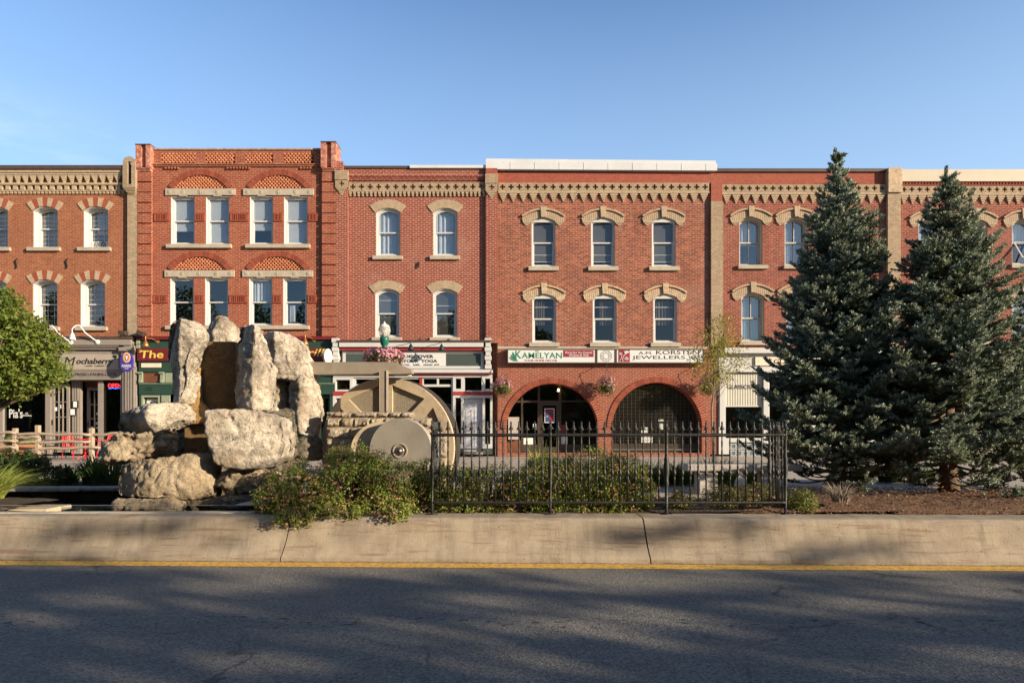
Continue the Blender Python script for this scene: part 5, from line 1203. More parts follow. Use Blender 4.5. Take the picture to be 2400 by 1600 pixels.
def boulder(label, crop, Y, th, mat, seed, amp=.05, lay=0., vox=.045, sm=8, name='boulder', tilt=0., ridge=None, facets=6, group='limestone rocks of the fountain'):
    poly = [(at(240 + a / 3.015, 700 + b_ / 3.015, Y)) for a, b_ in crop]; poly = [(q.x, q.z) for q in poly]
    cx = sum(q[0] for q in poly) / len(poly); zb = min(q[1] for q in poly)
    me = MB().prism(poly, Y - th / 2, Y + th / 2).mesh('t', mat); o = bpy.data.objects.new('t', me); COL.objects.link(o)
    r = o.modifiers.new('r', 'REMESH'); r.mode = 'VOXEL'; r.voxel_size = vox
    s_ = o.modifiers.new('s', 'SMOOTH'); s_.iterations = sm; s_.factor = .5
    sb = o.modifiers.new('sub', 'SUBSURF'); sb.levels = 1; sb.render_levels = 1; sb.subdivision_type = 'CATMULL_CLARK'
    dg = bpy.context.evaluated_depsgraph_get(); m2 = bpy.data.meshes.new_from_object(o.evaluated_get(dg))
    bpy.data.objects.remove(o)
    if facets:
        rf = random.Random(seed * 13 + 5); cc = Vector((cx, Y, (min(q[1] for q in poly) + max(q[1] for q in poly)) / 2)); hx = (max(q[0] for q in poly) - min(q[0] for q in poly)) / 2; hz_ = (max(q[1] for q in poly) - min(q[1] for q in poly)) / 2
        A_ = np.zeros(len(m2.vertices) * 3); m2.vertices.foreach_get('co', A_); A_ = A_.reshape(-1, 3); S_ = np.array([hx, th / 2, hz_]); B_ = (A_ - np.array(cc)) / S_
        for _ in range(facets):
            n_ = np.array([rf.uniform(-1, 1), -rf.uniform(.5, 1.), rf.uniform(-.8, .9)]); n_ /= np.linalg.norm(n_); dd_ = B_ @ n_; lim_ = dd_.max() * rf.uniform(.70, .86); ex_ = np.maximum(0, dd_ - lim_); B_ -= ex_[:, None] * n_ * np.array([.08, 1.2, .10])
        m2.vertices.foreach_set('co', (B_ * S_ + np.array(cc)).ravel()); m2.update()
    nv = len(m2.vertices); co = np.zeros(nv * 3); no = np.zeros(nv * 3); m2.vertices.foreach_get('co', co); m2.vertices.foreach_get('normal', no)
    co = co.reshape(-1, 3); no = no.reshape(-1, 3); off = Vector((seed * 7.3, seed * 3.1, seed * 1.7))
    zt = max(q[1] for q in poly); x0 = min(q[0] for q in poly); x1 = max(q[0] for q in poly)
    for i in range(nv):
        q = Vector(co[i]); 
        big = mn.noise(q * 1.6 + off) * 2.0 * amp
        f = mn.turbulence(q * 4.2 + off, 4, True) - .5
        g = mn.turbulence(q * 11. + off, 3, True) - .5; rg_ = 1 - abs(mn.noise(Vector((q.x * 3.0, q.y * 3.0, q.z * 2.2)) + off * 3)); d = big + f * amp * 1.0 + g * amp * .8 - (.09 * amp / .05) * max(0, rg_ - .90) * 4
        if lay: d += lay * (mn.noise(Vector((q.x * .8, q.y * .8, q.z * 13)) + off))
        hole = mn.noise(q * 7.5 + off * 2); 
        if hole > .36: d -= (hole - .36) * amp * 2.6
        co[i] += no[i] * d
        co[i][1] += tilt * (co[i][2] - zb)
        # rounded plan: the flanks fall back from the face
        u = (co[i][0] - (x0 + x1) / 2) / max(.1, (x1 - x0) / 2)
        if co[i][1] < Y + .1 * th:
            if ridge: co[i][1] += ((ridge[0] - u) * ridge[1] if u < ridge[0] else (u - ridge[0]) * ridge[2]) * (x1 - x0) / 2
            else: co[i][1] += .16 * th * abs(u) ** 3
    m2.vertices.foreach_set('co', co.ravel()); m2.polygons.foreach_set('use_smooth', [True] * len(m2.polygons)); m2.update()
    m2.materials.clear(); m2.materials.append(mat)
    b_ = bpy.data.objects.new(name, m2); link(b_); tag(b_, label, 'rock', group); return b_
boulder('tall upright white boulder at the left of the fountain', [(480,150),(560,135),(640,170),(705,240),(712,270),(690,320),(665,400),(640,490),(665,540),(640,640),(610,720),(575,745),(500,735),(465,660),(480,590),(475,480),(455,400),(455,300),(462,200)], 10.7, .62, RK_W, 1, .032, ridge=(.05, 1.0, .12), sm=5)
boulder('small pitted rock showing above the water slab between the two uprights', [(760,330),(765,230),(800,165),(860,140),(910,165),(945,215),(955,330)], 11.6, .45, RK_W, 2, .04)
boulder('tall pitted pillar boulder in the middle of the fountain, the beam at its right', [(950,180),(990,170),(1060,185),(1115,200),(1120,270),(1150,380),(1195,480),(1200,560),(1190,640),(1195,790),(1120,800),(1000,800),(945,740),(940,600),(955,450),(945,300)], 10.6, .60, RK_W, 3, .034, ridge=(.35, .42, .5), sm=5)
boulder('bright rounded boulder on top right of the fountain, above the steel beam', [(1105,270),(1180,245),(1250,235),(1330,260),(1420,300),(1440,350),(1430,380),(1485,450),(1500,560),(1330,575),(1180,560),(1140,440)], 12.0, .8, RK_W, 4, .032, ridge=(-.2, .9, .1), sm=5)
boulder('tall narrow boulder leaning below the beam at the right of the fountain', [(1325,500),(1500,500),(1520,640),(1528,760),(1510,985),(1440,960),(1350,970),(1340,800),(1320,650)], 12.0, .6, RK_W, 5, .032, ridge=(.0, .6, .2), sm=5)
boulder('shaded brown rock in the gap under the beam', [(1180,500),(1300,500),(1330,700),(1345,980),(1250,960),(1180,900)], 12.2, .5, RK_T, 6, .04)
boulder('long pale boulder lying flat at the left, on the layered rock', [(97,940),(105,880),(150,790),(250,760),(400,742),(560,740),(600,800),(600,870),(530,890),(460,940),(400,955),(330,950),(200,935)], 10.5, .72, RK_W, 7, .028, ridge=(.25, .42, .25), sm=5)
boulder('layered and hollowed tan rock under the flat pale boulder', [(0,1010),(60,985),(150,950),(300,960),(420,940),(480,950),(490,1010),(455,1060),(440,1120),(300,1150),(130,1160),(80,1175),(40,1160),(15,1090)], 10.45, .7, RK_T, 8, .05, lay=.06, sm=4)
boulder('wide low brown boulder with moss at the foot of the fountain', [(85,1260),(110,1170),(200,1150),(320,1135),(420,1130),(520,1120),(600,1100),(720,1110),(780,1170),(790,1230),(775,1265),(790,1330),(780,1390),(650,1405),(480,1390),(300,1395),(150,1400),(95,1370)], 9.95, .62, RK_T, 9, .030, ridge=(-.1, .25, .15), sm=4, facets=9)
boulder('big cream block at the right front of the fountain', [(765,810),(800,785),(1000,780),(1150,800),(1290,845),(1300,910),(1325,1000),(1310,1120),(1250,1160),(1180,1195),(1050,1195),(900,1185),(840,1150),(820,1060),(790,980),(785,900)], 10.0, .70, RK_W, 10, .022, lay=.018, ridge=(-.88, .6, .06), sm=3, facets=1)
boulder('damp ledge rock under the big cream block', [(790,1300),(850,1240),(900,1180),(1080,1185),(1200,1190),(1260,1260),(1120,1385),(950,1395),(880,1340)], 10.15, .6, RK_T, 11, .05, lay=.03)
boulder('flat wet slab in the water at the left foot of the fountain', [(105,1410),(250,1400),(480,1410),(560,1440),(555,1500),(400,1525),(200,1525),(110,1510)], 9.75, .5, RK_T, 12, .035, lay=.02)
boulder('dark flat slab in the water beside the front bush', [(640,1470),(700,1425),(850,1405),(1080,1400),(1150,1490),(900,1520),(680,1515)], 9.75, .45, RK_D, 13, .035, lay=.02)
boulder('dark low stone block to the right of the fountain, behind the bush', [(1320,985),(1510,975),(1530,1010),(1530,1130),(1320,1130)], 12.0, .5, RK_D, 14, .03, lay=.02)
boulder('mossy rock deep in the middle of the fountain, shadow put into its colour', [(440,980),(620,940),(900,1000),(1330,1040),(1330,1250),(1100,1480),(300,1480),(330,1200),(440,1120)], 11.7, .5, RK_D, 15, .05)
boulder('backing rock behind the fountain pillar, shadow put into its colour', [(1150,760),(1340,780),(1345,1150),(1100,1200),(900,1000),(1000,780)], 11.3, .5, RK_D, 16, .05)
s = thing('fountain_slab', 'flat ochre stone slab where the water runs down between the uprights', 'fountain slab', at(512, 1060, 11.1).to_tuple())
pl = [(705,305),(950,305),(950,800),(850,1090),(590,1095),(588,830),(700,740)]
mb = MB(); q = [at(240 + a / 3.015, 700 + b_ / 3.015, 11.05) for a, b_ in pl]
mb.prism([(w.x, w.z) for w in q], 10.98, 11.25); mb.build('water_wall', RK_S, s, bevel=.02)
mb = MB(); q = [at(240 + a / 3.015, 700 + b_ / 3.015, 10.9) for a, b_ in [(600,560),(690,480),(700,720),(770,800),(760,880),(600,890)]]
mb.prism([(w.x, w.z) for w in q], 10.86, 10.975); mb.build('ochre_ledge', rockmat('ochre_stone', (.36, .22, .09), (.48, .30, .13), (.14, .08, .03), bump=.8), s, bevel=.03)

# ------------------------------------------------------------------ mill wheel, wall, millstones, beam
TANC = M('tan_cast_stone', (.47, .37, .25), .85, .12, 5., .3, 60, dirt=(3.4, (.20, .15, .10), .7))  # dirt patches are stains and also painted dapple shade on the wheel
AGG = M('exposed_aggregate', (.27, .225, .165), .9, .55, 70., .8, 90)
ROUGH = rockmat('split_face_stone', (.40, .33, .24), (.52, .44, .33), (.24, .18, .13), bump=1.3, dirt=.45)
STEEL = M('weathered_steel', (.34, .28, .215), .5, .15, 3., metal=.35, dirt=(4., (.22, .17, .12), .5))
DSTEEL = M('dark_rim_steel', (.06, .05, .042), .5, .25, 5., metal=.4)
WY = 12.3; wc = at(905, 1048, WY); k = WY / FOC
s = thing('mill_wheel', 'large tan stone mill wheel sculpture with recessed pebbled panels and spokes', 'mill wheel', (wc.x, WY, GZ))
mb = MB(); R = 163 * k
hol = []
for i in range(8):
    a0 = math.pi / 2 - i * math.pi / 4; a1 = a0 - math.pi / 4; w = 14.5 * k
    am = (a0 + a1) / 2; ap = w / math.sin(math.pi / 8)
    def side(a, sg, r): return (r * math.cos(a) + sg * w * math.sin(a), r * math.sin(a) - sg * w * math.cos(a))
    hol.append([(ap * math.cos(am), ap * math.sin(am)), side(a0, 1, 146 * k), side(a1, -1, 146 * k)])
circ = lambda r, n=72: [(r * math.cos(2 * math.pi * i / n), r * math.sin(2 * math.pi * i / n)) for i in range(n)]
T = Matrix.Translation((wc.x, WY, wc.z)) @ Matrix.Rotation(math.radians(-9), 4, 'Z')
mb.holes(circ(R), hol, 0, .10); mb.xform(T); mb.build('wheel_face', TANC, s, bevel=.006)
mb = MB().prism(circ(R - .03), .060, .42); mb.v = [(a, b_ + (.0 if b_ > .2 else .0), c) for a, b_, c in mb.v]; mb.xform(T); mb.build('pebbled_panel', AGG, s)
mb = MB().holes(circ(R + .012), [circ(R + .001)], .11, .46); mb.xform(T); mb.build('rim_band', DSTEEL, s)
s = thing('stone_wall', 'rough split-face stone wall stepped in front of the mill wheel', 'wall', at(885, 1110, 11.6).to_tuple())
def rough_blocks(rows, Y, th, nm='course', par=None, mat=ROUGH, seed=1):
    rr = random.Random(seed)
    for (x0, x1, y0, y1) in rows:
        mb = MB(); x = x0
        while x < x1 - 2:
            w = rr.uniform(26, 60); xe = min(x1, x + w)
            if x1 - xe < 14: xe = x1
            A_ = at(x + .3, y0 + .3, Y); B_ = at(xe - .3, y1 - .3, Y); nx, nz = max(3, int((B_.x - A_.x) / .035)), max(3, int((A_.z - B_.z) / .035))
            V = []; 
            for j in range(nz + 1):
                for i in range(nx + 1):
                    X = A_.x + (B_.x - A_.x) * i / nx; Z = B_.z + (A_.z - B_.z) * j / nz
                    e = min(i, nx - i, j, nz - j)
                    d = 0 if e == 0 else .045 + .05 * mn.noise(Vector((X * 6, Z * 6, seed + x))) + .03 * mn.noise(Vector((X * 19, Z * 19, seed)))
                    V.append((X, Y - max(0, d), Z))
            f = [(j * (nx + 1) + i, j * (nx + 1) + i + 1, (j + 1) * (nx + 1) + i + 1, (j + 1) * (nx + 1) + i) for j in range(nz) for i in range(nx)]
            mb.raw(V, f); mb.box(A_.x, B_.x, Y + .0005, Y + th, B_.z, A_.z); x = xe
        mb.build(nm, mat, par)
rough_blocks([(766, 966, 965, 978)], 11.6, .30, 'cap_course', s, seed=2)
rough_blocks([(765, 1008, 979, 1000), (766, 1009, 1001, 1027), (765, 1009, 1028, 1060), (766, 1009, 1061, 1100), (766, 1009, 1101, 1142)], 11.62, .32, 'course', s, seed=4)
s = thing('stone_pier', 'narrow split-face stone pier between the millstone and the fence corner', 'pier', at(1032, 1130, 11.5).to_tuple())
rough_blocks([(1012, 1048, 1011, 1034), (1012, 1048, 1035, 1070), (1012, 1048, 1071, 1105), (1012, 1048, 1106, 1143)], 11.5, .3, 'block', s, seed=9)
s = thing('steel_post', 'dark fluted steel cylinder standing between the millstone and the stone pier', 'post', at(1018, 1120, 11.2).to_tuple())
q = at(1019, 1140, 11.2); MB().lathe([(.085, 0), (.085, .62), (.075, .64), (.085, .66), (.085, .93), (.06, .95)], (q.x, q.y, GZ - .02), 20).build('cylinder', M('streaked_steel', (.20, .20, .20), .35, .5, 14., metal=.6), s, True)
def millstone(label, px, py, rpx, Y, th, yaw, mat, hub=False):
    kk = Y / FOC; q = at(px, py, Y); s = thing('millstone', label, 'millstone', (q.x, Y, GZ), 'millstones by the stone wall')
    T = Matrix.Translation(q) @ Matrix.Rotation(math.radians(yaw), 4, 'Z'); R = rpx * kk
    mb = MB().holes(circ(R), [circ(.03, 16)] if hub else [], 0, th); mb.xform(T); mb.build('disc', mat, s, bevel=.012)
    if hub:
        mb = MB().lathe([(.07, 0), (.07, .012), (.05, .018), (.026, .020), (.024, .036), (.012, .042), (.010, .05)], (0, 0, 0), 24, 'Y'); mb.xform(T); mb.build('hub', M('hub_steel', (.22, .20, .18), .4, .3, 9., metal=.7), s, True)
        mb = MB().holes(circ(.125, 24), [circ(.107, 24)], -.012, -.001); mb.xform(T); mb.build('hub_ring', TANC, s)
    return s
GREYC = M('shaded_cast_stone', (.34, .30, .245), .85, .1, 3., .2, 60, dirt=(1.8, (.22, .18, .14), .5))  # cast stone greyed and darkened, grazing light on the front disc put into colour
millstone('plain tan millstone disc set behind the grey one', 893, 1060, 72, 11.3, .14, 0, TANC)
millstone('grey millstone disc in front with a steel hub at its centre', 938, 1056, 76, 11.05, .16, -11, GREYC, True)
s = thing('steel_beam', 'long tan steel beam running from the rocks across the mill wheel', 'beam', at(800, 864, 12.0).to_tuple())
q = [at(a, b_, 12.0) for a, b_ in [(600,849),(925,849.5),(967,866),(968,876),(930,877.5),(600,879)]]
mb = MB().prism([(w.x, w.z) for w in q], 11.9, 12.12); mb.build('girder', STEEL, s, bevel=.006)
mb = MB(); a = at(900, 868, 11.82); b_ = at(900, 965, 11.82)
mb.box(at(893, 0, 11.82).x, at(907, 0, 11.82).x, 11.74, 11.89, b_.z, a.z); mb.box(at(891.5, 0, 11.82).x, at(892.8, 0, 11.82).x, 11.72, 11.90, b_.z + .005, a.z - .005); mb.box(at(907.2, 0, 11.82).x, at(909, 0, 11.82).x, 11.72, 11.90, b_.z + .005, a.z - .005)
mb.build('upright', STEEL, s, bevel=.005)
mb = MB(); mb.box(at(910, 0, 12).x, at(924, 0, 12).x, 12.0, 12.10, at(0, 881, 12).z, at(0, 877.8, 12).z); mb.box(at(955, 0, 12).x, at(963, 0, 12).x, 12.0, 12.10, at(0, 882, 12).z, at(0, 877.8, 12).z); mb.build('bracket', WHITE, s)

# ------------------------------------------------------------------ wrought iron fence
FY = 8.86
def fpx(px): return at(px, 0, FY).x
s = thing('iron_fence', 'black wrought iron fence with spear finials standing on the concrete barrier', 'fence', (fpx(1426), FY, .52))
zr, zb_, ztip = at(0, 1019, FY).z, at(0, 1177, FY).z, at(0, 986, FY).z
posts = (1013, 1290, 1562, 1841)
def hammered(mb, p0, p1, r, n=60, sd=0):
    p0, p1 = Vector(p0), Vector(p1); pts = [p0 + (p1 - p0) * i / n for i in range(n + 1)]
    mb.tube(pts, [r * (1 + .16 * mn.noise(Vector((i * .9, sd, 0)))) for i in range(n + 1)], 8)
XA, XB = fpx(1013), fpx(1841); RET = .55
for nm, z, r in (('top_rail', zr, .021), ('bottom_rail', zb_, .018)):
    mb = MB(); hammered(mb, (XA, FY, z), (XB, FY, z), r, 130, z); hammered(mb, (XA, FY, z), (XA, FY + RET, z), r, 14, z); hammered(mb, (XB, FY, z), (XB, FY + RET, z), r, 14, z); mb.build(nm, BLACKM, s, True)
def picket_mesh():
    mb = MB(); H = zr - zb_; prof = [(.0105, zb_)]
    zz = zb_ + H * .44
    prof += [(.0105, zz - .09), (.016, zz - .075), (.0105, zz - .06), (.012, zz - .04), (.022, zz - .015), (.025, zz), (.022, zz + .015), (.012, zz + .04), (.0105, zz + .06), (.016, zz + .075), (.0105, zz + .09)]
    n = 10
    prof += [(.0105 + .003 * math.sin(i * 2.1), zz + .1 + (zr + .03 - zz - .1) * i / n) for i in range(n + 1)]
    mb.lathe(prof, (0, 0, 0), 7); return mb.mesh('picket', BLACKM, True)
def finial_mesh(sc_=1.):
    mb = MB(); z0 = zr + .03; h = (ztip - z0)
    mb.lathe([(.0075, z0), (.013 * sc_, z0 + h * .12), (.009, z0 + h * .22), (.041 * sc_, z0 + h * .26), (.027 * sc_, z0 + h * .34), (.015 * sc_, z0 + h * .52), (.010, z0 + h * .72), (.013 * sc_, z0 + h * .78), (.011 * sc_, z0 + h * .88), (.001, z0 + h * (1.0 if sc_ == 1 else 1.04))], (0, 0, 0), 9); return mb.mesh('finial', BLACKM, True)
pm, fm, fm2 = picket_mesh(), finial_mesh(), finial_mesh(1.25)
def picket(x, y):
    o = bpy.data.objects.new('picket', pm); link(o, s); o.location = (x, y, 0)
    f = bpy.data.objects.new('finial', fm); f.parent = o; COL.objects.link(f)
for a_, b__ in zip(posts, posts[1:]):
    n = round((b__ - a_) / 18.4)
    for i in range(1, n): picket(fpx(a_ + (b__ - a_) * i / n), FY)
for x in (XA, XB):
    for i in range(1, 6): picket(x, FY + RET * i / 5.2)
def post(x, y, heavy):
    mb = MB(); zz = zb_ + (zr - zb_) * .52; r = .018 if not heavy else .023
    mb.lathe([(.045, .520), (.045, .530), (r, .536), (r * .9, zz - .26), (r * 1.5, zz - .2), (r * 1.05, zz - .16), (r * 1.7, zz - .06), (r * 1.75, zz + .02), (r * 1.3, zz + .07), (r * 1.55, zz + .1), (r * .95, zz + .14), (r * .9, zr - .02), (r * 1.3, zr), (r * .9, zr + .04)], (x, y, 0), 12)
    mb.box(x - .075, x + .075, y - .045, y + .045, .5195, .5285)
    o = mb.build('post', BLACKM, s, True); f = bpy.data.objects.new('finial', fm2); f.parent = o; f.location = (x, y, .012); COL.objects.link(f)
for i, px in enumerate(posts): post(fpx(px), FY, i == 2)
post(XB, FY + RET, False); post(XA, FY + RET, False)

# stone bench
BY = 10.9; s = thing('stone_bench', 'grey stone slab bench on two block legs behind the iron fence', 'bench', at(1735, 1150, BY).to_tuple())
BG = M('bench_limestone', (.40, .365, .33), .85, .15, 6., .5, 40, dirt=(5., (.2, .17, .14), .5))
a, b_ = at(1603, 1086, BY), at(1868, 1102, BY)
MB().box(a.x, b_.x, BY - .22, BY + .24, b_.z, a.z).build('seat', BG, s, bevel=.02)
for x0, x1 in ((1633, 1676), (1782, 1818)): MB().box(at(x0, 0, BY).x, at(x1, 0, BY).x, BY - .15, BY + .16, GZ - .04, b_.z - .001).build('leg', BG, s, bevel=.015)

# ------------------------------------------------------------------ street lamp
LYY = 15.0; q = at(901, 0, LYY); lx = q.x
s = thing('street_lamp', 'green post-top street lamp with clear globe rising behind the beam and mill wheel', 'street lamp', (lx, LYY, GZ))
DG = M('lamp_green', (.012, .11, .075), .35, .08, 5.)
zg = lambda py: at(0, py, LYY).z
MB().lathe([(.16, GZ - .05), (.16, GZ + .1), (.11, GZ + .25), (.10, GZ + .7), (.06, GZ + .8), (.05, zg(870)), (.045, zg(818))], (lx, LYY, 0), 16).build('post', DG, s, True)
MB().lathe([(.045, zg(817)), (.06, zg(814)), (.05, zg(812)), (.085, zg(806)), (.10, zg(797)), (.105, zg(792)), (.09, zg(790))], (lx, LYY, 0), 18).build('lamp_base', DG, s, True)
gm = bpy.data.materials.new('globe_glass'); gm.use_nodes = True; gp = gm.node_tree.nodes['Principled BSDF']; gp.inputs['Base Color'].default_value = (.9, .88, .8, 1); gp.inputs['Roughness'].default_value = .25; gp.inputs['Transmission Weight'].default_value = .75
MB().lathe([(.09, zg(789.8)), (.115, zg(783)), (.135, zg(774)), (.13, zg(769)), (.10, zg(767))], (lx, LYY, 0), 18).build('globe', gm, s, True)
MB().lathe([(.12, zg(767)), (.115, zg(765)), (.08, zg(761)), (.035, zg(759)), (.03, zg(757)), (.012, zg(755)), (.001, zg(752))], (lx, LYY, 0), 18).build('cap', M('lamp_cap', (.55, .54, .5), .35, .1, 8.), s, True)
MB().lathe([(.03, zg(789)), (.035, zg(779)), (.02, zg(773))], (lx, LYY, 0), 10).build('bulb', WHITE, s, True)
# ------------------------------------------------------------------ plants
BARK = M('spruce_bark', (.16, .11, .075), .95, .35, 14., .8, 40, dist=.02)
TWIG = M('dry_twig', (.14, .09, .055), .95, .3, 14.)
def blob_pts(rg, c, r, n, shell=.55):
    d = rnd_dirs(rg, n); u = rg.uniform(shell ** 3, 1, (n, 1)) ** (1 / 3); d2 = d * u
    return np.array(c) + d2 * np.array(r), d
SP_LEAF = leafmat('spirea_leaf', (.10, .16, .022), (.30, .345, .065), .35, big=(2.2, (.10, .075, .03), .6))
SP_FLOW = leafmat('spirea_spent_flower', (.28, .14, .07), (.50, .32, .16), .25, .9)
SP_PINK = leafmat('spirea_pink_flower', (.55, .16, .25), (.68, .32, .38), .2)
SP_CORE = M('dark_twig', (.03, .028, .012), .95, .4, 9.)  # dark brown of the flower basket bowls
def bush(label, blobs, n_leaf, n_flow, seed, group='spirea bushes in the median bed', leaf=None, flow=None, size=.034, pink=6, name='spirea_bush', fsize=.05, base=GZ - .03):
    rg = np.random.default_rng(seed); cs = np.array([b_[0] for b_ in blobs]); s = thing(name, label, 'bush', (cs[:, 0].mean(), cs[:, 1].mean(), base), group)
    vol = np.array([b_[1][0] * b_[1][2] for b_ in blobs]); vol = vol / vol.sum(); P_, O_ = [], []; FP, FO = [], []; st = MB()
    for (c, r), w in zip(blobs, vol):
        # shoots: leaves gather on little upright sprays with gaps between
        k = max(6, int(n_leaf * 1.7 * w / 30)); sp, d = blob_pts(rg, c, r, k, .74)
        nn = np.array([mn.noise(Vector(q) * 5.) for q in sp]); sp = sp + d * (nn * .10)[:, None]
        m_ = 26; q = np.repeat(sp, m_, 0) + rg.normal(size=(k * m_, 3)) * np.array([.030, .030, .034]); P_.append(q); O_.append(np.repeat(d, m_, 0) + np.array([0, 0, .5]))
        kf = int(n_flow * w); sp2, d2 = blob_pts(rg, c, r, kf, .90); ok = d2[:, 2] > -.5; sp2, d2 = sp2[ok], d2[ok]
        nn = np.array([mn.noise(Vector(q_) * 5.) for q_ in sp2]); sp2 = sp2 + d2 * (nn * .06 + .03)[:, None]
        m2 = 9; FP.append(np.repeat(sp2, m2, 0) + rg.normal(size=(len(sp2) * m2, 3)) * np.array([.022, .022, .008])); FO.append(np.repeat(d2 * .4 + np.array([0, 0, .7]), m2, 0))
        for i in range(0, k, max(1, k // 34)): st.tube([(c[0] + (sp[i][0] - c[0]) * .15, c[1] + (sp[i][1] - c[1]) * .15, base), tuple((np.array(c) * .4 + sp[i] * .6)), tuple(sp[i])], [.008, .006, .003], 4, False)
    P_ = np.concatenate(P_); O_ = np.concatenate(O_); ok = (P_[:, 2] > .53) | ((P_[:, 1] < 8.60) & (P_[:, 2] > .37)); P_, O_ = P_[ok], O_[ok]
    leaf_quads('foliage', P_, size, leaf or SP_LEAF, s, .5, seed, O_, .45)
    if n_flow:
        FP = np.concatenate(FP); FO = np.concatenate(FO); ok = (FP[:, 2] > .56) | ((FP[:, 1] < 8.58) & (FP[:, 2] > .40)); leaf_quads('flower_heads', FP[ok], fsize * .45, flow or SP_FLOW, s, .9, seed + 1, FO[ok], .6)
    if pink:
        pq = []
        for _ in range(pink):
            b_ = blobs[rg.integers(len(blobs))]; q, d = blob_pts(rg, b_[0], b_[1], 1, .99); d[0, 1] = -abs(d[0, 1])
            q = np.array(b_[0]) + d[0] * np.array(b_[1]) * 1.06; pq.append(q + rg.normal(size=(10, 3)) * .014)
        leaf_quads('pink_flowers', np.concatenate(pq), .022, SP_PINK, s, .9, seed + 2)
    st.build('stems', TWIG, s); return s
def bl(px, py, Y, rx, ry, rz, dz=6, shrink=.90):   # blob given by where it stands and its pixel radii
    q = at(px, py + dz, Y); k = Y / FOC; return ((q.x, Y, q.z), (rx * k, ry, rz * k * shrink))
bush('large dark spirea bush spilling over the concrete barrier in front of the millstones', [bl(700, 1150, 9.15, 85, .40, 66), bl(830, 1120, 9.2, 100, .45, 78), bl(920, 1135, 9.2, 75, .40, 72), bl(650, 1165, 9.05, 52, .3, 40), bl(745, 1185, 8.92, 75, .26, 38), bl(900, 1185, 8.92, 85, .26, 34), bl(690, 1206, 8.56, 48, .16, 24), bl(925, 1198, 8.58, 34, .13, 20), bl(790, 1196, 8.62, 70, .12, 14), bl(700, 1095, 9.5, 30, .25, 24), bl(830, 1062, 9.45, 65, .25, 26)], 21000, 1050, 11, pink=8)
bush('spirea bush behind the left bay of the iron fence, beside the large dark bush', [bl(1050, 1135, 9.25, 75, .26, 55), bl(1150, 1130, 9.3, 70, .26, 52), bl(1000, 1110, 9.6, 45, .3, 42), bl(1230, 1140, 9.2, 60, .22, 50), bl(1080, 1180, 9.05, 85, .12, 20), bl(1210, 1180, 9.05, 80, .12, 20)], 11000, 520, 12)
bush('tall spirea bush behind the middle bay of the iron fence', [bl(1290, 1118, 9.7, 80, .35, 65), bl(1390, 1110, 9.7, 90, .35, 70), bl(1460, 1120, 9.6, 62, .35, 62)], 10000, 500, 13)
bush('low front spirea bush at the foot of the middle fence bay, greener with pale heads', [bl(1300, 1150, 9.15, 70, .2, 42), bl(1390, 1145, 9.15, 80, .2, 46), bl(1480, 1145, 9.2, 60, .2, 46), bl(1340, 1182, 9.05, 80, .12, 18), bl(1450, 1182, 9.05, 70, .12, 18)], 10500, 460, 14)
G_L = leafmat('shrub_olive_leaf', (.10, .11, .03), (.22, .20, .07), .35)
bush('small olive shrub just right of the heavy fence post', [bl(1598, 1165, 9.3, 30, .16, 26), bl(1585, 1180, 9.15, 26, .12, 16)], 2600, 60, 21, 'low olive shrubs by the right fence bay', G_L, name='low_shrub', size=.022, pink=0)
bush('small olive shrub in front of the left bench leg', [bl(1690, 1160, 9.35, 40, .18, 32), bl(1680, 1180, 9.2, 34, .14, 18)], 3400, 60, 22, 'low olive shrubs by the right fence bay', G_L, name='low_shrub', size=.022, pink=0)
bush('broad olive shrub inside the right fence corner', [bl(1768, 1158, 9.35, 46, .2, 36), bl(1790, 1175, 9.2, 36, .14, 22), bl(1730, 1175, 9.2, 28, .14, 20)], 4200, 80, 23, 'low olive shrubs by the right fence bay', G_L, name='low_shrub', size=.022, pink=0)
bush('small olive shrub on the bark mulch outside the fence corner', [bl(1872, 1172, 9.1, 30, .18, 32), bl(1893, 1185, 9.0, 18, .12, 16)], 2600, 20, 24, 'low olive shrubs by the right fence bay', leafmat('shrub_bright_leaf', (.10, .13, .03), (.26, .27, .07), .35), name='low_shrub', size=.026, pink=0)
D_L = leafmat('dark_perennial_leaf', (.02, .04, .012), (.05, .085, .025), .3)
bush('dark leafy perennial clump with a few orange flowers behind the daylily', [bl(60, 1085, 12.4, 45, .4, 36), bl(15, 1075, 12.4, 35, .3, 24), bl(120, 1115, 12.2, 50, .3, 28)], 7000, 40, 25, 'dark plants by the pond', D_L, leafmat('orange_flower', (.55, .10, .03), (.65, .2, .06), .2), name='perennial', size=.05, pink=0)
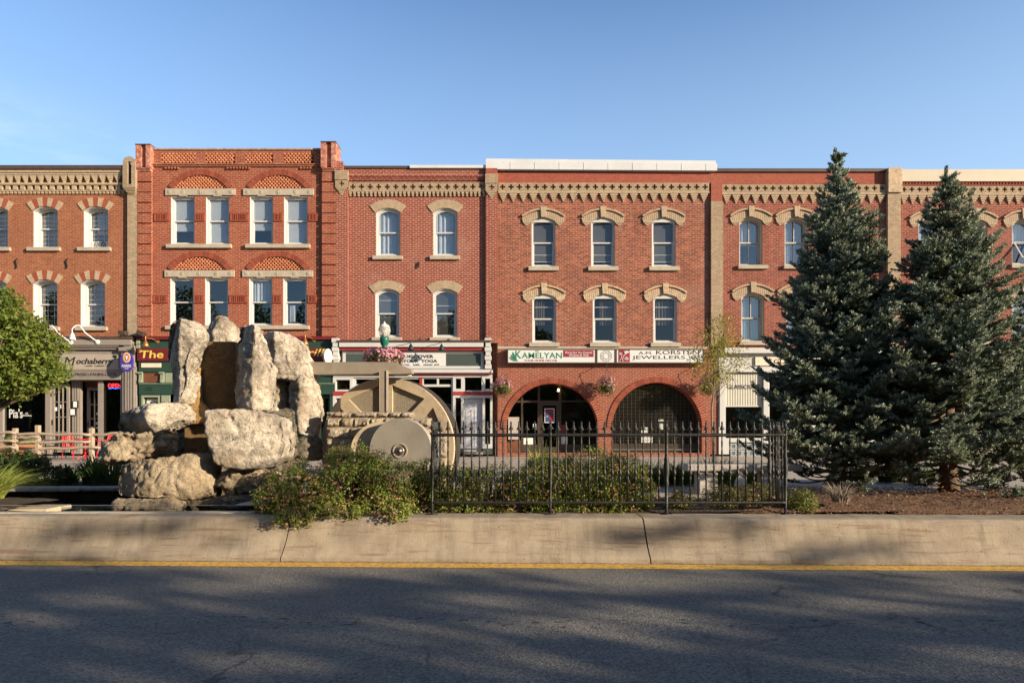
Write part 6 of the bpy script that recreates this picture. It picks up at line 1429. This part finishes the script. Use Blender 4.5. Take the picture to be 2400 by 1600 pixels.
def blades(label, clumps, mat, seed, name, cat, group=None, w=.012, base=GZ - .02):
    rg = np.random.default_rng(seed); Q = []; x0 = np.mean([c[0] for c in clumps]); y0 = np.mean([c[1] for c in clumps])
    s = thing(name, label, cat, (x0, y0, base), group)
    for (cx, cy, r, h, n, flop) in clumps:
        for i in range(n):
            a = rg.uniform(0, 2 * math.pi); rr = r * math.sqrt(rg.uniform(0, 1)) * .35; bx, by = cx + rr * math.cos(a), cy + rr * math.sin(a)
            a2 = a + rg.normal() * .5; L_ = h * rg.uniform(.65, 1.15); fl = flop * rg.uniform(.4, 1.3); dx, dy = math.cos(a2), math.sin(a2); pts = []
            for k in range(7):
                u = k / 6; hor = r * fl * (u ** 1.7); zz = L_ * (u - .55 * min(1.6, fl) * u ** 2.6 * .8); pts.append((bx + dx * hor, by + dy * hor, base + max(-.01, zz)))
            sx, sy = -dy, dx
            if rg.random() < .5: sx, sy = .8, .3
            for k in range(6):
                w0 = w * (1 - (k / 6) ** 2) + .001; w1 = w * (1 - ((k + 1) / 6) ** 2) + .001; A_, B_ = pts[k], pts[k + 1]
                Q.append([(A_[0] - sx * w0, A_[1] - sy * w0, A_[2]), (A_[0] + sx * w0, A_[1] + sy * w0, A_[2]), (B_[0] + sx * w1, B_[1] + sy * w1, B_[2]), (B_[0] - sx * w1, B_[1] - sy * w1, B_[2])])
    npmesh('blades', np.array(Q), 4, mat, s); return s
GR_Y = leafmat('yellow_green_blade', (.20, .26, .04), (.42, .44, .11), .45)
GR_G = leafmat('green_blade', (.06, .11, .02), (.16, .22, .05), .4)
GR_D = leafmat('dark_green_blade', (.025, .055, .015), (.07, .12, .035), .35)
q = at(-40, 1180, 9.75); blades('arching yellow-green daylily clump at the left edge beside the pond', [(q.x, 9.75, .66, .68, 560, 1.0), (q.x - .4, 9.9, .6, .7, 300, 1.)], GR_Y, 31, 'daylily', 'plant', w=.008, base=GZ - .06)
cl = [(at(px, 0, 12.3).x, 12.3 + d, .32, h, 70, .8) for px, d, h in ((165, 0, .45), (195, .2, .6), (222, .1, .75), (255, .1, .7), (140, .2, .4))]
blades('dark iris leaves standing at the far pond edge, left of the rocks', cl, GR_D, 32, 'iris_clump', 'plant', 'dark plants by the pond', .013)
def grassy(label, px, Y, r, h, n, seed, mat=GR_Y): 
    q = at(px, 0, Y); return blades(label, [(q.x, Y, r, h, n, .75), (q.x + r * .5, Y + .15, r * .8, h * .8, n // 2, .8)], mat, seed, 'grass_clump', 'plant', 'grass clumps behind the bushes', .011)
grassy('spiky pale grass clump rising behind the fence near the left arch', 1268, 12.6, .42, .85, 150, 33)
grassy('pale grass clump behind the tall spirea, below the brick pier', 1350, 12.8, .5, .62, 160, 34)
grassy('grass clump behind the bushes in front of the right arch grille', 1430, 12.8, .45, .70, 150, 35)
grassy('green grass clump left of the heavy fence post', 1520, 12.4, .55, .55, 220, 36, GR_G)
grassy('green grass clump right of the heavy fence post, left of the bench', 1590, 12.6, .5, .50, 200, 37, GR_G)
grassy('yellow-green grass clump behind the left half of the bench', 1675, 12.2, .5, .62, 220, 38)
grassy('dark green grass clump behind the right end of the bench', 1775, 12.4, .5, .46, 180, 39, GR_G)
for i, (px, Y) in enumerate(((2010, 13.2), (2080, 13.2), (2150, 13.3))):
    grassy(['green grass clump showing below the left spruce, nearest its trunk', 'green grass clump in the gap between the two spruce trunks', 'green grass clump just left of the second spruce trunk'][i], px, Y, .5, .45, 150, 41 + i, GR_D)
q = at(1970, 1190, 9.0)
blades('dry lavender tuft of bare grey-pink stems on the bark mulch', [(q.x, 9.0, .30, .30, 170, .8)], leafmat('lavender_stem', (.16, .13, .09), (.34, .26, .24), .2), 45, 'lavender_tuft', 'plant', None, .005, GZ + .03)

# ---- spruces
NEED = leafmat('spruce_needle', (.065, .115, .085), (.19, .25, .20), .10, .5, .35, big=(1.1, (.13, .12, .04), .75))
NTIP = leafmat('spruce_sunlit_tip', (.22, .27, .205), (.44, .47, .36), .12, .5, .35)  # paler tip needles, their sunlit brightness put into the colour
def needles(name, P_, A_, L_, mat, parent, seed, k=20, w=.0075):
    """brush-like shoots: P base, A axis, L length"""
    rg = np.random.default_rng(seed); n = len(P_); P2 = np.repeat(P_, k, 0); A2 = np.repeat(A_, k, 0); L2 = np.repeat(L_, k)[:, None]
    u = np.tile(np.linspace(.02, 1.0, k), n)[:, None] + rg.uniform(-.03, .03, (n * k, 1))
    rad = np.cross(A2, rnd_dirs(rg, n * k)); rad /= np.linalg.norm(rad, axis=1, keepdims=True) + 1e-9
    d = A2 * (.42 + .5 * u ** 3) + rad * .9 * (1 - .45 * u ** 3) + np.array([0, 0, .15]); d /= np.linalg.norm(d, axis=1, keepdims=True)
    b0 = P2 + A2 * L2 * u * .95; ln_ = (.026 + .011 * rg.random((n * k, 1))); tip = b0 + d * ln_
    sd = np.cross(d, rnd_dirs(rg, n * k)); sd /= np.linalg.norm(sd, axis=1, keepdims=True) + 1e-9
    V = np.stack([b0 - sd * w, b0 + sd * w, tip + sd * w * .4, tip - sd * w * .4], 1)
    return npmesh(name, V, 4, mat, parent)
def spruce(label, px, Y, ytop, profile, seed, trunk_r=.10, zb=GZ, dens=1.):
    rg = np.random.default_rng(seed); rr = random.Random(seed); q = at(px, 0, Y); X0 = q.x; H = at(0, ytop, Y).z - zb
    s = thing('spruce_tree', label, 'tree', (X0, Y, zb), 'blue spruces on the bark mulch')
    tp = [(X0 + .03 * math.sin(i * .8 + seed), Y + .02 * math.cos(i), zb - .05 + (H - .1) * i / 12) for i in range(13)]
    MB().tube(tp, [trunk_r * (1.25 if i == 0 else 1) * (1 - i / 12.6) + .006 for i in range(13)], 10).build('trunk', BARK, s, True)
    def R(h):
        for (h0, r0), (h1, r1) in zip(profile, profile[1:]):
            if h0 <= h <= h1: return r0 + (r1 - r0) * (h - h0) / (h1 - h0)
        return profile[-1][1]
    br = MB(); SP, SA, SL, TIP = [], [], [], []
    h = .035
    while h < .985:
        nb = int((8 if h < .8 else 6) * dens); ph = rr.random() * 6.28
        for b in range(nb):
            a = ph + b * 2 * math.pi / nb + rr.uniform(-.3, .3); L_ = 1.07 * R(h) * rr.uniform(.56, 1.06) * (1 + .14 * mn.noise(Vector((math.cos(a) * 1.5, math.sin(a) * 1.5, h * 9 + seed))))
            if L_ < .03: continue
            rise = -.10 + 1.05 * max(0, h - .25) ** 1.2 if h > .12 else -.16 + .5 * rr.random()
            z0 = zb + h * H + rr.uniform(-.05, .05); n = max(3, int(L_ / .09)); pts = []
            for i in range(n + 1):
                u = i / n; pts.append(Vector((X0 + math.cos(a) * L_ * u, Y + math.sin(a) * L_ * u, z0 + L_ * (rise * u - .22 * u * (1 - u) * (1.6 if h < .5 else .6) + .16 * u ** 3))))
            br.tube(pts, [.016 * min(1, L_) * (1 - .8 * i / n) + .002 for i in range(n + 1)], 5, False)
            d_end = (pts[-1] - pts[-2]).normalized(); side = Vector((-math.sin(a), math.cos(a), 0))
            bare = .50 if h < .13 else (.36 if h < .30 else .20)
            step = .068; u = bare + rr.random() * .05
            while u <= 1.0:
                i = min(n - 1, int(u * n)); p_ = pts[i].lerp(pts[i + 1], u * n - i); dr = (pts[i + 1] - pts[i]).normalized()
                for sg in (-1, 1):
                    tl = (.42 * (1.05 - u) + .12) * rr.uniform(.6, 1.2) * min(1, L_ + .25); td = (dr * .75 + side * sg * .75 + Vector((0, 0, rr.uniform(-.15, .38)))).normalized()
                    if rr.random() < (.42 if h < .13 else .20 if h < .3 else .06): continue
                    m_ = max(1, int(tl / .07))
                    for k in range(m_):
                        b0 = p_ + td * (tl * k / m_); sl = rr.uniform(.06, .10)
                        SP.append(b0); SA.append((td + Vector((0, 0, rr.uniform(-.05, .22)))).normalized()); SL.append(sl); TIP.append(k == m_ - 1 and u > .35)
                        if rr.random() < .85:
                            sd = (td * .6 + td.cross(Vector((0, 0, 1))) * rr.choice((-.7, .7)) + Vector((0, 0, rr.uniform(0, .5)))).normalized(); SP.append(b0); SA.append(sd); SL.append(sl * .85); TIP.append(u > .6 and rr.random() < .5)
                u += step / max(L_, .12)
            for k in range(3):
                SP.append(pts[-1] - d_end * .05); SA.append((d_end + Vector((rr.uniform(-.4, .4), rr.uniform(-.4, .4), rr.uniform(0, .4)))).normalized()); SL.append(rr.uniform(.07, .11)); TIP.append(True)
        h += (.024 if h < .75 else .030) * (5.3 / H)
    top = Vector(tp[-1])
    for k in range(26):
        z = zb + H * (.955 + .045 * k / 26); SP.append(Vector((top.x, top.y, z - .06))); aa = rr.random() * 6.28; SA.append(Vector((math.cos(aa) * .22, math.sin(aa) * .22, 1)).normalized()); SL.append(.06); TIP.append(k % 2 == 0)
    br.build('branches', TWIG, s, True)
    SP = np.array([tuple(v) for v in SP]); SA = np.array([tuple(v) for v in SA]); SL = np.array(SL); TIP = np.array(TIP)
    needles('needles', SP[~TIP], SA[~TIP], SL[~TIP], NEED, s, seed); needles('tip_needles', SP[TIP], SA[TIP], SL[TIP] * 1.05, NTIP, s, seed + 50)
    print('spruce shoots', len(SP)); return s
PR1 = [(0, 1.1), (.05, 1.28), (.14, 1.42), (.26, 1.36), (.40, 1.13), (.55, .86), (.70, .60), (.82, .37), (.90, .16), (.95, .07), (1, .01)]
spruce('tall blue spruce, the left and higher of the two full trees', 1962, 11.2, 345, PR1, 1, .115)
PR2 = [(0, .9), (.06, 1.38), (.16, 1.50), (.30, 1.36), (.45, 1.12), (.60, .80), (.74, .52), (.85, .30), (.92, .11), (.96, .04), (1, .01)]
spruce('blue spruce on the right with a thicker bare lower trunk', 2222, 10.6, 388, PR2, 2, .125)
spruce('blue spruce cut off by the right edge of the view', 2520, 11.0, 470, [(0, 1.0), (.06, 1.2), (.16, 1.35), (.30, 1.25), (.5, .95), (.7, .6), (.85, .3), (1, .02)], 3, .11)

# ---- broad-leaved trees
def leaftree(name, label, x, y, zb, crown, n, size, mat, seed, trunk, barkm, group=None, ar=.5, cluster=9, spread=.09, lim=14):
    rg = np.random.default_rng(seed); s = thing(name, label, 'tree', (x, y, zb), group); P_, O_ = [], []; tr = MB(); top = Vector(trunk[-1][0])
    tr.tube([t_[0] for t_ in trunk], [t_[1] for t_ in trunk], 10)
    vol = np.array([r[0] * r[2] for c, r in crown]); vol /= vol.sum(); lm = MB()
    for (c, r), w in zip(crown, vol):
        k = max(3, int(n * w / cluster)); sp, d = blob_pts(rg, c, r, k, .45); nn = np.array([mn.noise(Vector(q_) * 2.6 + Vector((seed, 0, 0))) for q_ in sp]); keep = nn > -.22; sp, d = sp[keep], d[keep]
        sp = sp + d * (nn[keep] * .16)[:, None]; P_.append(np.repeat(sp, cluster, 0) + rg.normal(size=(len(sp) * cluster, 3)) * spread * np.array([1, 1, .6])); O_.append(np.repeat(d * .5 + np.array([0, 0, .6]), cluster, 0))
        for i in range(min(lim, len(sp))):
            q_ = Vector(sp[i]); b0 = Vector(trunk[-2][0]).lerp(top, rg.random()); lm.tube([b0, b0.lerp(q_, .5) + Vector((0, 0, .05)), q_], [trunk[-1][1] * .5, trunk[-1][1] * .3, .006], 5, False)
    tr.build('trunk', barkm, s, True); lm.build('limbs', barkm, s, True); leaf_quads('crown', np.concatenate(P_), size, mat, s, ar, seed, np.concatenate(O_), .5); return s
GBARK = M('grey_bark', (.20, .16, .125), .95, .3, 12., .6, 30)
LT = leafmat('maple_leaf', (.07, .125, .018), (.21, .26, .05), .40, big=(1.8, (.28, .24, .05), .35))
TY = 14.0
def cb(px, py, rx, ry, d=0., Y=TY): q = at(px, py, Y + d); k = Y / FOC; return ((q.x, Y + d, q.z), (rx * k, rx * k * .9, ry * k))
leaftree('small_tree', 'low round green tree at the left edge in front of the cafe', at(-25, 0, TY).x, TY, GZ,
         [cb(-10, 765, 70, 70), cb(50, 800, 74, 70, -.2), cb(95, 830, 58, 55, -.1), cb(35, 862, 82, 56), cb(-55, 820, 90, 85), cb(5, 722, 40, 44), cb(100, 868, 50, 40, .2), cb(-20, 900, 62, 34, .2), cb(30, 905, 66, 30, -.3), cb(90, 885, 58, 26, -.3), cb(-60, 905, 50, 40, -.4)], 26000, .09, LT, 51,
         [((at(-50, 0, TY).x, TY, GZ - .05), .10), ((at(-45, 0, TY).x + .03, TY, 1.7), .08), ((at(-15, 0, TY).x, TY, 2.5), .06)], GBARK, spread=.08)
HY_ = 22.0
HL = leafmat('locust_leaf', (.20, .18, .03), (.38, .32, .08), .45, big=(1.2, (.10, .13, .03), .5))
leaftree('locust_sapling', 'thin young tree with feathery yellow-green leaves between the arches and the glass shop', at(1672, 0, HY_).x, HY_, GZ,
         [cb(1695, 765, 26, 30, 0, HY_), cb(1665, 805, 44, 34, 0, HY_), cb(1702, 815, 40, 36, .1, HY_), cb(1650, 862, 36, 34, 0, HY_), cb(1725, 850, 20, 26, 0, HY_), cb(1690, 880, 24, 24, -.1, HY_), cb(1660, 900, 20, 22, 0, HY_)], 3300, .12, HL, 52,
         [((at(1672, 0, HY_).x, HY_, GZ - .05), .035), ((at(1668, 0, HY_).x, HY_, at(0, 960, HY_).z), .03), ((at(1680, 0, HY_).x, HY_, at(0, 830, HY_).z), .02)], GBARK, ar=.28, cluster=8, spread=.16, lim=7)

# ---- flower baskets
def basket(label, px, py, Y, r, seed, hang=None, flat=1., group='flower baskets'):
    q = at(px, py, Y); s = thing('flower_basket', label, 'flower basket', q.to_tuple(), group); rg = np.random.default_rng(seed)
    P_, d = blob_pts(rg, q, (r, r, r * flat), 1500, .5); P_[:, 2] -= np.maximum(0, rg.normal(size=1500)) * r * .12
    leaf_quads('foliage', P_, .055, leafmat('basket_leaf', (.05, .075, .015), (.17, .17, .05), .35), s, .55, seed, d, .4)
    P2, d2 = blob_pts(rg, q, (r * 1.04, r * 1.04, r * flat * 1.04), 420, .93); ok = (rg.random(420) < np.clip(.22 + d2[:, 2] * .6 + (0 if flat == 1 else .45), .1, 1)); P2, d2 = P2[ok], d2[ok]
    leaf_quads('flowers', np.repeat(P2, 2, 0) + rg.normal(size=(len(P2) * 2, 3)) * .02, .065, leafmat('petunia_pink', (.42, .13, .20), (.58, .30, .36), .3), s, .95, seed + 1, np.repeat(d2, 2, 0), .7)
    MB().lathe([(.02, q.z - r * .55), (r * .45, q.z - r * .5), (r * .62, q.z - r * .1), (r * .6, q.z)], (q.x, q.y, 0), 14).build('basket', SP_CORE, s)
    if hang:
        mb = MB(); top = Vector((q.x, q.y, q.z + hang))
        for k in range(3): mb.tube([(q.x + r * .6 * math.cos(k * 2.1), q.y + r * .6 * math.sin(k * 2.1), q.z), top], .006, 4, False)
        mb.build('chain', BLACKM, s)
        MB().tube([(q.x, YW - .01, top.z + .12), (q.x, YW - .25, top.z + .16), (q.x, q.y, top.z + .06), (q.x, q.y, top.z - .02)], .014, 6).build('bracket', BLACKM, s)
    return s
basket('hanging basket of pink flowers on the brick left of the first arch', 1178, 908, YW - .55, .40, 61, .75)
basket('hanging basket of pink flowers on the brick between the two arches', 1422, 905, YW - .55, .40, 62, .75)
basket('hanging basket of pink flowers right of the second arch, half hidden by the sapling', 1658, 905, YW - .55, .38, 63, .75)
basket('wide mound of pink flowers on the street lamp post', 900, 838, LYY, .44, 64, None, .48)

# ---- patio on the left: rail fence, chairs, planters
FYR = 23.0
s = thing('rail_fence', 'weathered split-rail wooden fence on posts in front of the cafe patio', 'fence', (fx(90, FYR), FYR, GZ))
for px in (36, 89, 215):
    q = at(px, 0, FYR); MB().box(q.x - .07, q.x + .07, FYR - .07, FYR + .07, GZ - .05, at(0, 1003 if px != 89 else 996, FYR).z).build('post', GREYW, s, bevel=.02)
for (p0, y0, p1, y1) in ((-60, 1012, 37, 1014), (22, 1016, 214, 1018), (200, 1021, 300, 1013), (-60, 1030, 37, 1034), (30, 1037, 212, 1034), (-60, 1044, 37, 1049), (60, 1053, 235, 1047), (36, 1026, 92, 1023)):
    a, b_ = at(p0, y0, FYR - .02), at(p1, y1, FYR - .10); pts = [a.lerp(b_, i / 8) + Vector((0, 0, .02 * math.sin(i * 1.7 + p0))) for i in range(9)]
    MB().tube(pts, [.050 * (.75 if i in (0, 8) else 1) for i in range(9)], 7).build('rail', GREYW, s, True)
REDP = M('red_enamel', (.62, .018, .03), .4, .05)
def chair(label, px, Y, rot, mat, group):
    q = at(px, 0, Y); s = thing('patio_chair', label, 'chair', (q.x, Y, GZ - .03), group); T = Matrix.Translation((q.x, Y, GZ - .035)) @ Matrix.Rotation(rot, 4, 'Z')
    mb = MB(); mb.box(-.22, .22, -.22, .22, .44, .462); mb.xform(T); mb.build('seat', mat, s)
    mb = MB(); mb.tube([(-.2, .22, .45), (-.21, .27, .70), (-.18, .30, .88), (.18, .30, .88), (.21, .27, .70), (.2, .22, .45)], .016, 6)
    for k in range(5): mb.tube([(-.14 + k * .07, .23, .46), (-.14 + k * .07, .30, .87)], .012, 5)
    for z in (.6, .74): mb.tube([(-.2, .25 + (z - .6) * .2, z), (.2, .25 + (z - .6) * .2, z)], .012, 5)
    mb.xform(T); mb.build('backrest', mat, s)
    for sx in (-1, 1):
        for sy in (-1, 1):
            mb = MB().tube([(sx * .2, sy * .2, .45), (sx * .24, sy * .26, 0)], .014, 6); mb.xform(T); mb.build('leg', mat, s)
        mb = MB().tube([(sx * .22, .26, .66), (sx * .24, .0, .67), (sx * .23, -.2, .64), (sx * .21, -.2, .45)], .013, 6); mb.xform(T); mb.build('armrest', mat, s)
chair('red metal patio chair behind the rail fence, in the open', 172, 24.2, math.radians(75), REDP, 'red chairs on the cafe patio')
chair('red metal patio chair partly hidden by the layered rock', 238, 24.2, math.radians(-80), REDP, 'red chairs on the cafe patio')
for i, (px, Y, r, lb) in enumerate(((108, 24.6, 80, 'black wire patio chair behind the rail fence, nearest the red chair'), (128, 25.2, -100, 'black wire patio chair with its back to the glazed doors'), (62, 25.4, 20, 'black wire patio chair in front of the cafe window'))): chair(lb, px, Y, math.radians(r), BLACKM, 'black chairs on the cafe patio')
s = thing('patio_table', 'small red metal patio table between the two red chairs', 'table', (at(205, 0, 24.3).x, 24.3, GZ))
q = at(200, 0, 24.3); MB().lathe([(.34, .70), (.35, .715), (.34, .73)], (q.x, 24.3, GZ - .035), 20).build('table_top', REDP, s); MB().tube([(q.x, 24.3, GZ + .66), (q.x, 24.3, GZ - .03)], .025, 8).build('pedestal', REDP, s)
mb = MB()
for k in range(3): mb.tube([(q.x, 24.3, GZ + .12), (q.x + .3 * math.cos(k * 2.09), 24.3 + .3 * math.sin(k * 2.09), GZ - .03)], .016, 6)
mb.build('feet', REDP, s)
TERR = M('terracotta', (.42, .20, .10), .85, .15, 6.)
for px, w, lb in ((63, .42, 'long terracotta planter with pale leaves behind the rail fence'), (22, .24, 'small terracotta planter at the left behind the rail fence')):
    q = at(px, 0, 24.0); s = thing('planter', lb, 'planter', (q.x, 24.0, GZ), 'terracotta planters on the patio')
    mb = MB(); mb.prism([(q.x - w, GZ + .5), (q.x + w, GZ + .5), (q.x + w * .88, GZ - .03), (q.x - w * .88, GZ - .03)], 23.85, 24.2); mb.build('trough', TERR, s, bevel=.02)
    rg = np.random.default_rng(px); P_, d = blob_pts(rg, (q.x, 24.02, GZ + .62), (w * .95, .2, .24), 700, .3); leaf_quads('foliage', P_, .09, GR_G, s, .4, px, d, .3)
# flowers and a dark railing seen through the spruces
q = at(2160, 985, 24); s = thing('flower_pot', 'red pot of orange flowers glimpsed between the two spruces', 'flower pot', (q.x, 24, GZ))
MB().lathe([(.22, GZ - .03), (.30, GZ + .5), (.33, GZ + .55), (.28, GZ + .55)], (q.x, 24, 0), 16).build('pot', M('dark_red_glaze', (.20, .03, .03), .5, .15, 5.), s)
rg = np.random.default_rng(77); P_, d = blob_pts(rg, (q.x, 24, GZ + .95), (.55, .4, .38), 900, .3); leaf_quads('flowers', P_, .10, leafmat('orange_bloom', (.70, .20, .03), (.78, .36, .05), .3), s, .7, 77, d, .4)

# ------------------------------------------------------------------ trees across the street behind the camera: unseen, crowns carved leaf by leaf to shade the road
ROADLIT = [(1250,330,150,9,.5), (420,215,170,7,.5), (1700,270,170,9,.6), (2150,255,160,9,.6), (950,300,190,8,.5), (330,300,170,9,.4), (1420,222,200,6,.6), (560,165,150,22,.8), (230,205,130,16,.6), (100,250,80,14,.7), (1480,160,260,20,.7), (1090,205,130,13,.7), (1300,265,210,22,.8), (1560,240,150,12,.8), (2250,175,140,26,.7), (2290,345,150,26,.7), (1800,350,130,12,.6), (600,345,130,18,.6), (800,140,260,9,.7), (1950,215,220,16,.6), (800,290,170,12,.5), (1950,122,500,7,.9), (700,118,700,5,.8), (1500,300,200,10,.5)]
BARDARK = [(1580, 40, 230, 26, .97), (1860, 104, 150, 17, .95), (330, 20, 360, 22, .75), (300, 95, 330, 18, .4), (900, 25, 200, 8, .35)]
def lit(px, py):
    """how much sun reaches this spot of the street in the photograph"""
    cx, cy = px / 1.0204, (py - 1200) / 1.0204
    if cy > 129 + cx * .006:
        q_ = mn.noise(Vector((px * .0035, py * .030 + px * -.0042, 4.4))); v = max(.012, min(.40, (q_ - .26) * 2.0))
        for (a, b_, rx, ry, w) in ROADLIT:
            d = ((cx - a) / rx) ** 2 + ((cy - b_) / ry) ** 2; v = max(v, min(1, w * 1.5) * math.exp(-d * d * .45))
        return v
    v = 1.0
    for (a, b_, rx, ry, w) in BARDARK:
        d = ((cx - a) / rx) ** 2 + ((cy - b_ - (cx - a) * (-.12)) / ry) ** 2; v = min(v, 1 - w * math.exp(-d * d * .7))
    return v
rg = np.random.default_rng(99); TS = np.array(to_sun)
CAND = 90000; LAI = 4.6
gx = rg.uniform(6, 52, CAND); gy = rg.uniform(-9.2, -5.2, CAND); gz_ = rg.uniform(1.8, 9.6, CAND); KEEP = []
for i in range(CAND):
    x, y, z = gx[i], gy[i], gz_[i]; t_ = z / TS[2]; X, Y_ = x - TS[0] * t_, y - TS[1] * t_
    if Y_ < 8.3:
        if Y_ < 2.5 or abs(X) > 26: ok = rg.random() < .5
        else:
            px = 1200 + X * FOC / Y_; py = 1010 + FOC * EYE / Y_
            if px < -700 or px > 3300: ok = rg.random() < .5
            else: ok = rg.random() < -math.log(max(.008, min(1, lit(px, py)))) / LAI
    else:
        yb = 8.42; t2 = (y - yb) / TS[1]; X, Z = x - TS[0] * t2, z - TS[2] * t2
        if Z < .56:
            px = 1200 + X * FOC / yb; py = 1010 + (EYE - Z) * FOC / yb; ok = rg.random() < -math.log(max(.02, min(1, lit(px, py)))) / LAI and -900 < px < 3200
        else:
            yb = 9.4; t2 = (y - yb) / TS[1]; X, Z = x - TS[0] * t2, z - TS[2] * t2; px = 1200 + X * FOC / yb; py = 1010 + (EYE - Z) * FOC / yb
            p_ = 0.
            if 580 < px < 960 and 1066 + abs(px - 830) * .12 < py < 1190: p_ = .32
            if 240 < px < 600 and py > 1125: p_ = .22
            if -900 < px < 0: p_ = .03 if Z < 3 else 0
            if 1650 < px < 2500 and 900 < py < 1200: p_ = .02
            ok = rg.random() < p_
    if ok: KEEP.append(i)
KEEP = np.array(KEEP); print('shade leaves', len(KEEP))
SH = leafmat('street_tree_leaf', (.05, .09, .015), (.12, .15, .03), .25)
# low brick shops added across the street to block sky light, seen only in reflections
for k, (xa, xb, hh) in enumerate(((-62, -18, 8.4), (-17.9, 20, 7.6), (20.1, 62, 8.2))):
    s = thing('added_shop_row', 'low brick shop row added across the street to cut sky light, mirrored in windows', 'building', ((xa + xb) / 2, -17, .14), 'shop rows added across the street')
    MB().box(xa, xb, -26, -17, -.1, hh).build('wall', BR_D, s); MB().box(xa, xb, -26.1, -16.8, hh + .004, hh + .25).build('roof', DARKM, s)
    for i in range(int((xb - xa) / 3.2)):
        for z0, z1 in ((.9, 3.0), (4.6, 6.6)):
            MB().box(xa + 1 + i * 3.2, xa + 2.4 + i * 3.2, -17.2, -16.97, z0, z1).build('window', BLACKP, s)
NT = 7
for k in range(NT):
    xa, xb = 6 + 46 * k / NT, 6 + 46 * (k + 1) / NT; sel = KEEP[(gx[KEEP] >= xa) & (gx[KEEP] < xb)]
    if len(sel) < 50: continue
    xc = (xa + xb) / 2; s = thing('street_tree', 'unseen street tree across the road, crown carved to shade the asphalt', 'tree', (xc, -7.2, .14), 'street trees across the road')
    MB().tube([(xc, -7.2, .1), (xc + .05, -7.2, 2.2), (xc - .1, -7.2, 5.)], [.16, .12, .05], 9).build('trunk', GBARK, s, True)
    C_ = np.stack([gx[sel], gy[sel], gz_[sel]], 1)
    leaf_quads('crown', C_, .26, SH, s, .75, 200 + k)
# more of the same row further along: raised to block sky light, seen only as dark reflections in the shop glass
for k in range(9):
    xc = -48 + 6.2 * k; top = (13., 14., 12.5, 14.5, 13., 14., 12., 12.5, 11.)[k]; rg2 = np.random.default_rng(300 + k)
    s = thing('street_tree', 'tall street tree across the road, raised to block sky light, mirrored in shop windows', 'tree', (xc, -7.2, .14), 'mirrored street trees across the road')
    MB().tube([(xc, -7.2, .1), (xc + .05, -7.2, 2.2), (xc - .1, -7.2, 5.)], [.16, .12, .05], 9).build('trunk', GBARK, s, True)
    C_, d = blob_pts(rg2, (xc, -7.6, top * .55), (3.7, 2.1, top * .47), 7500, .2); C_ = C_[C_[:, 2] > .6]; leaf_quads('crown', C_, .34, SH, s, .75, 320 + k)
